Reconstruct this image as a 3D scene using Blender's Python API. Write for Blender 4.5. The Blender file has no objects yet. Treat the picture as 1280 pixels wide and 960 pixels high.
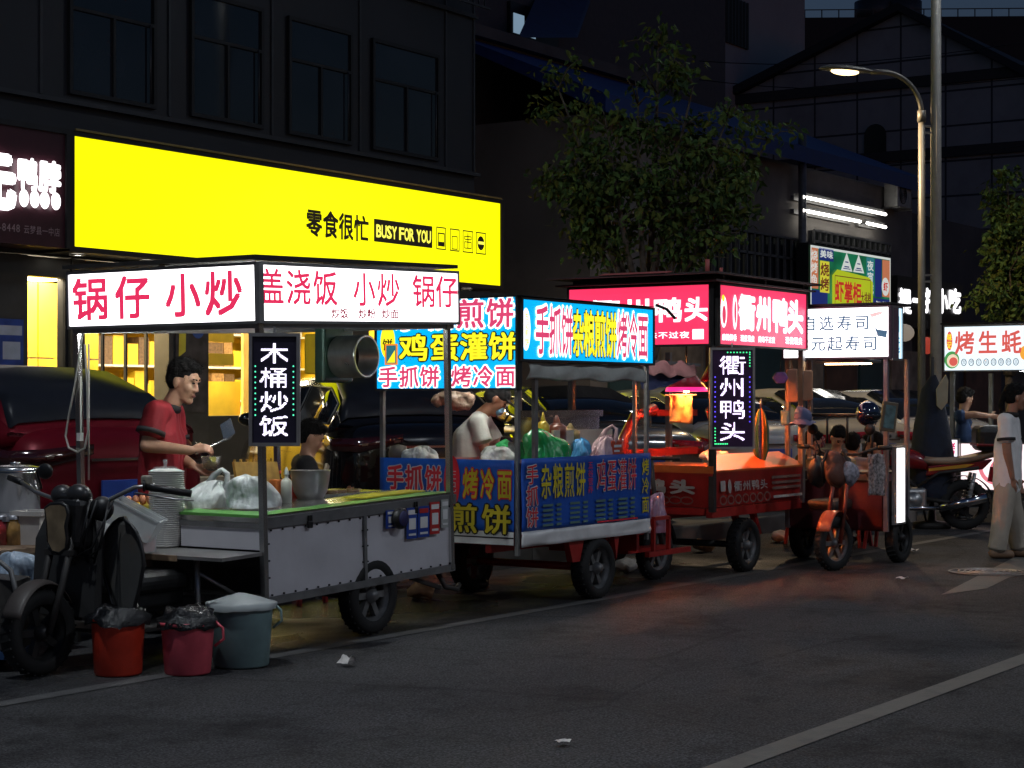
import bpy, bmesh, math, random
import numpy as np
from mathutils import Vector, Matrix
random.seed(7)
R = math.radians
S = bpy.context.scene
C = S.collection
# ------------------------------------------------------------------ camera frame
H = 1.5
FPX = 2294.0
YAW = math.atan2(1530.0, 2294.0)
cs, sn = math.cos(YAW), math.sin(YAW)
FW = Vector((cs, sn, 0)); RT = Vector((sn, -cs, 0)); UP = Vector((0, 0, 1))
CAM = Vector((0, 0, H))
def ray(px, py): return FW + RT*((px-640)/FPX) + UP*((500-py)/FPX)
def at(px, py, D): return CAM + ray(px, py)*D
def on_y(px, py, Y):
    r = ray(px, py); return CAM + r*(Y/r.y)
def on_x(px, py, X):
    r = ray(px, py); return CAM + r*(X/r.x)
def on_z(px, py, Z):
    r = ray(px, py); return CAM + r*((Z-H)/r.z)

# ------------------------------------------------------------------ materials
MATS = {}
def srgb(h):
    h = h.lstrip('#'); o = []
    for i in (0, 2, 4):
        v = int(h[i:i+2], 16)/255
        o.append(v/12.92 if v <= .04045 else ((v+.055)/1.055)**2.4)
    return tuple(o)
def mat(name, col=(.5, .5, .5), rough=.5, metal=0., var=.15, scale=6., bump=0., bscale=None, es=0., ecol=None,
        trans=0., coat=0., dirt=0., dirtcol=(.05, .04, .03), alpha=1., spec=.5, stretch=(1, 1, 1), sss=0.):
    if name in MATS: return MATS[name]
    m = bpy.data.materials.new(name); m.use_nodes = True
    nt = m.node_tree; N = nt.nodes; L = nt.links
    b = N['Principled BSDF']
    if isinstance(col, str): col = srgb(col)
    tc = N.new('ShaderNodeTexCoord'); mp = N.new('ShaderNodeMapping'); L.new(tc.outputs['Object'], mp.inputs[0])
    mp.inputs['Scale'].default_value = stretch
    no = N.new('ShaderNodeTexNoise'); no.inputs['Scale'].default_value = scale; no.inputs['Detail'].default_value = 5
    L.new(mp.outputs[0], no.inputs['Vector'])
    mx = N.new('ShaderNodeMix'); mx.data_type = 'RGBA'
    mx.inputs[6].default_value = (*[c*(1-var) for c in col], 1); mx.inputs[7].default_value = (*[min(1, c*(1+var)) for c in col], 1)
    rp = N.new('ShaderNodeMapRange'); rp.inputs[1].default_value = .3; rp.inputs[2].default_value = .7
    L.new(no.outputs['Fac'], rp.inputs[0]); L.new(rp.outputs[0], mx.inputs[0])
    out = mx.outputs[2]
    if dirt:
        n2 = N.new('ShaderNodeTexNoise'); n2.inputs['Scale'].default_value = scale*.6; n2.inputs['Detail'].default_value = 8
        n2.inputs['Roughness'].default_value = .7
        L.new(mp.outputs[0], n2.inputs['Vector'])
        r2 = N.new('ShaderNodeMapRange'); r2.inputs[1].default_value = .5; r2.inputs[2].default_value = .72; r2.inputs[4].default_value = dirt
        L.new(n2.outputs['Fac'], r2.inputs[0])
        m2 = N.new('ShaderNodeMix'); m2.data_type = 'RGBA'; L.new(r2.outputs[0], m2.inputs[0]); L.new(out, m2.inputs[6])
        m2.inputs[7].default_value = (*dirtcol, 1); out = m2.outputs[2]
    L.new(out, b.inputs['Base Color'])
    rr = N.new('ShaderNodeMapRange'); rr.inputs[3].default_value = max(.02, rough*.8); rr.inputs[4].default_value = min(1, rough*1.2)
    L.new(no.outputs['Fac'], rr.inputs[0]); L.new(rr.outputs[0], b.inputs['Roughness'])
    b.inputs['Metallic'].default_value = metal
    b.inputs['Transmission Weight'].default_value = trans
    b.inputs['Coat Weight'].default_value = coat; b.inputs['Coat Roughness'].default_value = .05
    b.inputs['Alpha'].default_value = alpha
    b.inputs['Specular IOR Level'].default_value = spec
    if sss:
        b.inputs['Subsurface Weight'].default_value = sss; b.inputs['Subsurface Radius'].default_value = (.02, .01, .006)
    if es:
        e = ecol if ecol else col
        if isinstance(e, str): e = srgb(e)
        b.inputs['Emission Color'].default_value = (*e, 1); b.inputs['Emission Strength'].default_value = es
    if bump:
        bn = N.new('ShaderNodeTexNoise'); bn.inputs['Scale'].default_value = bscale or scale*4; bn.inputs['Detail'].default_value = 4
        L.new(mp.outputs[0], bn.inputs['Vector'])
        bu = N.new('ShaderNodeBump'); bu.inputs['Strength'].default_value = bump; bu.inputs['Distance'].default_value = .02
        L.new(bn.outputs['Fac'], bu.inputs['Height']); L.new(bu.outputs[0], b.inputs['Normal'])
    MATS[name] = m
    return m
def emat(name, col, es=1.0, base=None, rough=.4, var=.04, scale=1.2):
    """a lamp-lit face: emission with a slight procedural unevenness of the tubes behind it"""
    if name in MATS: return MATS[name]
    if isinstance(col, str): col = srgb(col)
    m = mat(name, base if base else tuple(min(.8, c*.6) for c in col), rough, es=es, ecol=col)
    nt = m.node_tree; N = nt.nodes; L = nt.links; b = N['Principled BSDF']
    tc = N.new('ShaderNodeTexCoord'); no = N.new('ShaderNodeTexNoise'); no.inputs['Scale'].default_value = scale
    no.inputs['Detail'].default_value = 1
    L.new(tc.outputs['Object'], no.inputs['Vector'])
    mr = N.new('ShaderNodeMapRange'); mr.inputs[1].default_value = .3; mr.inputs[2].default_value = .7
    mr.inputs[3].default_value = es*(1-var); mr.inputs[4].default_value = es*(1+var)
    L.new(no.outputs['Fac'], mr.inputs[0]); L.new(mr.outputs[0], b.inputs['Emission Strength'])
    return m

# ------------------------------------------------------------------ mesh builder
def basis(d):
    d = Vector(d).normalized()
    a = Vector((0, 0, 1)) if abs(d.z) < .9 else Vector((1, 0, 0))
    u = a.cross(d).normalized(); v = d.cross(u).normalized()
    return u, v, d
class MB:
    def __init__(s, xf=None): s.v = []; s.f = []; s.m = []; s.sm = []; s.xf = xf
    def add(s, vs, fs, mi=0, smooth=False):
        o = len(s.v)
        s.v += [tuple(p) for p in vs]
        for f in fs:
            s.f.append([i+o for i in f]); s.m.append(mi); s.sm.append(smooth)
        return s
    def box(s, c, d, mi=0, rot=None):
        hx, hy, hz = d[0]/2, d[1]/2, d[2]/2
        vs = [Vector((x, y, z)) for x in (-hx, hx) for y in (-hy, hy) for z in (-hz, hz)]
        if rot is not None: vs = [rot @ p for p in vs]
        vs = [p+Vector(c) for p in vs]
        return s.add(vs, [(0, 1, 3, 2), (4, 6, 7, 5), (0, 4, 5, 1), (2, 3, 7, 6), (0, 2, 6, 4), (1, 5, 7, 3)], mi)
    def bb(s, lo, hi, mi=0):
        return s.box([(a+b)/2 for a, b in zip(lo, hi)], [abs(b-a) for a, b in zip(lo, hi)], mi)
    def bevbox(s, c, d, r=.01, mi=0, rot=None, seg=2):
        bm = bmesh.new(); bmesh.ops.create_cube(bm, size=1)
        for v in bm.verts: v.co = Vector((v.co.x*d[0], v.co.y*d[1], v.co.z*d[2]))
        bmesh.ops.bevel(bm, geom=bm.edges[:], offset=min(r, min(d)*.45), segments=seg, profile=.5, affect='EDGES')
        bm.verts.index_update()
        vs = [(rot @ v.co if rot is not None else v.co)+Vector(c) for v in bm.verts]
        fs = [[v.index for v in f.verts] for f in bm.faces]
        bm.free(); return s.add(vs, fs, mi, False)
    def bar(s, p, q, w=.03, h=None, mi=0):
        p, q = Vector(p), Vector(q); h = h or w; u, v, d = basis(q-p)
        vs = [b+u*(a*w/2)+v*(c*h/2) for b in (p, q) for a, c in ((-1, -1), (1, -1), (1, 1), (-1, 1))]
        return s.add(vs, [(3, 2, 1, 0), (4, 5, 6, 7), (0, 1, 5, 4), (1, 2, 6, 5), (2, 3, 7, 6), (3, 0, 4, 7)], mi)
    def tube(s, pts, r, n=10, mi=0, cap=True, smooth=True):
        pts = [Vector(p) for p in pts]
        rs = r if isinstance(r, (list, tuple)) else [r]*len(pts)
        prev = None; rings = []
        for i, p in enumerate(pts):
            d = (pts[min(i+1, len(pts)-1)]-pts[max(i-1, 0)])
            if d.length < 1e-9: d = Vector((0, 0, 1))
            d.normalize()
            if prev is None: u, v, _ = basis(d)
            else:
                u = prev-d*prev.dot(d)
                if u.length < 1e-6: u, v, _ = basis(d)
                u.normalize(); v = d.cross(u)
            prev = u
            rings.append([p+(u*math.cos(2*math.pi*k/n)+v*math.sin(2*math.pi*k/n))*rs[i] for k in range(n)])
        vs = [q for r_ in rings for q in r_]; fs = []
        for i in range(len(rings)-1):
            for k in range(n):
                a, b = i*n+k, i*n+(k+1) % n
                fs.append((a, b, b+n, a+n))
        if cap: fs += [tuple(reversed(range(n))), tuple(range((len(rings)-1)*n, len(rings)*n))]
        return s.add(vs, fs, mi, smooth)
    def cyl(s, p, q, r, r2=None, n=24, mi=0, smooth=True):
        return s.tube([p, q], [r, r if r2 is None else r2], n, mi, True, smooth)
    def lathe(s, prof, c=(0, 0, 0), axis=(0, 0, 1), n=28, mi=0, smooth=True):
        u, v, d = basis(axis); c = Vector(c); vs = []; fs = []
        for (r, h) in prof:
            for k in range(n):
                a = 2*math.pi*k/n
                vs.append(c+d*h+(u*math.cos(a)+v*math.sin(a))*r)
        for i in range(len(prof)-1):
            for k in range(n):
                a, b = i*n+k, i*n+(k+1) % n
                fs.append((a, b, b+n, a+n))
        return s.add(vs, fs, mi, smooth)
    def ball(s, c, r, mi=0, n=16, rot=None):
        r = (r, r, r) if not isinstance(r, (tuple, list)) else r
        vs = []; fs = []; m = n//2
        for i in range(m+1):
            t = math.pi*i/m
            for k in range(n):
                a = 2*math.pi*k/n
                p = Vector((r[0]*math.sin(t)*math.cos(a), r[1]*math.sin(t)*math.sin(a), r[2]*math.cos(t)))
                vs.append((rot @ p if rot is not None else p)+Vector(c))
        for i in range(m):
            for k in range(n):
                a, b = i*n+k, i*n+(k+1) % n
                fs.append((a, a+n, b+n, b))
        return s.add(vs, fs, mi, True)
    def prism(s, pts, vec, mi=0, smooth=False):
        """polygon (list of 3-D points, convex or not) pushed along vec"""
        n = len(pts); vec = Vector(vec)
        vs = [Vector(p) for p in pts]+[Vector(p)+vec for p in pts]
        fs = [tuple(reversed(range(n))), tuple(range(n, 2*n))]
        s.add(vs, fs, mi, False)
        o = len(s.v)-2*n
        for i in range(n):
            j = (i+1) % n
            s.f.append([o+i, o+j, o+j+n, o+i+n]); s.m.append(mi); s.sm.append(smooth)
        return s
    def quad(s, a, b, c, d, mi=0): return s.add([a, b, c, d], [(0, 1, 2, 3)], mi)
    def grid(s, fn, nu, nv, mi=0, smooth=True, closeu=False):
        vs = [fn(i/nu, j/nv) for j in range(nv+1) for i in range(nu+1)]
        fs = [(j*(nu+1)+i, j*(nu+1)+i+1, (j+1)*(nu+1)+i+1, (j+1)*(nu+1)+i) for j in range(nv) for i in range(nu)]
        return s.add(vs, fs, mi, smooth)
    def torus(s, c, axis, R_, r, n=28, m=10, mi=0, sq=1.0):
        u, v, d = basis(axis); c = Vector(c); vs = []; fs = []
        for i in range(n):
            a = 2*math.pi*i/n; w = u*math.cos(a)+v*math.sin(a)
            for k in range(m):
                b = 2*math.pi*k/m
                vs.append(c+w*(R_+r*math.cos(b))+d*(r*sq*math.sin(b)))
        for i in range(n):
            for k in range(m):
                fs.append((i*m+k, ((i+1) % n)*m+k, ((i+1) % n)*m+(k+1) % m, i*m+(k+1) % m))
        return s.add(vs, fs, mi, True)
    def jitter(s, amp, sc, seed=0, i0=0):
        from mathutils import noise
        for i in range(i0, len(s.v)):
            p = Vector(s.v[i]); q = noise.noise_vector(p*sc+Vector((seed, seed*.7, seed*.3)))
            s.v[i] = tuple(p+q*amp)
        return s
    def build(s, name, mats, parent=None, origin=None, solid=0, bevel=0, sub=0, weld=False):
        me = bpy.data.meshes.new(name)
        vs = s.v
        if s.xf: vs = [s.xf(Vector(p)) for p in vs]
        if origin is not None:
            o = Vector(origin); vs = [Vector(p)-o for p in vs]
        me.from_pydata([tuple(p) for p in vs], [], s.f)
        for m in (mats if isinstance(mats, (list, tuple)) else [mats]): me.materials.append(m)
        me.polygons.foreach_set('material_index', s.m)
        me.polygons.foreach_set('use_smooth', s.sm)
        if weld:
            bm = bmesh.new(); bm.from_mesh(me); bmesh.ops.remove_doubles(bm, verts=bm.verts, dist=1e-4)
            bmesh.ops.recalc_face_normals(bm, faces=bm.faces); bm.to_mesh(me); bm.free()
        me.update()
        o = bpy.data.objects.new(name, me); C.objects.link(o)
        if parent is not None: o.parent = parent
        elif origin is not None: o.location = origin
        if bevel:
            md = o.modifiers.new('bevel', 'BEVEL'); md.width = bevel; md.segments = 2; md.limit_method = 'ANGLE'; md.angle_limit = R(40)
        if solid:
            md = o.modifiers.new('solid', 'SOLIDIFY'); md.thickness = solid; md.offset = 0
        if sub:
            md = o.modifiers.new('sub', 'SUBSURF'); md.levels = sub; md.render_levels = sub
        return o
def tag(o, label=None, cat=None, group=None, kind=None):
    if label: o['label'] = label
    if cat: o['category'] = cat
    if group: o['group'] = group
    if kind: o['kind'] = kind
    return o
def thing(name, label, cat, loc=(0, 0, 0), rz=0, group=None):
    o = bpy.data.objects.new(name, None); C.objects.link(o); o.empty_display_size = .2
    o.location = loc; o.rotation_euler = (0, 0, rz)
    return tag(o, label, cat, group)
def copy_tree(o, parent=None):
    c = o.copy(); C.objects.link(c); c.parent = parent
    for ch in list(o.children): copy_tree(ch, c)
    return c

# ------------------------------------------------------------------ lettering
_G = {}
def glyph(ch, off=0.0):
    k = (ch, round(off, 4))
    if k not in _G:
        cu = bpy.data.curves.new('g', 'FONT'); cu.body = ch; cu.size = 1; cu.offset = off; cu.resolution_u = 2
        o = bpy.data.objects.new('g', cu)
        me = bpy.data.meshes.new_from_object(o)
        vs = [(v.co.x, v.co.y) for v in me.vertices]; fs = [list(p.vertices) for p in me.polygons]
        bpy.data.objects.remove(o); bpy.data.curves.remove(cu); bpy.data.meshes.remove(me)
        _G[k] = (vs, fs)
    return _G[k]
class Face:
    """a flat face: origin at its lower-left corner as read, right and up vectors in metres, outward normal"""
    def __init__(s, o, r, u, w, h, xf=None):
        s.o = Vector(o); s.r = Vector(r).normalized(); s.u = Vector(u).normalized(); s.n = s.r.cross(s.u); s.w = w; s.h = h; s.xf = xf
    def p(s, a, b, lift=0): return s.o+s.r*(a*s.w)+s.u*(b*s.h)+s.n*lift
    def letter(s, mb, ch, a0, b0, a1, b1, off=.02, lift=.004, mi=0):
        """one character in a cell; a heavier weight is built up from copies shifted by `off` em all round"""
        vs, fs = glyph(ch)
        if ord(ch) > 255: x0, x1, y0, y1 = .02, .98, -.11, .865
        else:
            xs = [v[0] for v in vs]; x0, x1 = min(xs), max(xs); y0, y1 = 0, .73
        w, h = (a1-a0), (b1-b0)
        if off <= 0: sh = [(0, 0)]
        elif off < .045: sh = [(0, 0)]+[(off*math.cos(k*math.pi/2+.78), off*math.sin(k*math.pi/2+.78)) for k in range(4)]
        else: sh = [(0, 0)]+[(off*math.cos(k*math.pi/4), off*math.sin(k*math.pi/4)) for k in range(8)]+[(off*.5*math.cos(k*math.pi/2), off*.5*math.sin(k*math.pi/2)) for k in range(4)]
        for k, (dx, dy) in enumerate(sh):
            mb.add([s.p(a0+(x+dx-x0)/(x1-x0)*w, b0+(y+dy-y0)/(y1-y0)*h, lift+.00015*k) for x, y in vs], fs, mi)
    def row(s, mb, text, a0, b0, a1, b1, gap=.08, off=.02, lift=.004, mi=0):
        n = len(text); cw = (a1-a0)/(n+(n-1)*gap)
        for i, ch in enumerate(text):
            if ch == ' ': continue
            x = a0+i*cw*(1+gap); s.letter(mb, ch, x, b0, x+cw, b1, off, lift, mi)
    def col(s, mb, text, a0, b0, a1, b1, gap=.08, off=.02, lift=.004, mi=0):
        n = len(text); c_ = (b1-b0)/(n+(n-1)*gap)
        for i, ch in enumerate(text):
            y = b1-i*c_*(1+gap); s.letter(mb, ch, a0, y-c_, a1, y, off, lift, mi)
    def rect(s, mb, a0, b0, a1, b1, lift=.002, mi=0):
        mb.add([s.p(a0, b0, lift), s.p(a1, b0, lift), s.p(a1, b1, lift), s.p(a0, b1, lift)], [(0, 1, 2, 3)], mi)
    def frame(s, mb, a0, b0, a1, b1, t, lift=.003, mi=0):
        ta, tb = t/s.w, t/s.h
        s.rect(mb, a0, b0, a1, b0+tb, lift, mi); s.rect(mb, a0, b1-tb, a1, b1, lift, mi)
        s.rect(mb, a0, b0+tb, a0+ta, b1-tb, lift, mi); s.rect(mb, a1-ta, b0+tb, a1, b1-tb, lift, mi)
    def oval(s, mb, a, b, ra, rb, lift=.002, mi=0, n=28):
        mb.add([s.p(a+ra*math.cos(2*math.pi*k/n), b+rb*math.sin(2*math.pi*k/n), lift) for k in range(n)], [tuple(range(n))], mi)
    def ring(s, mb, a, b, ra, rb, t, lift=.003, mi=0, n=32):
        vs = []
        for k in range(n):
            c_, d_ = math.cos(2*math.pi*k/n), math.sin(2*math.pi*k/n)
            vs += [s.p(a+ra*c_, b+rb*d_, lift), s.p(a+(ra-t/s.w)*c_, b+(rb-t/s.h)*d_, lift)]
        mb.add(vs, [(2*k, (2*k+2) % (2*n), (2*k+3) % (2*n), 2*k+1) for k in range(n)], mi)
    def poly(s, mb, pts, lift=.002, mi=0):
        mb.add([s.p(a, b, lift) for a, b in pts], [tuple(range(len(pts)))], mi)
    def leds(s, mb, ch, a0, b0, a1, b1, nx, ny, r, off=.012, lift=.006, mi=0):
        """a character as a grid of lamp dots: a dot wherever the grid point lies inside the stroke"""
        vs, fs = glyph(ch)
        V = np.array(vs); T = []
        for f in fs:
            for i in range(1, len(f)-1): T.append((f[0], f[i], f[i+1]))
        T = np.array(T); A, B_, D_ = V[T[:, 0]], V[T[:, 1]], V[T[:, 2]]
        for j in range(ny):
            for i in range(nx):
                p = np.array((.02+.96*(i+.5)/nx, -.11+.975*(j+.5)/ny))
                def cr(P, Q): return (Q[:, 0]-P[:, 0])*(p[1]-P[:, 1])-(Q[:, 1]-P[:, 1])*(p[0]-P[:, 0])
                c1, c2, c3 = cr(A, B_), cr(B_, D_), cr(D_, A)
                if (((c1 >= 0) & (c2 >= 0) & (c3 >= 0)) | ((c1 <= 0) & (c2 <= 0) & (c3 <= 0))).any():
                    s.dot(mb, a0+(a1-a0)*(i+.5)/nx, b0+(b1-b0)*(j+.5)/ny, r, lift, mi)
    def dot(s, mb, a, b, r, lift=.006, mi=0):
        s.oval(mb, a, b, r/s.w, r/s.h, lift, mi, 6)

# ------------------------------------------------------------------ fleshy shapes: overlapping volumes fused into one skin
def capsule(mb, p, q, r1, r2, n=14, flat=None):
    p, q = Vector(p), Vector(q); u, v, d = basis(q-p)
    if flat is not None:                                 # (axis, factor): squash across an axis
        pass
    pts = []; rr = []
    for k in range(5):
        a = math.pi/2*(1-k/4); pts.append(p-d*(r1*math.sin(a))); rr.append(max(1e-4, r1*math.cos(a)))
    for k in range(5):
        a = math.pi/2*k/4; pts.append(q+d*(r2*math.sin(a))); rr.append(max(1e-4, r2*math.cos(a)))
    i0 = len(mb.v)
    mb.tube(pts, rr, n)
    if flat is not None:
        ax, fac = Vector(flat[0]).normalized(), flat[1]
        c = (p+q)/2
        for i in range(i0, len(mb.v)):
            w = Vector(mb.v[i]); t = (w-c).dot(ax); mb.v[i] = tuple(w-ax*(t*(1-fac)))
def fuse(mb, name, material, parent=None, origin=None, voxel=.01, smooth=3, jit=0, jsc=8):
    o = mb.build('tmp', [material], None, origin)
    loc = o.location.copy()
    md = o.modifiers.new('r', 'REMESH'); md.mode = 'VOXEL'; md.voxel_size = voxel; md.use_smooth_shade = True
    if smooth:
        sm = o.modifiers.new('s', 'SMOOTH'); sm.iterations = smooth; sm.factor = .5
    dg = bpy.context.evaluated_depsgraph_get()
    me = bpy.data.meshes.new_from_object(o.evaluated_get(dg))
    me.name = name
    if jit:
        from mathutils import noise
        for v in me.vertices: v.co += noise.noise_vector(v.co*jsc)*jit
    me.materials.clear(); me.materials.append(material)
    me.polygons.foreach_set('use_smooth', [True]*len(me.polygons)); me.polygons.foreach_set('material_index', [0]*len(me.polygons))
    old = o.data; bpy.data.objects.remove(o); bpy.data.meshes.remove(old)
    r = bpy.data.objects.new(name, me); C.objects.link(r)
    if parent is not None: r.parent = parent
    else: r.location = loc
    return r
SKY_STRENGTH = 0.15; SUN_EL = -0.3; WARM_W = 480; COOL_W = 1700; FAR_W = 350; OPP_W = 1650; OPP2_W = 1500
# ================================================================== SETTING
def tilemat(name, col, gcol, w, h, gap=.02, rough=.5, axis='XZ', var=.1):
    if name in MATS: return MATS[name]
    m = mat(name, col, rough, var=var, scale=.7, dirt=.35, dirtcol=tuple(c*.5 for c in gcol)); nt = m.node_tree; N = nt.nodes; L = nt.links; b = N['Principled BSDF']
    tc = N.new('ShaderNodeTexCoord'); sp = N.new('ShaderNodeSeparateXYZ'); cb = N.new('ShaderNodeCombineXYZ')
    L.new(tc.outputs['Object'], sp.inputs[0])
    L.new(sp.outputs[axis[0]], cb.inputs['X']); L.new(sp.outputs[axis[1]], cb.inputs['Y'])
    br = N.new('ShaderNodeTexBrick'); br.offset = 0; br.inputs['Scale'].default_value = 1
    br.inputs['Brick Width'].default_value = w; br.inputs['Row Height'].default_value = h; br.inputs['Mortar Size'].default_value = gap
    br.inputs['Mortar Smooth'].default_value = .1
    L.new(cb.outputs[0], br.inputs['Vector'])
    src = b.inputs['Base Color'].links[0].from_socket
    mx = N.new('ShaderNodeMix'); mx.data_type = 'RGBA'
    L.new(br.outputs['Fac'], mx.inputs[0]); L.new(src, mx.inputs[6]); mx.inputs[7].default_value = (*gcol, 1)
    L.new(mx.outputs[2], b.inputs['Base Color'])
    return m
# ---- asphalt
def asphalt():
    m = bpy.data.materials.new('asphalt'); m.use_nodes = True; nt = m.node_tree; N = nt.nodes; L = nt.links; b = N['Principled BSDF']
    tc = N.new('ShaderNodeTexCoord')
    def noise(sc, det=4, ro=.6):
        n = N.new('ShaderNodeTexNoise'); n.inputs['Scale'].default_value = sc; n.inputs['Detail'].default_value = det
        n.inputs['Roughness'].default_value = ro; L.new(tc.outputs['Object'], n.inputs['Vector']); return n
    big = noise(.35, 5, .65); mid = noise(3.5, 5, .7); fine = noise(90, 3, .7)
    vo = N.new('ShaderNodeTexVoronoi'); vo.inputs['Scale'].default_value = 70; L.new(tc.outputs['Object'], vo.inputs['Vector'])
    def rng(s, a, b_, c, d):
        r = N.new('ShaderNodeMapRange'); r.inputs[1].default_value = a; r.inputs[2].default_value = b_; r.inputs[3].default_value = c; r.inputs[4].default_value = d
        L.new(s, r.inputs[0]); return r.outputs[0]
    def mul(a, b_):
        n = N.new('ShaderNodeMath'); n.operation = 'MULTIPLY'; L.new(a, n.inputs[0]); L.new(b_, n.inputs[1]); return n.outputs[0]
    v = mul(mul(rng(big.outputs['Fac'], .3, .7, .75, 1.25), rng(mid.outputs['Fac'], .3, .7, .8, 1.2)), mul(rng(fine.outputs['Fac'], .32, .68, .15, 2.0), rng(vo.outputs['Distance'], 0, .8, 1.4, .5)))
    stain = noise(.9, 6, .75); ck = N.new('ShaderNodeTexVoronoi'); ck.feature = 'DISTANCE_TO_EDGE'; ck.inputs['Scale'].default_value = .38
    wv = N.new('ShaderNodeMix'); wv.data_type = 'VECTOR'; wv.inputs[0].default_value = .12; L.new(tc.outputs['Object'], wv.inputs[4]); L.new(noise(1.6, 6, .7).outputs['Color'], wv.inputs[5]); L.new(wv.outputs[1], ck.inputs['Vector'])
    v = mul(mul(v, rng(stain.outputs['Fac'], .5, .66, 1.05, .42)), rng(ck.outputs['Distance'], .002, .006, .72, 1.0))
    sp = N.new('ShaderNodeCombineColor'); 
    for i, c in enumerate((.05, .05, .052)):
        n = N.new('ShaderNodeMath'); n.operation = 'MULTIPLY'; L.new(v, n.inputs[0]); n.inputs[1].default_value = c; L.new(n.outputs[0], sp.inputs[i])
    L.new(sp.outputs[0], b.inputs['Base Color'])
    wet = noise(.55, 3, .55)
    # spilt water under the stalls: smoother patches in the strip beside the kerb
    sx = N.new('ShaderNodeSeparateXYZ'); L.new(tc.outputs['Object'], sx.inputs[0])
    strip = mul(rng(sx.outputs['Y'], 6.9, 7.6, 0, 1), rng(sx.outputs['X'], 16.5, 14.5, 0, 1)); wetm = mul(strip, rng(wet.outputs['Fac'], .4, .55, 0, 1))
    wr = N.new('ShaderNodeMix'); wr.data_type = 'FLOAT'; L.new(wetm, wr.inputs[0]); L.new(rng(mid.outputs['Fac'], .3, .7, .62, .85), wr.inputs[2]); wr.inputs[3].default_value = .16
    L.new(wr.outputs[0], b.inputs['Roughness'])
    spm = N.new('ShaderNodeMix'); spm.data_type = 'FLOAT'; L.new(wetm, spm.inputs[0]); spm.inputs[2].default_value = .1; spm.inputs[3].default_value = .5; L.new(spm.outputs[0], b.inputs['Specular IOR Level'])
    bu = N.new('ShaderNodeBump'); bu.inputs['Strength'].default_value = .7; bu.inputs['Distance'].default_value = .008
    ad = N.new('ShaderNodeMath'); L.new(fine.outputs['Fac'], ad.inputs[0]); L.new(vo.outputs['Distance'], ad.inputs[1])
    L.new(ad.outputs[0], bu.inputs['Height']); L.new(bu.outputs[0], b.inputs['Normal'])
    MATS['asphalt'] = m; return m
def worn(name, col, keep=.5):
    """road paint worn through to the asphalt in flakes"""
    m = mat(name, col, .7, var=.2, scale=9, dirt=1.0, dirtcol=(.06, .06, .062), bump=.3, bscale=80); return m
A_ = asphalt()
g = MB(); g.quad((-250, -250, -.03), (350, -250, -.03), (350, 350, -.03), (-250, 350, -.03))
tag(g.build('ground', mat('earth', (.04, .038, .034), .95, scale=.5)), kind='structure')
g = MB(); g.grid(lambda a, b: Vector((-40+200*a, -30+39.1*b, 0)), 40, 10)
tag(g.build('road', A_), kind='structure')
g = MB(); g.bb((-40, 9.28, -.02), (110, 60, .18))
pav = tilemat('paving', (.085, .082, .08), (.05, .05, .05), .6, .3, .012, .65, 'XY')
tag(g.build('pavement', pav), kind='structure')
g = MB()
for i in range(75): g.bevbox((-39+i*2.0, 9.19, .07), (1.985, .16, .23), .018)
tag(g.build('kerb', mat('kerbstone', (.06, .058, .055), .8, var=.25, scale=5, dirt=.6)), kind='structure')
wl = worn('road_paint', (.105, .1, .088))
g = MB()
g.add([(-10, 3.36, .004), (60, 3.36, .004), (60, 3.5, .004), (-10, 3.5, .004)], [(0, 1, 2, 3)])
tag(g.build('lane_line', wl), kind='structure')
g = MB(); g.quad((-10, 7.05, .004), (60, 7.05, .004), (60, 7.17, .004), (-10, 7.17, .004))
tag(g.build('edge_line', worn('edge_paint', (.065, .064, .063))), kind='structure')
g = MB()                                                              # arrow painted on the lane
A = [on_z(1176, 744, 0), on_z(1268, 697, 0), on_z(1345, 700, 0), on_z(1345, 708, 0), on_z(1262, 722, 0), on_z(1234, 736, 0)]
g.add([(p.x, p.y, .004) for p in A], [tuple(range(len(A)))])
tag(g.build('arrow_marking', wl), kind='structure')
mh = on_z(1238, 716, 0)
t = thing('manhole_cover', 'round ridged iron manhole cover set in the lane arrow', 'manhole cover', (mh.x, mh.y, .006))
g = MB(); g.lathe([(.36, 0), (.36, .006), (.33, .006), (.33, .003), (0, .003)], n=40); g.build('frame', mat('castiron', (.12, .115, .11), .5, .6, scale=20, dirt=.4), t)
g = MB()
for k, r_ in enumerate((.07, .12, .17, .22, .27)): g.torus((0, 0, .006), (0, 0, 1), r_, .012, 36, 6, sq=.5)
for k in range(8):
    a = k*math.pi/4; g.bar((.06*math.cos(a), .06*math.sin(a), .006), (.3*math.cos(a), .3*math.sin(a), .006), .012, .008)
g.build('ridges', mat('castiron_worn', (.22, .21, .2), .35, .7, scale=20), t)

# ---- shared building materials
CLAD = mat('dark_cladding', (.026, .029, .036), .45, var=.2, scale=.8, dirt=.3)
SEAM = mat('cladding_seam', (.06, .064, .07), .4, .3)
DGLASS = mat('night_glass', (.018, .022, .03), .06, var=.3, scale=1.2, spec=.8)
DFRAME = mat('dark_frame', (.03, .03, .032), .4, .3)
CONC = mat('concrete', (.12, .115, .11), .85, var=.2, scale=1.5, dirt=.5)
STEEL = mat('stainless', (.55, .55, .54), .25, .95, var=.12, scale=14, stretch=(1, 1, .15))
ALU = mat('aluminium', (.4, .4, .4), .4, .85, var=.15, scale=10)
BLACKP = mat('black_plastic', (.009, .009, .0095), .45, var=.3, scale=20)
RUBBER = mat('rubber', (.008, .008, .008), .75, var=.3, scale=25)
GREYM = mat('painted_grey_steel', (.2, .2, .2), .5, .5, dirt=.5, scale=9)
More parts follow.
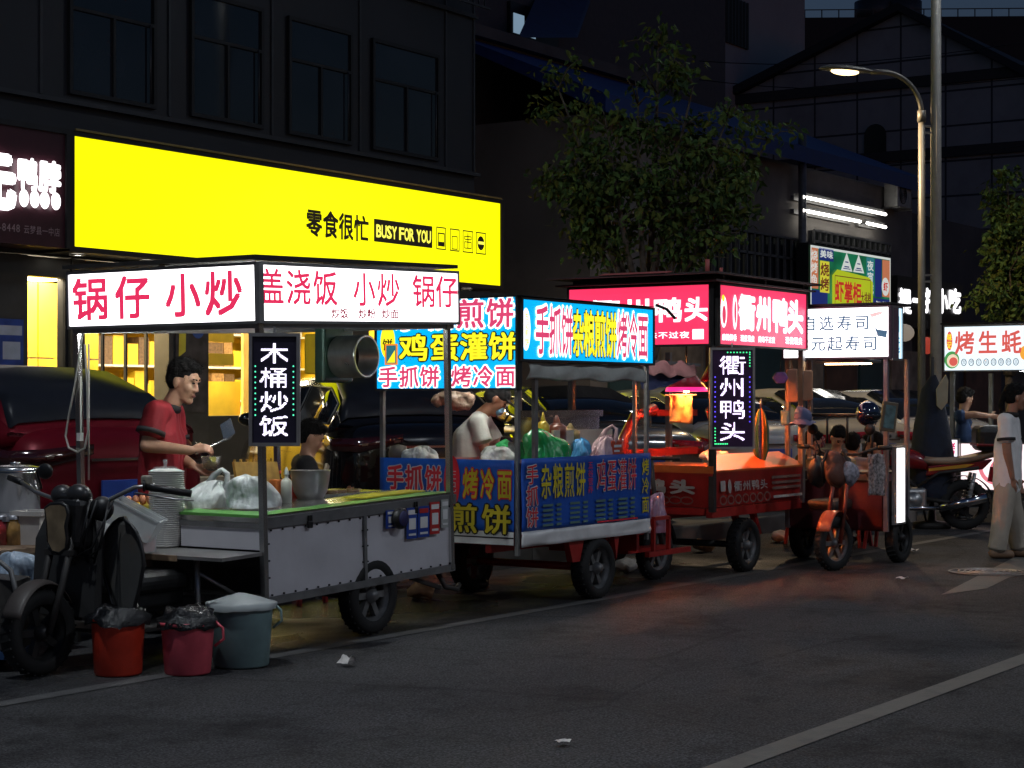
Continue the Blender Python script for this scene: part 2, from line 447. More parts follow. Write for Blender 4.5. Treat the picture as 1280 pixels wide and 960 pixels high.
# ---- main shop building
YF = 16.0
b1 = thing('shop_building', 'dark clad building above the yellow snack shop sign', 'building', (14, YF, 0))
o1 = (14, YF, 0)
g = MB(); g.bb((6, YF, 3.14), (22.95, YF+9, 12)); g.bb((6, YF+3.6, .13), (22.95, YF+9, 3.14)); g.bb((22.65, YF, .13), (22.95, YF+3.6, 3.14)); g.bb((6, YF, .13), (13.4, YF+3.6, 3.14))
g.build('wall', CLAD, b1, o1)
g = MB()
for x in (14.35, 16.4, 18.3, 20.15, 22.2, 22.93):
    g.bb((x-.02, YF-.02, 4.98), (x+.02, YF-.001, 11.8))
g.bb((6, YF-.1, 4.9), (22.98, YF-.001, 4.95))
g.bb((6, YF-.06, 7.3), (22.98, YF-.001, 7.36))
g.build('seams', SEAM, b1, o1)
for (xa, xb) in ((14.75, 16.15), (16.75, 18.1), (18.6, 19.95), (20.4, 22.0)):
    g = MB()
    w = g
    za, zb = 5.03, 6.6
    t_ = .05
    for lo, hi in (((xa, za), (xb, za+t_)), ((xa, zb-t_), (xb, zb)), ((xa, za+t_), (xa+t_, zb-t_)), ((xb-t_, za+t_), (xb, zb-t_)),
                   ((xa+t_, za+.98), (xb-t_, za+1.02)), (((xa+xb)/2-.02, za+t_), ((xa+xb)/2+.02, za+.98))):
        g.bb((lo[0], YF-.05, lo[1]), (hi[0], YF-.003, hi[1]))
    f = g.build('window', mat('window_frame_dark', (.012, .013, .015), .5), b1, o1)
    g = MB(); g.quad((xa+t_, YF-.02, za+t_), (xb-t_, YF-.02, za+t_), (xb-t_, YF-.02, zb-t_), (xa+t_, YF-.02, zb-t_)); pn = g.build('pane', DGLASS, f)
    pn.location = (-14, -YF, 0)
    g = MB(); g.cyl((xb-.12, YF-.06, za+.05), (xb-.12, YF-.06, za+1.0), .012, n=6); h_ = g.build('handle', SEAM, f); h_.location = (-14, -YF, 0)
g = MB()
for i in range(9): g.bar((21.6+i*.15, YF-.3, 7.42), (21.6+i*.15, YF-.3, 8.3), .02)
g.bar((21.5, YF-.3, 7.42), (22.95, YF-.3, 7.42), .03); g.bar((21.5, YF-.3, 8.3), (22.95, YF-.3, 8.3), .04)
g.build('balcony_rail', SEAM, b1, o1)
# ground floor shopfront: dark piers, glass, base, interior room with lamps
g = MB()
for (xa, xb) in ((13.42, 14.12), (14.78, 14.98), (16.35, 17.05), (19.9, 20.3), (22.2, 22.64)):
    g.bb((xa, YF-.05, .13), (xb, YF+.2, 3.13))
g.bb((13.42, YF-.02, 2.9), (22.64, YF+.15, 3.125))
g.build('pier', mat('pier_cladding', (.045, .045, .045), .4, var=.2), b1, o1)
g = MB()
for (xa, xb) in ((17.055, 19.895), (20.305, 22.195)): g.bb((xa, YF-.03, .13), (xb, YF+.12, 1.3))
g.build('stall_riser', mat('riser', (.035, .036, .036), .45), b1, o1)
g = MB(); g.bb((13.4, YF+.01, .135), (22.63, YF+3.58, .15)); g.build('shop_floor', mat('shop_floor', (.5, .47, .4), .3), b1, o1)
g = MB(); g.bb((13.42, YF+3.5, .16), (22.63, YF+3.58, 3.12)); g.bb((22.55, YF+.21, .16), (22.63, YF+3.49, 3.12))
YEL = mat('yellow_wall', (.75, .5, .02), .5, var=.06)
g.build('shop_interior_wall', YEL, b1, o1)
g = MB()
for x in (14.4, 15.8, 17.6, 19.3, 21.2): g.bb((x, YF+.3, 3.06), (x+.9, YF+2.6, 3.1))
LPAN = emat('ceiling_panel', (1, .87, .6), 9.0)
g.build('ceiling_lamp', LPAN, b1, o1)
g = MB()
rr_ = random.Random(4)
shelfm = [mat('carton_yellow', (.7, .47, .03), .5, var=.25, scale=2), mat('carton_white', (.7, .68, .6), .5), mat('goods_dark', (.12, .07, .04), .5, var=.5, scale=30), mat('goods_brown', (.35, .2, .08), .5, var=.5, scale=24)]
for row in range(5):
    z = .5+row*.5
    g.bb((13.6, YF+2.9, z-.03), (22.5, YF+3.45, z), 1)
    x = 13.7
    while x < 22.3:
        w = rr_.uniform(.12, .4); g.bb((x, YF+3.0, z), (x+w, YF+3.3, z+rr_.uniform(.22, .42)), rr_.choice((0, 0, 0, 2, 3, 1))); x += w+.02
g.build('shelf', shelfm, b1, o1)
# yellow cartons stacked in the big window, a poster and display panel
g = MB()
for i, (xa, xb) in enumerate(((15.02, 15.33), (15.36, 15.7), (15.73, 16.04), (16.07, 16.33))):
    for k in range(3): g = MB(); g.bb((xa, YF+1.15, .16+k*.93), (xb, YF+1.4, .16+k*.93+.91), 0); g.build('display_carton', shelfm[0], b1, o1)
g = MB()
g.bb((17.1, YF+1.0, 1.25), (18.8, YF+1.04, 1.75), 0); g.build('display_board', shelfm[0], b1, o1); g = MB(); g.bb((17.1, YF+.3, 1.95), (17.9, YF+.5, 2.1), 0); g.build('display_board', shelfm[0], b1, o1); g = MB(); g.bb((17.1, YF+.3, 2.25), (17.9, YF+.5, 2.4), 0); g.build('display_board', shelfm[0], b1, o1); g = MB()
g.bb((18.75, YF+.9, 1.2), (19.7, YF+.94, 2.95), 1)
g.build('window_panel', [shelfm[0], mat('display_panel', (.62, .38, .08), .5, var=.3, scale=3)], b1, o1)
g = MB()
for x in (15.34, 15.71, 16.05): g = MB(); g.bb((x-.012, YF+.02, .14), (x+.012, YF+.06, 2.88)); g.build('glazing_bar', DFRAME, b1, o1)
for x in (17.075, 19.865, 14.14, 14.76): g = MB(); g.bb((x-.02, YF+.02, 1.31 if x > 17 else .14), (x+.02, YF+.06, 2.89)); g.build('glazing_bar', DFRAME, b1, o1)
g = MB()
for i in range(3): g.bb((16.2, YF-.95+.3*i, .13+.14*i), (20.2, YF-.66+.3*i if i < 2 else YF-.06, .13+.14*(i+1)))
g.build('step', mat('step_stone', (.2, .19, .17), .5), b1, o1)
g = MB()
for z in (.75, .95, 1.12): g.bar((16.9, YF-1.0, z), (20.3, YF-1.0, z), .03)
for x in (16.9, 18.6, 20.3): g.bar((x, YF-1.0, .13), (x, YF-1.0, 1.12), .035)
tag(g.build('railing', mat('brushed_rail', (.45, .38, .22), .35, .8), None, (17, YF-1, .13)), 'metal railing of three bars in front of the snack shop window', 'railing')
# hanging string of goods and round logo by the pier
t = thing('wall_poster', 'blue poster on the dark pier between the maroon sign and the snack shop door', 'poster', (14.0, YF-.06, 1.6))
pf = Face((13.55, YF-.062, 1.5), (1, 0, 0), (0, 0, 1), .5, .9)
g = MB(); g.bb((13.55, YF-.06, 1.5), (14.05, YF-.052, 2.4)); g.build('sheet', mat('poster_blue', (.02, .06, .3), .4, var=.4, scale=5), t, (14.0, YF-.06, 1.6))
g = MB(); pf.rect(g, .4, .5, .9, .72); pf.rect(g, .3, .8, .95, .92); g.build('print', mat('poster_print', (.4, .45, .55), .5), t, (14.0, YF-.06, 1.6))
t = thing('door_notice', 'dark notice with a yellow speech tag on the pier beside the window', 'notice', (16.6, YF-.06, 1.7))
g = MB(); g.bb((16.45, YF-.07, 1.35), (17.0, YF-.055, 2.85), 0); g.build('board', mat('notice_dark', (.05, .045, .05), .4, var=.6, scale=6), t, (16.6, YF-.06, 1.7))
nf = Face((16.45, YF-.072, 1.35), (1, 0, 0), (0, 0, 1), .55, 1.5)
g = MB(); nf.poly(g, [(.08, .45), (.3, .5), (.32, .78), (.1, .72)], .003, 0); nf.oval(g, .7, .7, .22, .09, .003, 1); nf.oval(g, .35, .9, .3, .09, .003, 2)
g.build('print', [mat('tag_yellow', (.7, .6, .05), .5), mat('print_blue', (.03, .09, .35), .5), mat('print_brown', (.3, .16, .08), .5)], t, (16.6, YF-.06, 1.7))

# ---- the big yellow shop sign
YS = 15.5
pa = on_y(92, 240, YS); pb = on_y(625, 300, YS)
x0, x1 = pa.x, pb.x; za = on_y(92, 308, YS).z; zb = on_y(92, 170, YS).z
t = thing('shop_sign', 'long glowing yellow sign board reading BUSY FOR YOU', 'shop sign', (x0, YS, za))
og = (x0, YS, za)
g = MB(); g.bb((x0-.08, YS+.03, za-.06), (x1+.08, YF-.002, zb+.06)); g.bb((x0-.08, YS-.02, zb), (x1+.08, YS+.03, zb+.06)); g.bb((x0-.08, YS-.02, za-.06), (x1+.08, YS+.03, za)); g.bb((x0-.08, YS-.02, za), (x0, YS+.03, zb)); g.bb((x1, YS-.02, za), (x1+.08, YS+.03, zb))
g.build('housing', BLACKP, t, og)
g = MB(); g.quad((x0, YS, za), (x1, YS, za), (x1, YS, zb), (x0, YS, zb)); g.build('light_panel', emat('sign_yellow', (1, .97, 0), 1.25, var=.02), t, og)
F = Face((x0, YS, za), (1, 0, 0), (0, 0, 1), x1-x0, zb-za)
def fa(px, f=F, Y=YS): return (on_y(px, 300, Y).x-x0)/(x1-x0)
INK = mat('sign_ink', (.012, .012, .012), .5)
g = MB()
def fb(px, py): return (on_y(px, py, YS).z-za)/(zb-za)
for ch, pl, pr in zip('零食很忙', (382, 403, 423, 442), (402, 422, 441, 460)):
    F.letter(g, ch, fa(pl), fb(420, 299), fa(pr), fb(420, 265), .035, .01)
F.rect(g, fa(467), fb(503, 306), fa(540), fb(503, 278), .006)
for pl, pr in ((545, 557), (562, 574), (578, 591), (594.5, 607)):
    F.frame(g, fa(pl), fb(575, 315), fa(pr), fb(575, 287), .018, .006)
F.oval(g, fa(600.7), fb(600, 304), fa(605)-fa(600.7), .085, .006)
F.rect(g, fa(547), fb(551, 308), fa(555.5), fb(551, 304), .006); F.frame(g, fa(547), fb(551, 304), fa(555.5), fb(551, 291), .02, .006)
F.frame(g, fa(564.5), fb(568, 312), fa(571.5), fb(568, 295), .015, .006); F.frame(g, fa(580), fb(584, 311), fa(589), fb(584, 302), .015, .006); F.frame(g, fa(580), fb(584, 300), fa(589), fb(584, 295), .015, .006)
F.rect(g, fa(584), fb(584, 311), fa(585), fb(584, 291), .006)
g.build('lettering', INK, t, og)
g = MB(); s_ = 'BUSY FOR YOU'; wid = [0 if c == ' ' else 1 for c in s_]
a = fa(469.5); e = fa(538); un = (e-a)/(10+2*.45)
for c in s_:
    if c == ' ': a += un*.45; continue
    F.letter(g, c, a+un*.05, fb(503, 300), a+un*.95, fb(503, 284), .03, .012); a += un
F.rect(g, fa(597), fb(600, 305.5), fa(604.5), fb(600, 302), .012)
g.build('lettering', emat('sign_yellow_text', (1, .96, .1), 1.2), t, og)
g = MB()
g.bar((x0, YS-.03, zb+.072), (x1, YS-.03, zb+.072), .022)
g.build('trim', mat('trim_brass', (.4, .3, .12), .4, .7), t, og)
# downlights under the sign soffit
for i in range(8):
    x = x0+.25+i*1.1
    d = thing('downlight', 'recessed round downlight in the soffit under the yellow sign', 'downlight', (x, YS+.2, za-.06), group='downlights under the yellow sign')
    g = MB(); g.lathe([(.09, -.001), (.09, -.02), (.065, -.02)], n=16); g.build('ring', ALU, d)
    g = MB(); g.lathe([(.066, -.012), (.001, -.012)], n=16); g.build('lens', emat('downlight_lens', (1, .93, .8), 14), d)
# ---- the dark red sign to its left
zA, zB = on_y(0, 303, YS).z, on_y(0, 155, YS).z
xa = 9.0; xb = on_y(88, 200, YS).x-.03
t = thing('shop_sign', 'dark maroon sign board with white glowing characters and four discs', 'shop sign', (xa, YS, zA)); og = (xa, YS, zA)
g = MB(); g.bb((xa, YS, zA), (xb-.05, YF-.002, zB)); g.build('board', mat('maroon_board', (.05, .012, .02), .4), t, og)
g = MB(); g.bb((xa, YS-.03, zB+.001), (xb, YF-.003, zB+.06)); g.bb((xb-.049, YS-.03, zA), (xb, YF-.003, zB)); g.build('housing', DFRAME, t, og)
F = Face((xa, YS, zA), (1, 0, 0), (0, 0, 1), xb-xa, zB-zA)
WL = emat('white_letters', (1, .95, .98), 3.0)
def fa2(px): return (on_y(px, 300, YS).x-xa)/(xb-xa)
def fb2(px, py): return (on_y(px, py, YS).z-zA)/(zB-zA)
g = MB()
F.letter(g, '先', fa2(-52), fb2(0, 262), fa2(15), fb2(0, 182), .06, .05)
F.letter(g, '鸭', fa2(18), fb2(30, 238), fa2(43), fb2(30, 198), .05, .05); F.letter(g, '脖', fa2(45), fb2(58, 241), fa2(72), fb2(58, 202), .05, .05)
for c in (26, 39.5, 52, 66): F.oval(g, fa2(c), fb2(c, 248+(c-26)*.1), (fa2(c+6)-fa2(c)), .075, .05)
g.build('lettering', WL, t, og)
g = MB(); F.row(g, '-8448', fa2(-4), fb2(10, 289), fa2(24), fb2(10, 279), .3, .01, .01); F.row(g, '云梦县一中店', fa2(29), fb2(50, 294), fa2(74), fb2(50, 283), .1, .01, .01)
g.build('lettering', mat('dull_lettering', (.35, .25, .27), .5), t, og)
g = MB(); g.bb((9, YF-.02, .13), (13.4, YF-.004, 3.1)); 
g.build('shop_glass', DGLASS, b1, o1)
g = MB()
for x in (10.5, 12.0, 12.95, 13.38): g.bb((x-.03, YF-.08, .13), (x+.03, YF-.021, 3.1))
g.bb((9, YF-.08, 2.5), (13.4, YF-.021, 2.56)); g.build('shop_glass_frame', ALU, b1, o1)

# ---- recessed dark building right of it, with rooftop room and lit window
t = thing('plain_building', 'dark plain building recessed behind the tree with a small lit rooftop window', 'building', (28, 20, .13)); og = (28, 20, .13)
g = MB(); g.bb((22.96, 20, .13), (35, 27, 8.4)); g.build('wall', mat('rear_wall', (.15, .147, .14), .85, var=.2, scale=.8, dirt=.4), t, og)
g = MB(); g.bb((22.96, 19.8, 8.401), (35.2, 27.2, 8.62)); g.bb((22.96, 19.95, 5.3), (35, 19.998, 5.4)); g.bb((22.96, 19.95, 3.6), (35, 19.998, 3.68)); g.build('parapet', CONC, t, og)
g = MB(); g.bb((30, 23, 8.63), (45, 29, 14)); g.build('rooftop_room', mat('rooftop_wall', (.09, .09, .095), .8), t, og)
wa = on_y(638, 41, 22.97); wb = on_y(666, 14, 22.97)
g = MB(); g.bb((wa.x-.1, 22.9, wa.z-.1), (wb.x+1.0, 22.99, wb.z+.05)); f = g.build('window', DFRAME, t, og)
g = MB(); g.quad((wa.x, 22.89, wa.z), (wa.x+.45, 22.89, wa.z), (wa.x+.45, 22.89, wb.z-.2), (wa.x, 22.89, wb.z-.2)); g.quad((wa.x+.5, 22.89, wa.z), (wb.x, 22.89, wa.z), (wb.x, 22.89, wa.z+.35), (wa.x+.5, 22.89, wa.z+.35))
pn = g.build('pane', emat('lit_window', (.5, .75, 1.0), .35), f)
pn.location = (-og[0], -og[1], -og[2])
g = MB(); r0 = on_y(652, 47, 21.5); r1 = on_y(722, 47, 21.5); r2 = on_y(738, 2, 22.9); r3 = on_y(672, 2, 22.9)
g.prism([r0, r1, r2, r3], (0, .05, .08)); g.build('awning', mat('blue_sheet', (.04, .06, .13), .5, var=.2), t, og)

# ---- pale building behind
t = thing('pale_building', 'pale rendered tall building with one dark barred window near the sky', 'building', (36, 23, .13)); og = (36, 23, .13)
xl, xr = on_y(738, 0, 29.2).x, on_y(1006, 0, 29.2).x
g = MB(); g.bb((xl, 29.2, .13), (xr, 38, 22)); g.build('wall', mat('pale_render', (.3, .31, .33), .85, var=.12, scale=.4, dirt=.3), t, og)
w0 = on_y(905, 52, 29.2); w1 = on_y(934, 5, 29.2)
g = MB(); g.bb((w0.x, 29.13, w0.z), (w1.x, 29.198, w1.z)); f = g.build('window', DFRAME, t, og)
g = MB()
for i in range(7): g.bar((w0.x+(w1.x-w0.x)*(i+.5)/7, 29.1, w0.z), (w0.x+(w1.x-w0.x)*(i+.5)/7, 29.1, w1.z), .03)
pn = g.build('bars', SEAM, f); pn.location = (-og[0], -og[1], -og[2])
g = MB(); q0 = on_y(738, 75, 29.1).z; g.bb((xl, 28.9, q0-3.2), (xr, 29.195, q0-3.0)); g.bb((xl, 29.0, q0-.6), (xr, 29.196, q0-.5)); g.build('ledge', CONC, t, og)

# ---- two storey shop row with blue sheet roof
YR = 17.0
xr0 = 28.0; xr1 = on_y(1140, 300, YR).x
t = thing('shop_row', 'low two storey shop row with blue sheet metal roof and barred windows', 'building', (32, YR, .13)); og = (32, YR, .13)
ze = on_y(1010, 210, YR).z
g = MB(); g.bb((xr0, YR, .13), (xr1, YR+2.8, ze)); g.build('wall', mat('row_wall', (.2, .185, .17), .85, var=.2, scale=.7, dirt=.5), t, og)
g = MB(); g.prism([(xr0-.3, YR-.5, ze-.05), (xr0-.3, YR+3, ze+1.6), (xr0-.3, YR+3, ze+1.75), (xr0-.3, YR-.5, ze+.28)], (xr1-xr0+.6, 0, 0)); g.build('roof', mat('blue_roof', (.02, .045, .2), .45, var=.15), t, og)
def bwin(pl, pr, pt, pbm, Y, par, og, n=8):
    a, b_ = on_y(pl, pbm, Y), on_y(pr, pbm, Y); zt = on_y(pl, pt, Y).z; zb_ = on_y(pl, pbm, Y).z
    g = MB(); g.bb((a.x, Y-.08, zb_), (b_.x, Y-.003, zt)); f = g.build('window', DGLASS, par, og)
    g = MB()
    for i in range(n+1): g.bar((a.x+(b_.x-a.x)*i/n, Y-.14, zb_), (a.x+(b_.x-a.x)*i/n, Y-.14, zt), .05)
    for z in (zb_, (zb_*.4+zt*.6), zt): g.bar((a.x, Y-.14, z), (b_.x, Y-.14, z), .05)
    p = g.build('bars', GREYM, f); p.location = (-og[0], -og[1], -og[2])
bwin(884, 1000, 282, 350, YR, t, og, 12)
bwin(1010, 1106, 288, 322, YR, t, og, 14)
g = MB(); p0 = on_y(1003, 170, YR-.25)
g.cyl((p0.x, YR-.25, .13), (p0.x, YR-.25, ze+.6), .09, n=10); g.build('downpipe', GREYM, t, og)
g = MB(); a, b_ = on_y(884, 358, YR-.6), on_y(1000, 358, YR-.6); g.bb((a.x, YR-.8, a.z-.1), (b_.x, YR-.003, a.z+.12)); g.build('canopy', mat('brown_canopy', (.12, .06, .03), .7), t, og)
g = MB()
for i in range(9):
    x = xr0+.6+i*1.9; g.bb((x, YR-.06, .14), (x+1.7, YR-.004, 2.7), i % 3)
g.build('shop_opening', [mat('opening_teal', (.05, .1, .1), .5), mat('opening_cream', (.35, .28, .2), .6, var=.4, scale=3), mat('opening_brown', (.16, .08, .05), .6, var=.4, scale=2)], t, og)
# strip lamps
for (pl, pr, yl, yr) in ((1004, 1107, 246, 268), (1004, 1075, 263, 277), (1084, 1107, 279, 284)):
    a, b_ = on_y(pl, yl, YR-.3), on_y(pr, yl, YR-.3); z = on_y(pl, yl, YR-.3).z; z2 = on_y(pr, yr, YR-.3).z
    lab = {1107: 'upper white strip lamp on the shop row wall'}.get(pr) if yl == 246 else ('longer lower white strip lamp on the shop row wall' if pr == 1075 else 'short lower white strip lamp at the shop row end')
    tt = thing('strip_lamp', lab, 'strip lamp', (a.x, YR-.25, z), group='strip lamps on the shop row')
    g = MB(); g.bar((a.x, YR-.02, z+.0), (b_.x, YR-.02, z2), .12, .1); g.bar((a.x, YR-.25, z+.06), (b_.x, YR-.25, z2+.06), .05, .1)
    for k in range(4):
        x = a.x+(b_.x-a.x)*(k+.5)/4; g.bar((x, YR-.02, z), (x, YR-.25, z+.05), .03)
    g.build('batten', GREYM, tt, (a.x, YR-.25, z))
    g = MB(); g.cyl((a.x, YR-.3, z), (b_.x, YR-.3, z2), .035, n=8); g.build('tube', emat('strip_tube', (1, .96, .88), 7), tt, (a.x, YR-.25, z))
# air conditioner
p = on_y(1110, 245, YR)
t = thing('air_conditioner', 'boxy air conditioner unit mounted high on the end of the shop row wall', 'air conditioner', (p.x, YR-.3, p.z-.3))
g = MB(); g.bevbox((p.x, YR-.25, p.z), (.9, .35, .62), .03); g.build('case', mat('ac_case', (.4, .4, .37), .5, dirt=.5), t, (p.x, YR-.3, p.z-.3))
g = MB(); g.torus((p.x-.12, YR-.43, p.z), (0, 1, 0), .22, .012, 24, 6)
for k in range(5): g.torus((p.x-.12, YR-.43, p.z), (0, 1, 0), .04+.035*k, .006, 20, 4)
g.build('grille', DFRAME, t, (p.x, YR-.3, p.z-.3))
g = MB(); g.bar((p.x-.4, YR-.45, p.z-.33), (p.x-.4, YR, p.z-.33), .03); g.bar((p.x+.4, YR-.45, p.z-.33), (p.x+.4, YR, p.z-.33), .03); g.build('bracket', GREYM, t, (p.x, YR-.3, p.z-.3))

# ---- shrimp shop sign
YG = 16.4
a = on_y(1013, 383, YG); b_ = on_y(1113, 390, YG); zt = on_y(1013, 306, YG).z
t = thing('shop_sign', 'green illustrated restaurant sign with a yellow plaque of red brush characters', 'shop sign', (a.x, YG, a.z)); og = (a.x, YG, a.z)
F = Face((a.x, YG, a.z), (1, 0, 0), (0, 0, 1), b_.x-a.x, zt-a.z)
g = MB(); g.bb((a.x-.06, YG+.02, a.z-.05), (b_.x+.06, YG+.3, zt+.05)); g.build('housing', DFRAME, t, og)
g = MB(); g.quad(F.p(0, 0), F.p(1, 0), F.p(1, 1), F.p(0, 1)); g.build('light_panel', emat('panel_green', (.01, .16, .07), .7, var=.5, scale=2), t, og)
cols = [emat('pr_white', (.8, .85, .8), .7), emat('pr_orange', (.75, .25, .12), .6), emat('pr_yellow', (.75, .7, .05), .75), emat('pr_navy', (.02, .04, .25), .5), emat('pr_red', (.7, .04, .03), .6), emat('pr_teal', (.05, .3, .35), .5), emat('pr_brown', (.2, .04, .02), .6), emat('pr_lime', (.5, .6, .02), .75)]
g = MB()
F.rect(g, 0, .3, .09, 1, .002, 1); F.frame(g, 0, 0, 1, 1, .05, .003, 0); F.rect(g, .0, .02, .2, .28, .002, 3)
F.rect(g, .1, .78, .27, .98, .003, 3); F.rect(g, .11, .25, .22, .77, .003, 2)
F.rect(g, .68, .3, .78, .95, .003, 5); F.rect(g, .79, .28, .88, .95, .003, 3); F.rect(g, .89, .3, .99, .95, .003, 1); F.rect(g, .72, .02, .99, .26, .003, 3)
F.oval(g, .93, .48, .05, .16, .006, 0)
F.poly(g, [(.24, .08), (.28, .0), (.7, .0), (.75, .12), (.75, .52), (.7, .6), (.3, .66), (.24, .55)], .03, 7)
F.frame(g, .27, .04, .72, .56, .02, .034, 6)
F.col(g, '烧烤', .115, .28, .215, .74, .1, .03, .006, 6)
for i, ch in enumerate('虾掌柜'): F.letter(g, ch, .27+i*.11, .12, .375+i*.11, .48, .04, .04, 4)
for i, ch in enumerate('大排档'): F.letter(g, ch, .59+i*.043, .12, .63+i*.043, .34, .03, .04, 6)
F.letter(g, '虾', .9, .4, .96, .56, .04, .01, 4)
for k in range(3): F.letter(g, '烧烤鱼'[k], .01, .75-k*.2, .08, .93-k*.2, .02, .006, 0)
for k in range(3): F.letter(g, '夜宵城'[k], .69, .72-k*.2, .77, .9-k*.2, .02, .006, 0)
for cx in (.43, .58):
    F.poly(g, [(cx, .97), (cx+.04, .8), (cx+.07, .66), (cx-.07, .66), (cx-.04, .8)], .004, 0)
    F.rect(g, cx-.03, .72, cx+.03, .74, .006, 3); F.rect(g, cx-.045, .69, cx+.045, .705, .006, 3); F.rect(g, cx-.02, .8, cx+.02, .82, .006, 3)
F.row(g, '美味', .11, .82, .26, .95, .1, .03, .008, 0); F.row(g, '江湖', .8, .04, .97, .22, .1, .03, .008, 0)
g.build('artwork', cols, t, og)
# ---- free standing white letters
YG2 = 16.4
p = on_y(1125, 376, YG2)
t = thing('shop_sign', 'row of glowing white characters of a snack shop behind the lamp poles', 'shop sign', (p.x, YG2, p.z)); og = (p.x, YG2, p.z)
g = MB()
for ch, pl, pr in zip('提一打小吃', (1124, 1141, 1156, 1171, 1186), (1139, 1155, 1170, 1185, 1201)):
    A0, A1 = on_y(pl, 391, YG2), on_y(pr, 391, YG2); zt_ = on_y(pl, 360, YG2).z
    F = Face((A0.x, YG2, A0.z), (1, 0, 0), (0, 0, 1), A1.x-A0.x, zt_-A0.z); F.letter(g, ch, 0, 0, 1, 1, .05, 0)
g.build('lettering', emat('white_letters_far', (1, .98, 1), 2.0), t, og)
g = MB(); q = on_y(1201, 391, YG2); g.bb((p.x-.1, YG2+.02, p.z-.6), (q.x+.2, YG2+.25, p.z+.6)); g.build('backboard', DFRAME, t, og)
# ---- further shop row
t = thing('shop_row', 'dark shop row behind the lamp poles and the grilled oyster stall', 'building', (50, YR, .13)); og = (50, YR, .13)
g = MB(); g.bb((xr1+.3, YR+.2, .13), (75, YR+6, 6.2)); g.build('wall', mat('row_wall_b', (.09, .085, .085), .85, var=.25, scale=.7, dirt=.4), t, og)
g = MB()
for i in range(8): g.bb((xr1+.8+i*3.4, YR+.12, .14), (xr1+3.6+i*3.4, YR+.195, 3.0), i % 2)
g.build('shop_opening', [mat('opening_dim', (.1, .09, .08), .5, var=.5, scale=2), mat('opening_wood', (.2, .1, .06), .6, var=.4, scale=2)], t, og)
# ---- gabled tiled building
XG = 58.0
def gp(px, py): return on_x(px, py, XG)
L0, L1, AP, R1 = gp(905, 500), gp(905, 128), gp(1126, 16), gp(1345, 128)
t = thing('gabled_building', 'tall grey tiled building with a wide gable and one arched window', 'building', (XG, AP.y, .13)); og = (XG, AP.y, .13)
g = MB(); g.prism([(XG, L1.y, .13), (XG, L1.y, L1.z), (XG, AP.y, AP.z), (XG, R1.y, R1.z), (XG, R1.y, .13)], (16, 0, 0))
g.build('wall', tilemat('grey_tiles', (.34, .34, .35), (.05, .05, .055), 1.55, 1.15, .035, .5, 'YZ'), t, og)
g = MB()
for sgn, E_ in ((1, L1), (-1, R1)):
    d = Vector((0, E_.y-AP.y, E_.z-AP.z)); e_ = AP+d*1.06
    g.prism([(XG-.3, AP.y, AP.z+.02), (XG-.3, e_.y, e_.z+.02), (XG-.3, e_.y, e_.z+.3), (XG-.3, AP.y, AP.z+.3)], (17, 0, 0))
g.build('roof', mat('dark_roof', (.025, .026, .03), .7), t, og)
g = MB()
for py in (105, 195):
    z = gp(1100, py).z; g.bb((XG-.12, R1.y, z-.22), (XG-.003, L1.y-.3, z+.12))
g.build('band', mat('band_stone', (.05, .048, .048), .8), t, og)
w0, w1 = gp(1081, 215), gp(1108, 154); cy = (w0.y+w1.y)/2; hw = abs(w0.y-w1.y)/2; zs = w1.z-hw
pts = [(XG-.06, cy+hw, w0.z), (XG-.06, cy+hw, zs)]+[(XG-.06, cy+hw*math.cos(math.pi*k/12), zs+hw*math.sin(math.pi*k/12)) for k in range(1, 12)]+[(XG-.06, cy-hw, zs), (XG-.06, cy-hw, w0.z)]
g = MB(); g.prism(pts, (.055, 0, 0)); g.build('window', mat('arch_glass', (.012, .012, .014), .2), t, og)
# ---- far roofline with water tanks
t = thing('far_building', 'far dark flat roofed block with tanks against the dusk sky', 'building', (110, 60, 0)); og = (110, 60, 0)
D0 = 120
a, b_ = at(1004, 22, D0), at(1420, 19, D0)
d = (b_-a).normalized()
g = MB(); g.prism([(a.x, a.y, 0), (b_.x, b_.y, 0), (b_.x, b_.y, b_.z), (a.x, a.y, a.z)], FW*20); g.build('wall', mat('far_wall', (.03, .03, .033), .9), t, og)
g = MB()
for px in (1092, 1128):
    p = at(px, 23, D0+5); g = MB(); g.cyl((p.x, p.y, p.z-.4), (p.x, p.y, p.z+1.1), 1.3, n=18); g.build('roof_tank', mat('tank', (.05, .05, .055), .5, .4), t, og)
g = MB(); a_, b__ = at(1006, 20, D0+1), at(1410, 17, D0+1); g.bar(a_+UP*.4, b__+UP*.4, .06)
for i in range(20):
    p = a_.lerp(b__, i/19); g.bar((p.x, p.y, p.z-1.3), (p.x, p.y, p.z+.4), .06)
g.build('roof_rail', mat('tank', (.05, .05, .055)), t, og)

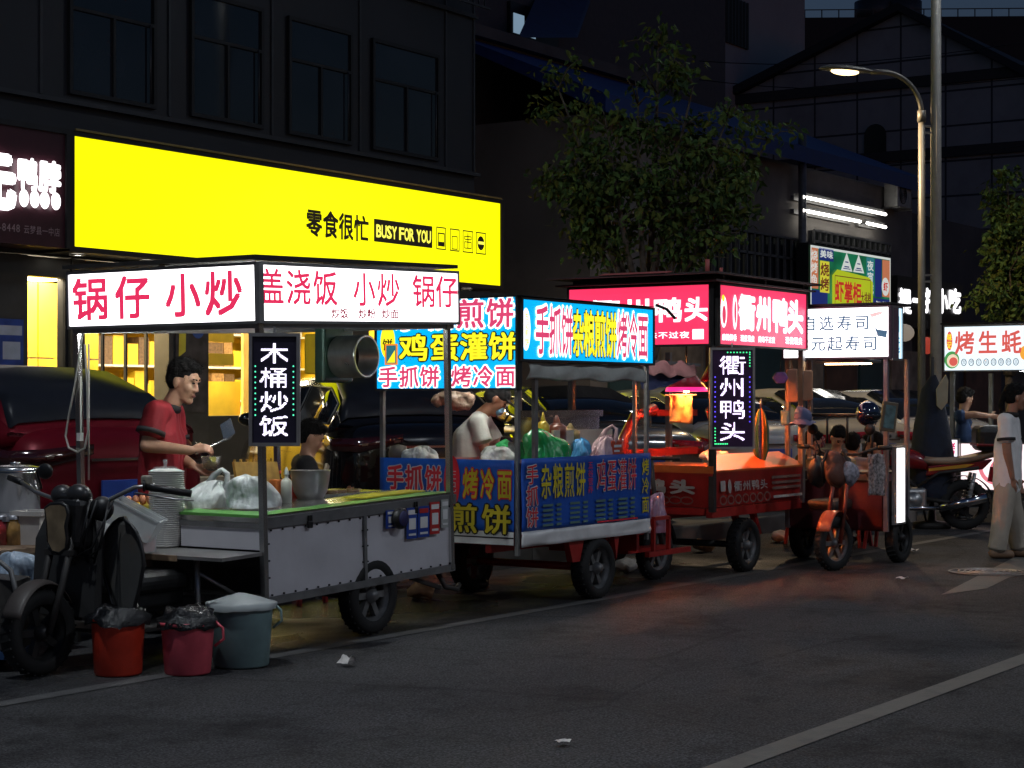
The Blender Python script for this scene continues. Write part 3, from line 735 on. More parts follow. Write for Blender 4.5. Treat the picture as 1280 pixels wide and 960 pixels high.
# ================================================================== STREET LAMPS
POLE2 = mat('pole_lightened', (.6, .58, .5), .45, .2, var=.1, scale=3, dirt=.2)  # same pole finish lightened, standing in for light the tall pole lacks
WFR = mat('window_frame_dark', (.012, .013, .015), .5)
POLE = mat('galvanised_pole', (.2, .19, .165), .45, .35, var=.12, scale=3, dirt=.25, dirtcol=(.2, .18, .15))  # pole finish darkened to offset the strong light of its own lamp
def lamp(base, hz, armdir, arm, warm, lab, r=.075):
    t = thing('street_lamp', lab, 'street lamp', base)
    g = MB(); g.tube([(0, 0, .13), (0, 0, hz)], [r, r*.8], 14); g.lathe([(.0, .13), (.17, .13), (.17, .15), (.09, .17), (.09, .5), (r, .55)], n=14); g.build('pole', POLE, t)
    ax = Vector(armdir).normalized()
    g = MB(); pts = [Vector((0, 0, hz-.05))]
    for k in range(1, 11):
        u = k/10; pts.append(Vector((0, 0, hz))+ax*(arm*(1-math.cos(u*math.pi/2)))*1.0+Vector((0, 0, .58*math.sin(u*math.pi/2))))
    pts.append(pts[-1]+ax*.15)
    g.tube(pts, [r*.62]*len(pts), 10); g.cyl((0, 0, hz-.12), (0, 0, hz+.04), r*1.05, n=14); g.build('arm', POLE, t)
    e = pts[-1]; y_ = math.atan2(ax.y, ax.x); rot = Matrix.Rotation(y_, 3, 'Z') @ Matrix.Rotation(R(-4), 3, 'Y')
    g = MB(); i0 = 0
    prof = [(-.02, .05, .03), (.1, .09, .06), (.35, .14, .075), (.6, .12, .06), (.72, .03, .02)]
    vs = []; fs = []
    for (x, w, h) in prof:
        for k in range(12):
            a = 2*math.pi*k/12; zz = math.sin(a)*h
            if zz < -.01: zz = -.01
            vs.append(e+rot @ Vector((x, w*math.cos(a), zz)))
    for i in range(len(prof)-1):
        for k in range(12): fs.append((i*12+k, i*12+(k+1) % 12, (i+1)*12+(k+1) % 12, (i+1)*12+k))
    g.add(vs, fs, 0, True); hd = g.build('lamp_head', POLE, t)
    g = MB(); g.ball(e+rot @ Vector((.36, 0, -.02)), (.2, .1, .05), 0, 14, rot)
    g.build('lens', emat('lens_warm' if warm else 'lens_cool', (1, .72, .34) if warm else (.9, .95, 1), 4.5 if warm else 40), t)
    return Vector(base)+e+rot @ Vector((.36, 0, -.22)), t
LB = on_y(1152, 400, 9.45)
E_warm, lamp_t = lamp((LB.x, LB.y, 0), on_y(1152, 142, 9.45).z, (-FW.y*.9, FW.x*.9, 0), .56, True, 'short street lamp with a lit warm lamp head on a curved arm', .058)
TB = on_y(1170, 400, 9.3)
lamps = []
def tall(base, lab, rz=0):
    t = thing('street_lamp', lab, 'street lamp', base, rz)
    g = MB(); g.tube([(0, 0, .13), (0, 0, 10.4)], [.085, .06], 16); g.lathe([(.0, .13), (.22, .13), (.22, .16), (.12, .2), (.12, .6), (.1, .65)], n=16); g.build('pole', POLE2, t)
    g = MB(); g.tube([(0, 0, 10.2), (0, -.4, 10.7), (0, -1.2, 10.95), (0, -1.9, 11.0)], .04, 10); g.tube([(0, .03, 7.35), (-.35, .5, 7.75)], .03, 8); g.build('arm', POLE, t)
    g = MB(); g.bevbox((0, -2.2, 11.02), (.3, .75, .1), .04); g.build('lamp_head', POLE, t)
    g = MB(); g.bb((-.11, -2.5, 10.955), (.11, -1.92, 10.968)); g.build('lens', emat('lens_cool', (.9, .95, 1), 40), t)
    return t
tall((TB.x, TB.y, 0), 'tall thick street lamp pole braced to the shorter lit lamp')
tall((4.0, 9.3, 0), 'tall street lamp of the same row at the near end of the street')
tall((8.0, -8.6, 0), 'tall street lamp on the opposite side of the street', R(180))  # unseen lamp, added to brighten the road-side faces of the carts
tall((22.0, -8.6, 0), 'next tall street lamp along the opposite side of the street', R(180))  # unseen lamp, added to brighten the woman and the sushi cart
lamps = [(22.0, -6.4, 10.9, OPP2_W), (TB.x, 9.3-2.2, 10.9, FAR_W), (4.0, 9.3-2.2, 10.9, COOL_W), (8.0, -8.6+2.2, 10.9, OPP_W)]  # first and last entries are the lights of the two added lamps
g = MB()
for py in (158, 166, 344, 352):
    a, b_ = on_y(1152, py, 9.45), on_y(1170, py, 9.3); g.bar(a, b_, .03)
g.build('brace', POLE, lamp_t, (LB.x, LB.y, 0))

# ================================================================== TREES
def leafmat(name, col):
    m = mat(name, col, .65, var=.45, scale=3.5, spec=.15); b = m.node_tree.nodes['Principled BSDF']
    b.inputs['Transmission Weight'].default_value = 0
    return m
def tree(base, hz, limbs, nleaf, rad, lab, lcol, group=None, seed=1, leaf=.1):
    rn = random.Random(seed)
    t = thing('street_tree', lab, 'tree', base, group=group)
    g = MB(); tips = []
    for (z0, dx, dy, zt, bend) in limbs:
        pts = []; rs = []
        for k in range(8):
            u = k/7
            pts.append(Vector((dx*u**1.2+math.sin(u*5+bend)*.05, dy*u**1.2+math.cos(u*4+bend)*.05, z0+(zt-z0)*u))); rs.append(.045*(1-u)+.008)
        g.tube(pts, rs, 7)
        for u in (.58, .72, .84, .93, 1):
            p = pts[min(7, int(u*7))]
            for m_ in range(3):
                a = rn.uniform(0, 6.28); L_ = rn.uniform(.25, .6)*(1.15-u*.4)
                q = p+Vector((math.cos(a)*L_, math.sin(a)*L_, rn.uniform(-.05, .35)))
                g.tube([p, (p+q)/2+Vector((0, 0, .05)), q], [.012, .008, .004], 5); tips.append((q, p))
    g.tube([(0, 0, .1), (.02, 0, hz*.2), (0, .02, limbs[0][0]+.3)], [.09, .075, .05], 9)
    g.build('trunk', mat('bark', (.1, .08, .06), .9, var=.4, scale=18, bump=.6), t)
    g = MB()
    per = max(1, nleaf//len(tips))
    for (q, p) in tips:
        cl = rn.choice((.15, .4, .8, 1.2, 1.7, 2.0))
        for k in range(int(per*cl)):
            u = rn.random()
            c = p.lerp(q, .3+.7*u)+Vector((rn.gauss(0, rad), rn.gauss(0, rad), rn.gauss(0, rad*.8)))
            d = Vector((rn.gauss(0, 1), rn.gauss(0, 1), rn.gauss(-.9, .6))).normalized()
            w = d.cross(Vector((rn.gauss(0, 1), rn.gauss(0, 1), rn.gauss(0, 1)))).normalized()
            n_ = d.cross(w); L_ = leaf*rn.uniform(.7, 1.4); W_ = L_*.26
            g.add([c, c+d*L_*.35+w*W_+n_*W_*.3, c+d*L_, c+d*L_*.35-w*W_+n_*W_*.3], [(0, 1, 2), (0, 2, 3)], rn.choice((0, 0, 1, 2)))
    g.build('crown', [leafmat('leaf_a', (.085, .14, .035)), leafmat('leaf_b', (.1, .12, .025)), leafmat('leaf_c', (.04, .08, .025))], t)
    return t
tb = on_y(806, 340, 9.7)
lm = []
for (px, py, bend) in ((822, 60, 0), (700, 110, 1), (718, 200, 2), (760, 160, 3), (865, 105, 4), (905, 150, 5), (935, 215, 1.5), (800, 130, 2.5), (700, 235, 5), (885, 235, .5), (960, 175, 3.6), (745, 235, 2.9), (845, 200, 4.4)):
    dpt = random.uniform(-.5, .5)
    q = at(px, py, (tb-CAM).dot(FW)+dpt)-Vector((tb.x, tb.y, 0)); lm.append((1.9+random.uniform(-.2, .3), q.x, q.y, q.z, bend))
tree((tb.x, tb.y, .0), 5, lm, 6400, .1, 'leafy street tree standing behind the pink stall sign', None, seed=3, leaf=.095)
tb = on_y(1262, 340, 9.7); lm = []
for (px, py, bend) in ((1258, 228, 0), (1240, 250, 1), (1278, 260, 2), (1243, 300, 3), (1290, 300, 4), (1262, 290, 5), (1310, 250, 1.2), (1262, 340, .4), (1285, 345, 3)):
    q = at(px, py, (tb-CAM).dot(FW)+random.uniform(-.4, .4))-Vector((tb.x, tb.y, 0)); lm.append((1.9, q.x, q.y, q.z, bend))
tree((tb.x, tb.y, 0), 5, lm, 5200, .09, 'slim yellow green street tree rising above the oyster stall sign', None, seed=9, leaf=.11)
# overhead wires
for i, (pa_, pb_, lab) in enumerate((((935, 62), (1300, 50), 'upper'), ((935, 78), (1300, 96), 'middle'), ((1000, 190), (1300, 178), 'lower'))):
    a, b_ = at(pa_[0]-200, pa_[1], 50), at(pb_[0], pb_[1], 46)
    g = MB(); g.tube([a.lerp(b_, k/12)-Vector((0, 0, .5*math.sin(math.pi*k/12))) for k in range(13)], .012, 5)
    tag(g.build('overhead_wire', BLACKP, None, a), lab+' overhead wire strung across the grey gabled building', 'wire', 'overhead wires')
# ================================================================== STALL CARTS
WHITE_L = emat('lightbox_white', (1, .98, 1), 3.2, var=.03)
CYAN_L = emat('lightbox_cyan', (.0, .40, .85), 1.2, var=.06)
PINK_L = emat('lightbox_pink', (1, .042, .135), 1.0, var=.1)
T_RED = emat('lit_red', (.78, .03, .11), .95)
T_RED2 = emat('lit_rose', (.75, .06, .17), .9)
T_WHITE = emat('lit_white', (1, 1, 1), 1.6)
T_YEL = emat('lit_yellow', (1, .85, .02), 1.1)
T_BLK = mat('unlit_black', (.01, .01, .01), .5)
T_GRN = emat('lit_blue_green', (.03, .18, .22), .8)
REDP = mat('red_paint', (.34, .018, .015), .4, var=.2, scale=5, dirt=.35, coat=.2)
DARKIRON = mat('dark_iron', (.035, .033, .032), .6, .4, var=.3, scale=12, dirt=.3)
BANNER = mat('banner_blue_lit', (.016, .13, .62), .38, var=.12, scale=4)  # brighter copy of the blue: light from the neighbouring cart put into the colour
B_RED = mat('banner_red', (.75, .03, .05), .4); B_YEL = mat('banner_yellow', (.7, .58, .03), .4); B_WHITE = mat('banner_white', (.75, .75, .74), .4)
B_BLK = mat('banner_black', (.01, .01, .012), .4); B_DIM = mat('banner_dim', (.12, .22, .2), .4)
RIMM = mat('wheel_rim', (.2, .2, .2), .5, .6, var=.25, scale=15, dirt=.5)
RIMD = mat('wheel_rim_dark', (.035, .035, .036), .5, .6, var=.25, scale=15, dirt=.5)
def wheel(par, c, axis, r, w=.1, rim=RIMM, n=30, name='wheel', spokes=6):
    u, v, d = basis(axis); c = Vector(c)
    g = MB(); prof = [(r*.66, -w*.42), (r*.72, -w*.5), (r*.9, -w*.5), (r*.975, -w*.36), (r, -w*.12), (r, w*.12), (r*.975, w*.36), (r*.9, w*.5), (r*.72, w*.5), (r*.66, w*.42)]
    g.lathe(prof, c, d, n)
    for k in range(n):
        a = 2*math.pi*(k+.5)/n; p = c+(u*math.cos(a)+v*math.sin(a))*r*.985
        t_ = (-u*math.sin(a)+v*math.cos(a)); g.bar(p-d*w*.34+t_*.01, p+d*w*.34-t_*.01, r*.06, r*.05)
    t = g.build(name, RUBBER, par)
    g = MB()
    g.lathe([(r*.67, -w*.4), (r*.67, -w*.3), (r*.6, -w*.22), (r*.6, w*.22), (r*.67, w*.3), (r*.67, w*.4)], c, d, n)
    g.lathe([(.001, -w*.55), (r*.1, -w*.55), (r*.13, -w*.45), (r*.2, -w*.3), (r*.2, w*.3), (r*.13, w*.45), (r*.1, w*.55), (.001, w*.55)], c, d, 16)
    for k in range(spokes):
        a = 2*math.pi*k/spokes; e = u*math.cos(a)+v*math.sin(a); g.bar(c+e*r*.15, c+e*r*.62, w*.3, r*.17)
    g.build('rim', rim, t)
    return t
def lightbox(par, F, depth, panel, house, xf=None, name='sign_board', edge=.018):
    """a backlit box: housing behind and around the face, lit panel in front; returns the panel object"""
    g = MB(xf); e = edge
    def P(a, b, n): return F.o+F.r*a+F.u*b+F.n*n
    def bx(a0, b0, a1, b1, n0, n1):
        vs = [P(a, b, n) for a in (a0, a1) for b in (b0, b1) for n in (n0, n1)]
        g.add(vs, [(0, 1, 3, 2), (4, 6, 7, 5), (0, 4, 5, 1), (2, 3, 7, 6), (0, 2, 6, 4), (1, 5, 7, 3)])
    bx(-e, -e, F.w+e, F.h+e, -depth, -.002)
    bx(-e, -e, F.w+e, 0, 0, .012); bx(-e, F.h, F.w+e, F.h+e, 0, .012); bx(-e, 0, 0, F.h, 0, .012); bx(F.w, 0, F.w+e, F.h, 0, .012)
    h_ = g.build(name, house, par)
    g = MB(xf); g.add([F.p(0, 0), F.p(1, 0), F.p(1, 1), F.p(0, 1)], [(0, 1, 2, 3)]); g.build('light_panel', panel, h_)
    return h_
def sheet(F, mb, a0, b0, a1, b1, amp=.012, nu=24, nv=10, seed=0, mi=0, lift=.0):
    """a hanging printed cloth, rippled"""
    from mathutils import noise
    def fn(u, v):
        a = a0+(a1-a0)*u; b = b0+(b1-b0)*v
        return F.p(a, b, lift+amp*noise.noise(Vector((u*5+seed, v*2, seed))))
    mb.grid(fn, nu, nv, mi)
# ------------------------------------------------------------------ CART 1 : white fried rice cart
X1, Y1 = 8.17, 7.2
c1 = thing('food_cart', 'white panelled tricycle food cart with red characters on white light boxes', 'food cart', (X1, Y1, 0))
L1c, W1 = 1.93, 1.52
def xf1(p): return Vector((p.x-.031*(p.z-.5), p.y, p.z+.031*p.x))
for (x, y, z0) in ((0, 0, .3), (L1c-.05, 0, .3), (0, W1, .3), (L1c-.05, W1, .3)):
    g = MB(xf1); g.bb((x-.018, y-.018, z0), (x+.018, y+.018, 1.955)); g.build('post', STEEL, c1)
g = MB(xf1)
g.bb((-.06, -.03, 2.325), (L1c+.05, W1+.06, 2.35)); g.build('roof', DARKIRON, c1)
g = MB(xf1)
for y in (.01, W1): g.bb((-.02, y-.02, 1.92), (L1c+.02, y+.02, 1.955))
for x in (.0, L1c-.05): g.bb((x-.02, .032, 1.921), (x+.02, W1-.022, 1.954))
g.bb((.0, .75, 2.28), (L1c, .8, 2.32)); g.build('top_frame', ALU, c1)
# end light box, facing along the street
FE = Face((-.03, 1.55, 1.965), (0, -1, 0), (0, 0, 1), 1.555, .325)
h = lightbox(c1, FE, .06, WHITE_L, ALU, xf1)
g = MB(xf1)
def v1(px): return (1.55-(on_x(px, 370, X1-.08).y-Y1))/1.555
for ch, a0, a1 in (('锅', 92, 136), ('仔', 145, 188), ('小', 208, 251), ('炒', 257, 304)): FE.letter(g, ch, v1(a0), .1, v1(a1), .93, .03, .006)
g.build('lettering', T_RED, h)
FF = Face((.0, -.03, 1.965), (1, 0, 0), (0, 0, 1), 1.96, .325)
h = lightbox(c1, FF, .06, WHITE_L, ALU, xf1)
def u1(px): return (on_y(px, 360, Y1-.03).x-X1+.05)/1.96
g = MB(xf1)
for ch, pl, pr in zip('盖浇饭小炒锅仔', (324, 357, 391, 441, 471, 515, 544), (354, 388, 421, 468, 499, 543, 571)): FF.letter(g, ch, u1(pl), .28, u1(pr), .95, .02, .006)
g.build('lettering', T_RED, h)
g = MB(xf1)
for tx, pl, pr in (('炒饭', 413, 434), ('炒粉', 447, 468), ('炒面', 476, 497)): FF.row(g, tx, u1(pl), .05, u1(pr), .25, .05, .035, .006)
g.build('lettering', emat('lit_red_dim', (.3, .03, .06), .8), h)
g = MB(xf1); g.bb((-.047, -.047, 1.95), (-.02, -.02, 2.3)); g.build('corner_trim', ALU, c1)
# counter
CL = mat('white_panel', (.58, .57, .6), .45, var=.06, scale=3, bump=.12, bscale=5, dirt=.18, dirtcol=(.25, .22, .2))
g = MB(xf1); g.bb((.0, .0, .775), (L1c, 1.05, .815)); g.build('counter', STEEL, c1)
g = MB(xf1); g.bb((-.012, -.012, .74), (L1c+.01, 0, .805)); g.bb((-.012, .001, .74), (0, 1.0, .772)); g.build('counter_edge', GREYM, c1)
GREEN = mat('green_mat', (.1, .32, .06), .45, var=.3, scale=4, dirt=.15); 
g = MB(xf1); g.grid(lambda a, b: Vector((-.008+(L1c-.01)*a, -.004+.17*b, .822+.004*math.sin(a*37)*math.sin(b*9))), 40, 6); g.grid(lambda a, b: Vector((-.008+.2*a, .166+.84*b, .822+.004*math.sin(a*9)*math.sin(b*23))), 6, 20); g.bb((-.012, -.009, .806), (-.008, 1.0, .822)); g.build('table_mat', GREEN, c1)
g = MB(xf1); g.bb((1.2, .18, .824), (1.85, .36, .832)); g.build('table_mat', mat('yellow_mat', (.7, .62, .04), .4), c1)
PB = [(.03, .935), (.965, L1c-.04)]
for i, (xa, xb) in enumerate(PB):
    g = MB(xf1); g.grid(lambda a, b: Vector((xa+(xb-xa)*a, .004-.006*math.sin(a*9+i)*math.sin(b*7), .335+.40*b)), 20, 10)
    g.build('side_panel', CL, c1)
    g = MB(xf1)
    for k in range(9):
        x = xa+.03+(xb-xa-.06)*k/8
        for z in (.345, .728): g.box((x, -.006, z), (.008, .01, .011))
    for z in (.45, .55, .65): g.box((xa+.008, -.006, z), (.008, .01, .01)); g.box((xb-.008, -.006, z), (.008, .01, .01))
    g.build('studs', BLACKP, c1)
g = MB(xf1); g.bb((.937, -.012, .3), (.963, .01, .74)); g.build('mullion', GREYM, c1)
g = MB(xf1); g.bb((-.01, -.014, .29), (L1c-.02, .03, .333)); g.bb((-.01, .031, .29), (.03, 1.5, .333)); g.bb((L1c-.06, .031, .29), (L1c-.02, 1.5, .333)); g.bb((.1, .7, .25), (L1c-.1, .76, .32)); g.build('chassis', GREYM, c1)
g = MB(xf1); g.bb((.0, 1.03, .33), (L1c-.06, 1.05, .774)); g.build('back_panel', mat('grimy_panel', (.2, .19, .18), .6, dirt=.5), c1)
g = MB(xf1); g.bb((-.004, .02, .615), (.0, .66, .74)); g.build('end_panel', CL, c1); g = MB(xf1); g.bb((L1c-.05, .02, .335), (L1c-.046, 1.03, .774)); g.build('end_panel', CL, c1)
g = MB(xf1); g.bb((.03, .66, .58), (.05, 1.04, .74)); g.build('inner_panel', DARKIRON, c1); g = MB(xf1); g.bb((.1, .1, .335), (.11, 1.0, .6)); g.build('inner_panel', DARKIRON, c1)
g = MB(xf1); g.bb((-.36, -.0, .585), (-.02, 1.05, .605)); g.build('shelf', mat('shelf_zinc', (.33, .32, .31), .35, .6, dirt=.4), c1)
g = MB(xf1); g.bb((-.375, .35, .573), (-.361, 1.06, .606)); g.build('shelf_edge', mat('shelf_wood', (.3, .2, .12), .7, dirt=.4), c1)
g = MB(xf1); g.tube([(-.25, .3, .58), (-.25, .3, .12)], .018, 8); g.tube([(-.25, .3, .5), (-.02, .2, .34)], .012, 8); g.build('shelf_leg', ALU, c1)
wheel(c1, (1.06, .06, .245+.01), (0, 1, 0), .245, .13, RIMM)
wheel(c1, (1.06, 1.42, .255), (0, 1, 0), .245, .13, RIMM)
g = MB(); g.cyl((1.06, .1, .255), (1.06, 1.4, .255), .03, n=10); g.build('axle', DARKIRON, c1)
g = MB(); g.bar((1.5, .05, .33), (1.82, .05, .24), .025); g.tube([(1.85, .1, .36), (1.85, .02, .24), (1.95, .0, .22), (2.05, .05, .24)], .018, 8); g.build('tow_bar', DARKIRON, c1)
# clips and hooks on the panel edge
for x in (.40, 1.47):
    g = MB(xf1); g.bevbox((x, -.02, .735), (.04, .02, .045), .006); g.bar((x-.012, -.022, .755), (x-.012, -.022, .79), .01); g.bar((x+.012, -.022, .755), (x+.012, -.022, .79), .01); g.build('clip', BLACKP, c1)
# lamps under the roof
g = MB(xf1); g.cyl((.1, .42, 1.985), (1.0, .42, 1.985), .014, n=8); f = g.build('lamp_tube', emat('tube_white', (.95, 1, .98), 120), c1)
g = MB(xf1); g.bar((.08, .38, 2.01), (1.02, .38, 2.01), .03, .03); g.build('batten', ALU, f)
# tricycle front end ------------------------------------------------
def grip_bar(pts, r=.012): return pts
wheel(c1, (-1.28, .50, .235), (.0, 1, 0), .235, .12, RIMD, spokes=5)
g = MB()
for s_ in (-.075, .075): g.tube([(-1.27, .5+s_, .235), (-1.17, .5+s_, .5), (-1.09, .5+s_, .78)], .02, 10)
g.box((-1.12, .5, .66), (.06, .2, .03)); g.build('fork', DARKIRON, c1)
g = MB()                                                              # mudguard arched over the tyre
def fend(a, b):
    t_ = R(20+130*a); r_ = .275-.02*(2*b-1)**2
    return Vector((-1.28-math.cos(t_)*r_, .5+(b-.5)*.15-math.cos(t_)*.06, .245+math.sin(t_)*r_))
g.grid(fend, 16, 6); g.build('mudguard', mat('mudguard_grey', (.055, .045, .04), .55, dirt=.5), c1, solid=.006)
g = MB()
g.prism([(-1.06, .3, .3), (-1.03, .3, .72), (-1.0, .36, .86), (-1.0, .74, .86), (-1.03, .8, .72), (-1.06, .8, .3)], (.05, 0, 0)); g.build('leg_shield', mat('shield_dark', (.03, .03, .03), .5, dirt=.5), c1)
g = MB(); s_ = [Vector((-.97+.05*t_, .2+.19*math.cos(a_)*(1 if math.sin(a_) > -.1 else 1+.55*math.sin(a_))+.04*min(0, z_), .60+z_)) for a_, z_, t_ in [(R(d_), (.25*math.sin(R(d_)) if d_ <= 180 else .42*math.sin(R(d_))), 1 if math.cos(R(d_)) > 0 else 0) for d_ in range(0, 360, 15)]]
g.prism(s_, (.035, .02, 0)); sp = g.build('wind_guard', mat('guard_grey', (.07, .07, .066), .6, dirt=.6, dirtcol=(.09, .06, .04)), c1, bevel=.008)
g = MB(); g.tube([Vector(p)+Vector((-.008, -.006, 0)) for p in s_+[s_[0]]], .011, 6); g.build('rim_trim', BLACKP, sp)
# headlamp cowl with tan lens
FH = Face((-1.13, .58, .66), (.05, -1, 0), (-.0, .08, 1), .19, .27)
g = MB(); g.bevbox((-1.04, .48, .82), (.15, .24, .3), .05, 0, Matrix.Rotation(R(-3), 3, 'Z'), 3); g.build('cowl', BLACKP, c1)
g = MB(); hp = [(.12, .2), (.28, .03), (.55, .0), (.8, .1), (.86, .3), (.82, .55), (.95, .78), (.9, .95), (.7, 1.0), (.3, .98), (.08, .9), (.12, .6)]
g.prism([FH.p(a, b, .0) for a, b in hp], FH.n*.03); hl = g.build('headlamp', mat('headlamp_lens', (.24, .18, .11), .12, var=.35, scale=9, coat=.6), c1)
g = MB(); g.tube([FH.p(a, b, .018) for a, b in hp+[hp[0]]], .014, 6); g.build('bezel', BLACKP, hl)
g = MB(); g.ball((-1.05, .56, .97), (.06, .07, .06)); g.ball((-1.05, .43, .975), (.06, .08, .062)); g.bevbox((-1.04, .49, .965), (.12, .22, .06), .025); g.build('instrument_pod', mat('pod_black', (.025, .025, .026), .35), c1)
g = MB(); g.tube([(-1.0, .95, 1.03), (-1.03, .8, .98), (-1.04, .56, .93), (-1.0, .3, .93), (-.93, .12, 1.02), (-.87, .03, 1.03)], .012, 8); hb = g.build('handlebar', mat('bar_chrome', (.3, .3, .3), .3, .8), c1)
g = MB(); g.tube([(-.9, .08, 1.025), (-.76, -.14, .985)], [.02, .021], 10); g.tube([(-.9, .07, 1.03), (-.91, .08, 1.03)], .034, 10); g.build('grip', BLACKP, hb)
g = MB(); g.tube([(-1.0, .95, 1.03), (-.93, 1.13, 1.05)], .019, 10); g.build('grip', BLACKP, hb)
g = MB(); g.bevbox((-.885, .075, 1.06), (.05, .05, .05), .01); g.build('brake_reservoir', mat('resin', (.3, .28, .22), .4), hb)
g = MB(); g.tube([(-.93, .12, .99), (-.82, -.08, .955), (-.76, -.16, .95)], .006, 6); g.build('brake_lever', ALU, hb)
g = MB(); g.tube([(-1.03, .75, 1.0), (-1.04, .78, 1.1), (-1.05, .72, 1.13)], .007, 6); g.ball((-1.05, .7, 1.1), (.02, .06, .045)); g.build('mirror', BLACKP, hb)
g = MB()
rn = random.Random(5)
for k in range(9):
    a = Vector((-1.03+rn.uniform(-.04, .06), .28+rn.uniform(-.1, .1), .95)); b = Vector((-1.03+rn.uniform(-.03, .05), .4+rn.uniform(-.1, .15), .6))
    m_ = (a+b)/2+Vector((-.07, rn.uniform(-.12, .02), rn.uniform(-.12, .05))); g.tube([a, m_, b], .006, 5)
g.ball((-1.0, .3, .9), (.06, .07, .07)); g.build('cable_bundle', BLACKP, c1)
g = MB(); g.bar((-1.0, .5, .3), (-.1, .5, .3), .08, .06); g.bar((-.95, .5, .3), (-1.07, .5, .85), .05); g.build('front_frame', DARKIRON, c1)
g = MB(); g.bevbox((-.5, .55, .45), (.5, .42, .12), .05, seg=3); g.bevbox((-.45, .55, .35), (.4, .3, .1), .02); g.build('seat', BLACKP, c1)
g = MB(); g.bb((-.95, .2, .2), (-.05, .9, .22)); g.build('footboard', DARKIRON, c1)
# payment cards (codes left blank) hanging from the panel edge
def card(px0, px1, py0, py1, col, band, lab):
    a = on_y(px0, py1, Y1-.02); b = on_y(px1, py0, Y1-.02)
    t = thing('payment_card', lab, 'payment card', (a.x, Y1-.025, a.z), group='payment cards on the white cart')
    F = Face((0, 0, 0), (1, 0, 0), (0, 0, 1), b.x-a.x, b.z-a.z)
    g = MB(); g.bb((0, .001, 0), (F.w, .005, F.h)); g.build('card', col, t)
    g = MB(); F.rect(g, .17, .3, .83, .66, .002); g.build('blank_square', B_WHITE, t)
    g = MB(); F.rect(g, .1, .78, .9, .93, .002, 0); F.rect(g, .15, .1, .85, .17, .002, 1); g.build('print', [band, B_WHITE], t)
CBLUE = mat('card_blue', (.02, .06, .32), .4); CRED = mat('card_red', (.5, .03, .03), .4); CGREY = mat('card_grey', (.4, .42, .4), .5)
card(482, 497, 637, 661, CBLUE, B_WHITE, 'small square blue card behind the round black speaker')
card(508, 521, 634, 674, CBLUE, B_WHITE, 'narrow blue card between the speaker and the wider blue card')
card(522, 536, 632, 672, CBLUE, CRED, 'wider blue card beside the red card')
card(537, 549, 627, 668, CRED, B_WHITE, 'red payment card with rounded top')
card(551, 560, 624, 660, CGREY, B_WHITE, 'faded grey card at the corner post of the white cart')
p = on_y(500, 648, Y1-.05)
t = thing('payment_speaker', 'small round black payment speaker hanging on the white cart panel', 'speaker', (p.x, p.y, p.z))
g = MB(); g.lathe([(.001, -.03), (.055, -.03), (.068, -.02), (.07, .0), (.065, .02), (.001, .022)], (0, 0, 0), (0, 1, 0)); g.build('body', BLACKP, t)
g = MB(); g.lathe([(.05, -.032), (.045, -.038), (.001, -.038)], (0, 0, 0), (0, 1, 0)); g.build('grille', mat('navy_grille', (.02, .02, .08), .6), t)

# ------------------------------------------------------------------ LED boards
def ledboard(c, nrm, w, h, chars, lab, name, green, dotcol, blue=None):
    n = Vector(nrm).normalized(); r = Vector((0, 0, 1)).cross(n); c = Vector(c)
    t = thing('led_sign', lab, 'LED sign', c)
    o = -r*(w/2)-Vector((0, 0, h/2)); F = Face(o, r, (0, 0, 1), w, h)
    lb = lightbox(t, F, .045, mat('led_board_'+name, (.03, .01, .045) if not green else (.014, .012, .03), .4), ALU, None, 'casing', .02)
    g = MB(); nn = len(chars)
    x0, x1 = .17, .83
    if nn == 4: ys = [(.045+(.91/4)*(3-i)+.012, .045+(.91/4)*(4-i)-.012) for i in range(4)]
    for ch, (b0, b1) in zip(chars, ys):
        F.leds(g, ch, x0, b0, x1, b1, 22, 24, w*.018, .022, .004)
    g.build('lettering', emat('led_white_'+name, dotcol, 1.9), t)
    g = MB()
    for k in range(10):
        b = .26+.46*k/9
        for a in (.07, .93): F.dot(g, a, b if green else b, w*.02, .004)
    g.build('dot_border', emat('led_side_'+name, (.1, .9, .5) if green else (.12, .08, 1), 1.4), t)
    if not green:
        g = MB()
        for k in range(8): F.dot(g, .38+.55*k/7, .975, w*.02, .004); F.dot(g, .07+.3*k/7, .03, w*.02, .004)
        for k in range(5): F.dot(g, .93, .955-.03*k, w*.02, .004); F.dot(g, .07, .06+.033*k, w*.02, .004)
        g.build('dot_border', emat('led_green_'+name, (.06, .85, .3), 1.4), t)
    g = MB(); g.bar(F.p(.5, 1, -.02), F.p(.5, 1, -.02)+Vector((0, 0, .06)), .01); g.build('hanger', ALU, t)
    return t
p = at(343, 487, 10.62)
ledboard(p, (-.80, -.60, 0), .255, .615, '木桶炒饭', 'upright LED sign with four white characters hung on the white cart corner post', 'one', True, (.86, .8, 1))
p = at(915.5, 498, 15.35)
ledboard(p, (-.80, -.60, 0), .34, .81, '衢州鸭头', 'upright purple LED sign with four white characters at the pink stall corner', 'two', False, (.85, .72, 1))

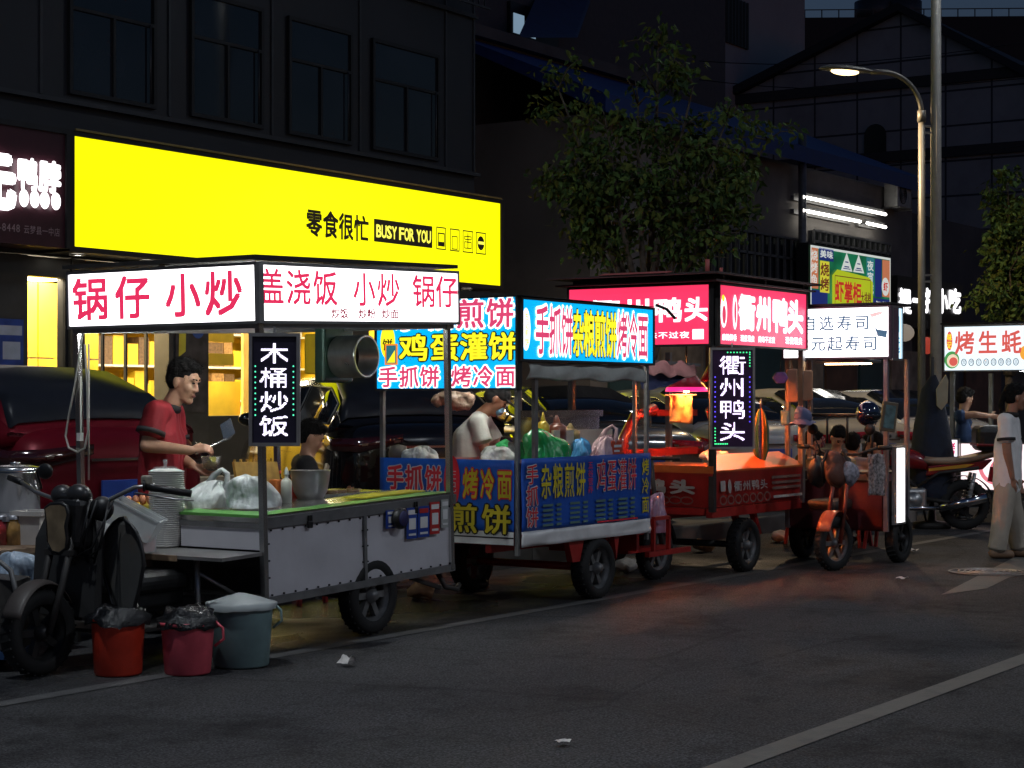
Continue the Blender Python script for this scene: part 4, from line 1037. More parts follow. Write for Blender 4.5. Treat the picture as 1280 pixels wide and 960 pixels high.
# ------------------------------------------------------------------ CART 2 : blue pancake cart
X2, Y2 = 10.79, 7.15
c2 = thing('food_cart', 'blue pancake tricycle cart with cyan light boxes and printed blue banners', 'food cart', (X2, Y2, 0))
L2, W2 = 1.84, 1.2
for (x, y) in ((0, 0), (L2, 0), (0, W2), (L2, W2)):
    g = MB(); g.bb((x-.015, y-.015, .4), (x+.015, y+.015, 2.2)); g.build('post', GREYM, c2)
g = MB(); g.bb((.26, .02, .95), (.30, .05, 1.78)); g.build('post', GREYM, c2)
g = MB(); g.prism([(-.06, -.07, 2.235), (-.06, W2+.06, 2.235), (-.06, W2/2, 2.3)], (L2+.14, 0, 0)); g.bb((-.04, -.02, 2.205), (L2+.04, W2+.04, 2.23)); g.tube([(L2+.05, -.06, 2.25), (L2+.15, -.1, 2.22), (L2+.25, -.12, 2.15)], .012, 6); g.build('roof', DARKIRON, c2)
FE = Face((-.04, 1.22, 1.585), (0, -1, 0), (0, 0, 1), 1.235, .64)
h = lightbox(c2, FE, .05, CYAN_L, DARKIRON)
def v2(px): return (1.22-(on_x(px, 430, X2-.04).y-Y2))/1.235
def w2(py): return ((1.5+(500-py)/FPX*13.15)-1.585)/.64
g = MB()
def outl(F, mb, ch, a0, b0, a1, b1, thick, thin, mo, mi, l0=.005):
    F.letter(mb, ch, a0, b0, a1, b1, thick, l0, mo); F.letter(mb, ch, a0, b0, a1, b1, thin, l0+.003, mi)
tm = [T_WHITE, T_RED2, T_YEL, T_BLK, T_GRN, emat('lit_orange', (.9, .25, .02), 1)]
for ch, a, b in zip('杂粮煎饼', (492, 531, 571, 609), (528, 567, 606, 643)): outl(FE, g, ch, v2(a), w2(411), v2(b), w2(374), .09, .03, 0, 1)
for ch, a, b in zip('鸡蛋灌饼', (500, 539, 576, 612), (536, 574, 610, 646)): outl(FE, g, ch, v2(a), w2(451), v2(b), w2(416), .075, .03, 3, 2)
for ch, a, b in zip('手抓饼', (474, 500, 526), (498, 524, 550)): outl(FE, g, ch, v2(a), w2(484), v2(b), w2(457), .09, .03, 0, 1)
for ch, a, b in zip('烤冷面', (565, 592, 620), (590, 617, 645)): outl(FE, g, ch, v2(a), w2(484), v2(b), w2(457), .09, .03, 0, 1)
FE.oval(g, v2(485), w2(425), .055, .2, .004, 2); FE.letter(g, '饼', v2(479), w2(437), v2(492), w2(421), .02, .008, 3)
FE.rect(g, v2(482), w2(455), v2(498), w2(428), .009, 5); FE.rect(g, v2(484), w2(453), v2(496), w2(430), .011, 4); FE.poly(g, [(v2(485), w2(452)), (v2(495), w2(452)), (v2(495), w2(436))], .013, 2)
FE.rect(g, v2(557), w2(482), v2(563), w2(461), .004, 4)
g.build('lettering', tm, h)
g = MB()
FF = Face((.0, -.04, 1.79), (1, 0, 0), (0, 0, 1), 1.87, .42); h = lightbox(c2, FF, .05, CYAN_L, DARKIRON)
def u2(px): return (on_y(px, 410, Y2-.04).x-X2)/1.87
edges = [668, 685.5, 700.5, 715, 728.5, 742, 756, 770, 783, 796, 809]
for i, ch in enumerate('手抓饼杂粮煎饼烤冷面'):
    if 3 <= i <= 6: outl(FF, g, ch, u2(edges[i]), .07, u2(edges[i+1]), .9, .06, .035, 3, 2)
    else: outl(FF, g, ch, u2(edges[i]), .07, u2(edges[i+1]), .93, .075, .02, 0, 1)
FF.oval(g, u2(657), .5, .03, .36, .004, 0); FF.col(g, '左记煎饼', u2(655), .22, u2(660), .78, .05, .02, .008, 2)
g.build('lettering', tm, h)
# lower body
g = MB(); g.bb((.0, .012, .47), (L2, W2-.02, .52)); g.bb((.0, .01, 1.02), (L2, W2, 1.05)); g.bb((.02, W2-.04, .52), (L2-.02, W2-.02, 1.02)); g.bb((L2-.02, .03, .52), (L2, W2-.04, 1.02)); g.bb((.02, .03, .52), (L2-.03, .05, 1.02)); g.build('body', REDP, c2)
EB = Face((-.03, 1.2, .475), (0, -1, 0), (0, 0, 1), 1.19, .60)
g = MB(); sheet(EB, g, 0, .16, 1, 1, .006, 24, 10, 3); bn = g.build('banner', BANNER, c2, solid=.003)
g = MB(); EB.rect(g, 0, .0, 1, .155, .004, 0); EB.rect(g, 0, .075, 1, .09, .006, 1); g.build('hem', [B_WHITE, B_BLK], bn)
def v2b(px): return (1.2-(on_x(px, 600, X2-.03).y-Y2))/1.19
def w2b(py): return ((1.5+(500-py)/FPX*13.15)-.475)/.60
tm2 = [B_WHITE, B_RED, B_YEL, B_BLK]
g = MB()
for ch, a, b in zip('手抓饼', (485, 508, 533), (506, 530, 553)): outl(EB, g, ch, v2b(a), w2b(615), v2b(b), w2b(583), .075, .035, 0, 1, .012)
for ch, a, b in zip('烤冷面', (580, 602, 623), (599, 619, 641)): outl(EB, g, ch, v2b(a), w2b(623), v2b(b), w2b(585), .07, .025, 1, 2, .012)
for ch, a, b in zip('杂粮煎饼', (485, 524, 564, 604), (520, 560, 598, 640)): outl(EB, g, ch, v2b(a), w2b(666), v2b(b), w2b(629), .075, .025, 3, 2, .012)
EB.oval(g, v2b(566), w2b(602), .06, .31, .012, 1); EB.col(g, '左记', v2b(561), w2b(616), v2b(572), w2b(586), .1, 0, .016, 0)
g.build('lettering', tm2, bn)
FB = Face((.0, -.035, .5), (1, 0, 0), (0, 0, 1), L2, .585)
g = MB(); sheet(FB, g, 0, .12, 1, 1, .012, 40, 12, 8); bn = g.build('banner', mat('banner_blue_shaded', (.016, .09, .44), .35, var=.15, scale=4), c2, solid=.003)  # same blue in a darker copy, for the less lit front
g = MB(); sheet(FB, g, .0, -.07, 1, .118, .02, 40, 4, 5); g.build('hem', B_WHITE, bn, solid=.002)
g = MB()
for k, ch in enumerate('手抓饼'): outl(FB, g, ch, .02, .94-.26*(k+1), .105, .93-.26*k, .05, .01, 0, 1, .014)
for k, ch in enumerate('杂粮煎饼'): FB.letter(g, ch, .125+k*.085, .49, .2+k*.085, .93, .02, .016, 2)
FB.col(g, '五谷营养', .475, .52, .515, .93, .05, 0, .016, 1)
for k, ch in enumerate('鸡蛋灌饼'): outl(FB, g, ch, .545+k*.083, .52, .62+k*.083, .95, .03, .0, 0, 1, .014)
for k, ch in enumerate('烤冷面'): FB.letter(g, ch, .915, .95-.25*(k+1), .975, .93-.25*k, .02, .016, 2)
for cx in (.14, .34, .54, .72):
    for r_ in range(5):
        FB.rect(g, cx, .4-r_*.06, cx+.075, .43-r_*.06, .014, 4); FB.rect(g, cx+.1, .4-r_*.06, cx+.135, .43-r_*.06, .014, 4)
FB.rect(g, .55, .135, .88, .155, .014, 1)
g.build('lettering', tm2+[B_DIM], bn)
# canvas roll, splash back, rear panel
g = MB(); g.grid(lambda a, b: Vector((.12+1.68*a, .0-.02*math.sin(b*3.1)-.01*math.sin(a*23+b*4), 1.775-.13*b+.01*math.sin(a*17))), 40, 8); g.build('canvas_valance', mat('canvas_grey', (.5, .52, .48), .8, var=.2, scale=5, bump=.3), c2, solid=.004)
g = MB(); g.bb((.66, .42, 1.2), (L2-.02, .44, 1.38)); g.bar((.66, .41, 1.395), (L2-.02, .41, 1.395), .05); g.build('splash_back', STEEL, c2)
g = MB(); g.bb((.95, .3, 1.05), (L2-.02, .32, 1.27)); g.build('guard_panel', mat('cream_panel', (.6, .56, .45), .5, dirt=.2), c2)
g = MB(); g.cyl((.3, .4, 2.17), (1.4, .4, 2.17), .012, n=8); f = g.build('lamp_tube', emat('tube_cart', (1, .98, .9), 130), c2)
g = MB(); g.bar((.28, .4, 2.195), (1.42, .4, 2.195), .04, .018); g.build('batten', ALU, f)
wheel(c2, (1.08, .03, .235), (0, 1, 0), .235, .14)
wheel(c2, (1.08, W2-.05, .235), (0, 1, 0), .235, .14)
g = MB(); g.cyl((1.08, .1, .235), (1.08, 1.1, .235), .03, n=10); g.bar((-.0, .25, .44), (2.3, .25, .44), .05, .06); g.bar((0, .95, .44), (2.3, .95, .44), .05, .06)
for x in (.8, 1.35): g.bar((x, .08, .46), (x+(1.08-x)*.4, .08, .3), .04)
g.build('chassis', REDP, c2)
g = MB(); g.prism([(.68, .0, .46), (.9, .0, .46), (.84, .0, .3), (.74, .0, .3)], (0, .05, 0)); g.prism([(1.34, .0, .46), (1.42, .0, .46), (1.38, .0, .28)], (0, .04, 0)); g.build('mudflap', REDP, c2)
# driver end
g = MB(); g.bb((L2+.02, .1, .3), (L2+.06, 1.05, .95)); g.bb((L2+.06, .2, .27), (L2+.75, .95, .3)); g.bar((L2+.1, .05, .27), (L2+.8, .05, .27), .04); g.bar((L2+.45, .05, .27), (L2+.45, .05, .55), .03); g.bar((L2+.2, .05, .27), (L2+.2, .05, .55), .03); g.bar((L2+.2, .05, .55), (L2+.45, .05, .55), .03); g.build('cab_frame', REDP, c2)
wheel(c2, (13.42-X2, 7.52-Y2, .24), (.05, 1, 0), .24, .1, RIMM)
fx, fy = 13.42-X2, 7.52-Y2
g = MB()
for s_ in (-.08, .08): g.tube([(fx, fy+s_, .24), (fx-.12, fy+s_, .6), (fx-.2, fy+s_, 1.0)], .02, 8)
g.tube([(fx-.2, fy-.35, 1.02), (fx-.2, fy+.35, 1.02)], .015, 8); g.build('fork', DARKIRON, c2)
g = MB(); g.grid(lambda a, b: Vector((fx+math.cos(R(15+140*a))*.28, fy+(b-.5)*.13, .24+math.sin(R(15+140*a))*.28)), 14, 4); g.build('mudguard', DARKIRON, c2, solid=.005)
g = MB(); g.bevbox((L2+.3, .55, .62), (.45, .5, .12), .05); g.build('seat', BLACKP, c2)

# ------------------------------------------------------------------ CART 3 : pink duck stall
X3, Y3 = 13.85, 7.2
c3 = thing('food_cart', 'red stall tricycle with pink light boxes and an orange lit tray', 'food cart', (X3, Y3, 0))
L3, W3 = 1.78, 1.4
for (x, y) in ((0, 0), (L3, 0), (0, W3), (L3, W3)):
    g = MB(); g.bb((x-.025, y-.025, .55), (x+.025, y+.025, 1.96)); g.build('post', DARKIRON if x == 0 else ALU, c3)
g = MB(); g.bb((.0, .75, .9), (.03, .78, 1.95)); g.build('post', GREYM, c3)
g = MB(); g.bb((-.12, -.1, 2.5), (L3+.1, W3+.1, 2.515)); g.bb((-.2, -.14, 2.56), (L3+.16, W3+.14, 2.575)); g.bb((-.02, -.02, 2.48), (L3+.02, W3+.02, 2.499))
for x in (.1, .9, 1.7): g.bb((x, -.05, 2.516), (x+.04, W3+.05, 2.559))
g.build('roof', mat('roof_dark', (.05, .03, .03), .6, var=.3, dirt=.4), c3)
g = MB(); g.prism([(-.21, .35, 2.577), (-.21, 1.0, 2.577), (-.1, 1.0, 2.6), (-.1, .35, 2.6)], (.05, 0, 0)); g.cyl((.1, .1, 2.575), (.1, .1, 2.7), .02, n=8); g.cyl((.55, .2, 2.575), (.55, .2, 2.66), .015, n=8); g.build('roof_fitting', mat('faded_red', (.4, .09, .08), .6), c3)
FE = Face((-.04, 1.4, 1.975), (0, -1, 0), (0, 0, 1), 1.39, .5)
h = lightbox(c3, FE, .05, PINK_L, DARKIRON)
def v3(px): return (1.4-(on_x(px, 400, X3-.04).y-Y3))/1.39
g = MB()
for ch, a, b in zip('衢州鸭头', (737, 778, 817, 856), (775, 814, 853, 885)): FE.letter(g, ch, v3(a), .38, v3(b), .8, .04, .006)
FE.row(g, '现煮现卖美味不过夜', v3(745), .1, v3(862), .22, .12, .015, .006)
FE.rect(g, v3(866), .08, v3(880), .25, .006)
g.build('lettering', T_WHITE, h)
FF = Face((.05, -.04, 1.975), (1, 0, 0), (0, 0, 1), 1.74, .5); h = lightbox(c3, FF, .05, PINK_L, DARKIRON)
def u3(px): return (on_y(px, 400, Y3-.04).x-X3-.05)/1.74
g = MB()
for ch, a, b in zip('衢州鸭头', (923, 945, 965, 984), (943, 963, 984, 1003)): FF.letter(g, ch, u3(a), .26, u3(b), .88, .045, .006)
FF.oval(g, u3(918), .56, .024, .3, .006); FF.oval(g, u3(904), .55, .035, .27, .006)
FF.row(g, '麻辣鲜香 现煮现卖 美味不过夜', u3(902), .06, u3(968), .18, .1, .03, .006); FF.row(g, '现做现卖', u3(981), .06, u3(1002), .2, .1, .03, .006)
g.build('lettering', T_WHITE, h)
g = MB(); FF.oval(g, u3(904), .5, .02, .16, .009, 0); FF.oval(g, u3(903), .78, .014, .06, .009, 1); FF.oval(g, u3(918), .56, .012, .2, .009, 0); g.build('emblem', [T_RED, T_YEL], h)
# red flared body
zt, zb = .885, .585
def ring3(z, e): return [(-e, -e*.6, z), (L3+e, -e*.6, z), (L3+e, W3+e, z), (-e, W3+e, z)]
g = MB(); a_ = ring3(zb, -.02); b_ = ring3(zt, .03); g.add(a_+b_, [(3, 2, 1, 0), (0, 1, 5, 4), (1, 2, 6, 5), (2, 3, 7, 6), (3, 0, 4, 7)]); g.build('body', REDP, c3)
ORG = mat('orange_tray', (.55, .13, .025), .4, var=.15, scale=5)
g = MB()
g.bb((-.03, -.02, .886), (L3+.03, W3+.03, .9)); 
g.add([(-.03, -.02, .9), (L3+.03, -.02, .9), (L3+.03, .25, 1.02), (.35, .25, 1.02)], [(0, 1, 2, 3)])
g.bb((-.032, -.022, .88), (-.02, W3+.03, .94)); g.build('tray', ORG, c3, solid=.004)
FR = Face((.0, -.018, zb), (1, 0, 0), (0, .06, 1), L3, .3); FL = Face((-.0, W3, zb), (0, -1, 0), (-.16, 0, 1), W3, .3)
DWH = mat('dull_white', (.42, .4, .38), .5); DPAT = mat('pattern_grey', (.2, .12, .1), .5)
g = MB()
for k, ch in enumerate('衢州鸭头'): FR.letter(g, ch, .2+k*.095, .42, .285+k*.095, .72, .015, .016, 0); FL.letter(g, ch, .12+.2*k, .38, .29+.2*k, .8, .05, .006, 0)
FR.oval(g, .155, .58, .018, .2, .016, 0); FR.rect(g, .06, .45, .11, .75, .016, 0)
for k in range(3): FR.rect(g, .62, .7-.16*k, .96, .78-.16*k, .016, 1)
FR.rect(g, .63, .12, .97, .2, .016, 0)
for k in range(7):
    FR.ring(g, .08+.08*k, .2, .035, .14, .012, .016, 1); FL.ring(g, .35+.08*k, .2, .045, .12, .012, .006, 1)
g.build('lettering', [DWH, DPAT], c3)
g = MB(); g.bb((0, .0, .5), (L3, .06, .58)); g.bb((0, W3-.06, .5), (L3, W3, .58)); g.bb((0, .07, .52), (.06, W3-.07, .58)); g.bar((.95, .1, .52), (.98, .05, .3), .05); g.bar((.6, .1, .52), (.62, .05, .3), .05); g.bar((.02, .7, .5), (2.5, .7, .45), .08); g.build('chassis', REDP, c3)
wheel(c3, (.62, .02, .235), (0, 1, 0), .235, .13); wheel(c3, (.62, W3-.05, .235), (0, 1, 0), .235, .13)
g = MB(); g.cyl((.62, .1, .235), (.62, W3-.1, .235), .03, n=10); g.build('axle', DARKIRON, c3)
g = MB(); g.tube([(.35, 1.1, .9), (.4, 1.1, 1.15), (.6, 1.1, 1.35), (.95, 1.1, 1.42)], .05, 8); g.bar((.3, 1.1, 1.02), (1.75, 1.1, 1.02), .07); g.bar((.95, 1.1, 1.38), (1.75, 1.1, 1.38), .06); g.tube([(1.4, .7, .95), (1.45, .7, 1.2), (1.3, .7, 1.42)], .05, 8); g.build('rail', mat('bright_red_paint', (.2, .012, .01), .4, coat=.3), c3)
# heat lamp
t = thing('heat_lamp', 'red shaded heat lamp glowing pink under the pink stall roof', 'heat lamp', at(858, 475, 16.0))
g = MB(); g.lathe([(.02, .12), (.04, .1), (.07, .06), (.17, -.07)], n=24); g.build('shade', mat('lamp_shade_red', (.35, .01, .03), .4), t, solid=.004)
g = MB(); g.lathe([(.185, -.10), (.176, -.068), (.165, -.062), (.16, -.10)], n=24); g.build('glow_ring', emat('lamp_pink', (1, .02, .2), 1.6), t)
g = MB(); g.cyl((0, 0, .1), (0, 0, .7), .008, n=6); g.build('cord', BLACKP, t)
g = MB(); g.ball((0, 0, -.05), (.05, .05, .06)); g.build('bulb', emat('heat_bulb', (1, .3, .08), 300), t)
t = thing('heat_lamp', 'warm lamp over the orange tray, half hidden behind the purple LED sign', 'heat lamp', (X3+.75, Y3+.38, 1.72))
g = MB(); g.lathe([(.02, .12), (.04, .1), (.12, -.05)], n=20); g.build('shade', mat('lamp_shade_red', (.35, .01, .03), .4), t, solid=.004)
g = MB(); g.cyl((0, 0, .1), (0, 0, .7), .008, n=6); g.build('cord', BLACKP, t)
g = MB(); g.ball((0, 0, -.02), (.05, .05, .06)); g.build('bulb', emat('heat_bulb_b', (1, .2, .04), 950), t)

# ------------------------------------------------------------------ CART 4 : sushi tricycle facing the camera
X4, Y4 = 15.8, 6.42
c4 = thing('food_cart', 'dark red sushi tricycle with a white light box and its front wheel towards the road', 'food cart', (X4, Y4, 0))
L4, W4 = .5, 1.0
PURP = mat('tinted_post', (.3, .3, .34), .4, .7)
for (x, y) in ((0, .02), (L4, .02), (0, W4), (L4, W4)):
    g = MB(); g.bb((x-.02, y-.02, .3), (x+.02, y+.02, 1.88)); g.build('post', PURP, c4)
FE = Face((-.04, 1.02, 1.895), (0, -1, 0), (0, 0, 1), 1.04, .45)
h = lightbox(c4, FE, .2, WHITE_L, mat('box_plum', (.16, .1, .13), .5))
g = MB()
def v4(px): return (1.02-(on_x(px, 415, X4-.04).y-Y4))/1.04
for row, (txt, b) in enumerate((('自选寿司', .7), ('一元起寿司', .28))):
    for k, ch in enumerate(txt):
        a = v4((1012, 1033.5, 1056, 1078)[k] if row == 0 else (998, 1023, 1044, 1066, 1088)[k])
        FE.ring(g, a, b, .105, .21, .006, .004, 1); FE.letter(g, ch, a-.07, b-.155, a+.07, b+.155, .022, .008, 0)
FE.poly(g, [(.82, .86), (.88, .9), (.97, .93), (.99, .98), (.93, .85), (.85, .8)], .006, 1); FE.poly(g, [(.87, .6), (.9, .55), (.99, .52), (.98, .38), (.9, .42)], .006, 0); FE.rect(g, .88, .6, .885, .84, .006, 0)
g.build('lettering', [emat('lit_slate', (.05, .13, .22), .9), emat('lit_rose_thin', (.9, .55, .55), 1.0)], h)
FS = Face((.02, -.03, 1.88), (1, 0, 0), (0, 0, 1), .22, .46); h = lightbox(c4, FS, .03, emat('lightbox_pale_blue', (.55, .8, 1), 1.6), ALU)
g = MB(); FS.col(g, '自选', .2, .1, .8, .9, .1, .02, .004); g.build('lettering', emat('lit_slate_b', (.15, .4, .6), 1), h)
FP = Face((.05, -.05, .38), (1, 0, 0), (0, 0, 1), .2, .68); h = lightbox(c4, FP, .03, WHITE_L, ALU)
g = MB(); g.bb((-.06, -.04, 2.37), (L4+.05, W4+.05, 2.39)); g.build('roof', DARKIRON, c4)
g = MB(); g.bb((.02, .06, .3), (L4, W4-.02, .32)); g.bb((.0, .06, .32), (.02, W4-.02, .74)); g.bb((.02, .045, .32), (L4, .06, .74)); g.bb((.02, W4-.02, .32), (L4, W4-.005, .74)); g.bb((L4, .06, .32), (L4+.02, W4-.02, .74)); g.build('body', mat('plum_red_paint', (.07, .008, .012), .45, var=.25, dirt=.35), c4)
g = MB(); g.bb((-.01, .045, .82), (L4, W4, .84)); g.build('counter', DARKIRON, c4)
for y in (.1, W4-.1): wheel(c4, (.3, y-.08 if y < .5 else y+.08, .23), (0, 1, 0), .23, .11, RIMD)
wf = on_z(1042, 713, 0); wx, wy = wf.x-X4, wf.y-Y4
ad = Vector((.42, -.9, 0)); fd = Vector((-.9, -.42, 0))
wheel(c4, (wx, wy, .24), (.25, 1, 0), .24, .09, RIMM)
g = MB()
for s_ in (-.07, .07): g.tube([(wx+s_*.25, wy+s_, .24), (wx+.08, wy+s_, .55), (wx+.16, wy+s_*.9, .85)], .02, 8)
g.tube([(wx+.16, wy, .5), (wx+.2, wy, 1.02)], .025, 8); g.build('fork', mat('fork_orange', (.13, .025, .015), .4, coat=.3), c4)
g = MB(); g.grid(lambda a, b: Vector((wx-math.cos(R(25+110*a))*.285, wy+(b-.5)*.13+.25*math.cos(R(25+110*a))*.28*-.25, .24+math.sin(R(25+110*a))*.285)), 12, 4); g.build('mudguard', mat('guard_orange', (.3, .07, .03), .4, coat=.3), c4, solid=.006)
g = MB(); g.tube([(wx+.2, wy-.33, 1.08), (wx+.17, wy-.15, 1.02), (wx+.18, wy+.15, 1.02), (wx+.22, wy+.33, 1.08)], .013, 8); hb = g.build('handlebar', DARKIRON, c4)
for s_ in (-1, 1):
    g = MB(); g.tube([(wx+.2, wy+.33*s_, 1.08), (wx+.24, wy+.45*s_, 1.08)], .02, 8); g.build('grip', BLACKP, hb)
    g = MB(); g.tube([(wx+.18, wy+.2*s_, 1.03), (wx+.16, wy+.27*s_, 1.2)], .007, 6); g.ball((wx+.16, wy+.27*s_, 1.24), (.02, .05, .05)); g.build('mirror', BLACKP, hb)
g = MB(); g.bevbox((wx+.14, wy, .9), (.1, .2, .2), .04, seg=3); hl = g.build('headlamp', BLACKP, c4)
g = MB(); g.ball((wx+.085, wy, .9), (.015, .07, .07)); g.build('lens', mat('clear_lens', (.4, .4, .4), .1, coat=.5), hl)
g = MB(); g.bar((wx+.18, wy, .5), (.02, .45, .36), .05); g.bevbox((-.28, .45, .55), (.4, .3, .1), .04); g.box((wx+.24, wy, .73), (.02, .1, .05)); g.build('front_frame', DARKIRON, c4)
g = MB(); g.tube([(.0, .16, 1.3), (.0, .2, 1.36), (.0, .8, 1.36), (.0, .86, 1.3), (.0, .86, .85)], .015, 8); g.tube([(.0, .16, 1.3), (.0, .16, .85)], .015, 8); g.tube([(.0, .4, 1.36), (.0, .4, 1.1)], .012, 6); g.tube([(.0, .6, 1.36), (.0, .6, 1.1)], .012, 6); g.build('rack_rail', BLACKP, c4)
g = MB(); g.bevbox((.25, .5, 1.86), (.4, .5, .03), .01); f = g.build('lamp_batten', ALU, c4)
g = MB(); g.bevbox((.25, .5, 1.838), (.06, .45, .012), .004); g.build('tube', emat('tube_warm', (1, .6, .28), 22), f)

# ------------------------------------------------------------------ CART 5 : oyster stall
X5 = 21.6
yl, yr = on_x(1181, 430, X5).y, on_x(1300, 430, X5).y
c5 = thing('food_cart', 'grilled oyster stall with a white illustrated light box behind the motorcycle', 'food cart', (X5, yr, 0))
W5 = yl-yr; L5 = 1.5
z5b = on_x(1181, 463, X5).z; z5t = on_x(1181, 409, X5).z
FE = Face((0, W5, z5b), (0, -1, 0), (0, 0, 1), W5, z5t-z5b)
h = lightbox(c5, FE, .08, emat('lightbox_soft', (.8, .93, 1), 1.15), ALU)
g = MB()
def v5(px): return (W5-(on_x(px, 430, X5).y-yr))/W5
for ch, a, b in zip('烤生蚝', (1194, 1223, 1252), (1218, 1247, 1277)): FE.letter(g, ch, v5(a), .36, v5(b), .9, .03, .005, 0)
FE.oval(g, v5(1187), .68, .032, .22, .004, 0); FE.letter(g, '味', v5(1184), .68, v5(1190), .85, .02, .007, 1); FE.letter(g, '记', v5(1184), .5, v5(1190), .67, .02, .007, 1)
FE.oval(g, v5(1190), .24, .08, .2, .004, 2); FE.oval(g, v5(1191), .22, .062, .15, .006, 3); FE.oval(g, v5(1192), .2, .045, .1, .008, 0)
for k in range(8): FE.ring(g, v5(1205+k*9.3), .18, .03, .085, .01, .005, 4); FE.letter(g, '炭烤生蚝蒜蓉粉丝'[k], v5(1203+k*9.3), .13, v5(1207.5+k*9.3), .24, .0, .007, 4)
FE.oval(g, v5(1281), .38, .05, .16, .004, 5); FE.oval(g, v5(1287), .24, .05, .14, .006, 2)
g.build('lettering', [emat('oy_red', (.75, .12, .1), .9), T_YEL, emat('oy_green', (.08, .35, .1), .9), emat('oy_cream', (.85, .7, .5), 1), emat('oy_grey', (.2, .22, .25), .8), emat('oy_orange', (.9, .4, .05), 1)], h)
for (x, y) in ((.1, W5-.06), (L5, W5-.06), (.1, .05), (L5, .05)):
    g = MB(); g.bb((x-.025, y-.025, .05), (x+.025, y+.025, z5b-.02)); g.build('post', ALU, c5)
g = MB(); g.bb((-.02, -.05, z5t+.03), (L5+.1, W5+.05, z5t+.05)); g.build('roof', DARKIRON, c5)
g = MB(); g.bb((.05, .02, .82), (L5, W5-.1, .86)); g.bb((.06, .03, .3), (.09, W5-.11, .82)); g.build('counter', STEEL, c5)
FP = Face((.02, W5-.2, .42), (0, -1, 0), (0, 0, 1), .8, .55); h = lightbox(c5, FP, .03, emat('lightbox_rose', (1, .8, .82), 1.3), ALU)
g = MB(); FP.ring(g, .55, .5, .28, .4, .05, .004); FP.ring(g, .6, .45, .15, .22, .03, .004); g.build('print', emat('pr_rose', (.8, .2, .25), 1), h)
p0 = on_x(1180, 572, X5-.05); p1 = on_x(1197, 550, X5-.05)
FQ = Face((-.05, p0.y-yr, p0.z), (0, -1, 0), (0, 0, 1), p0.y-p1.y, p1.z-p0.z); h = lightbox(c5, FQ, .04, emat('lightbox_lilac', (.9, .88, 1), 1.5), ALU)
g = MB(); FQ.letter(g, '烤', .15, .15, .85, .9, .03, .004); g.build('lettering', T_RED2, h)
g = MB(); g.cyl((.3, .15, z5b+.0), (.3, W5*.62, z5b+.03), .025, n=8); g.build('lamp_tube', emat('tube_oyster', (.9, .97, 1), 40), c5)
g = MB(); g.bb((L5-.02, .4, .9), (L5, W5-.5, z5b-.1)); g.build('back_sheet', mat('plastic_sheet', (.08, .1, .14), .25), c5)
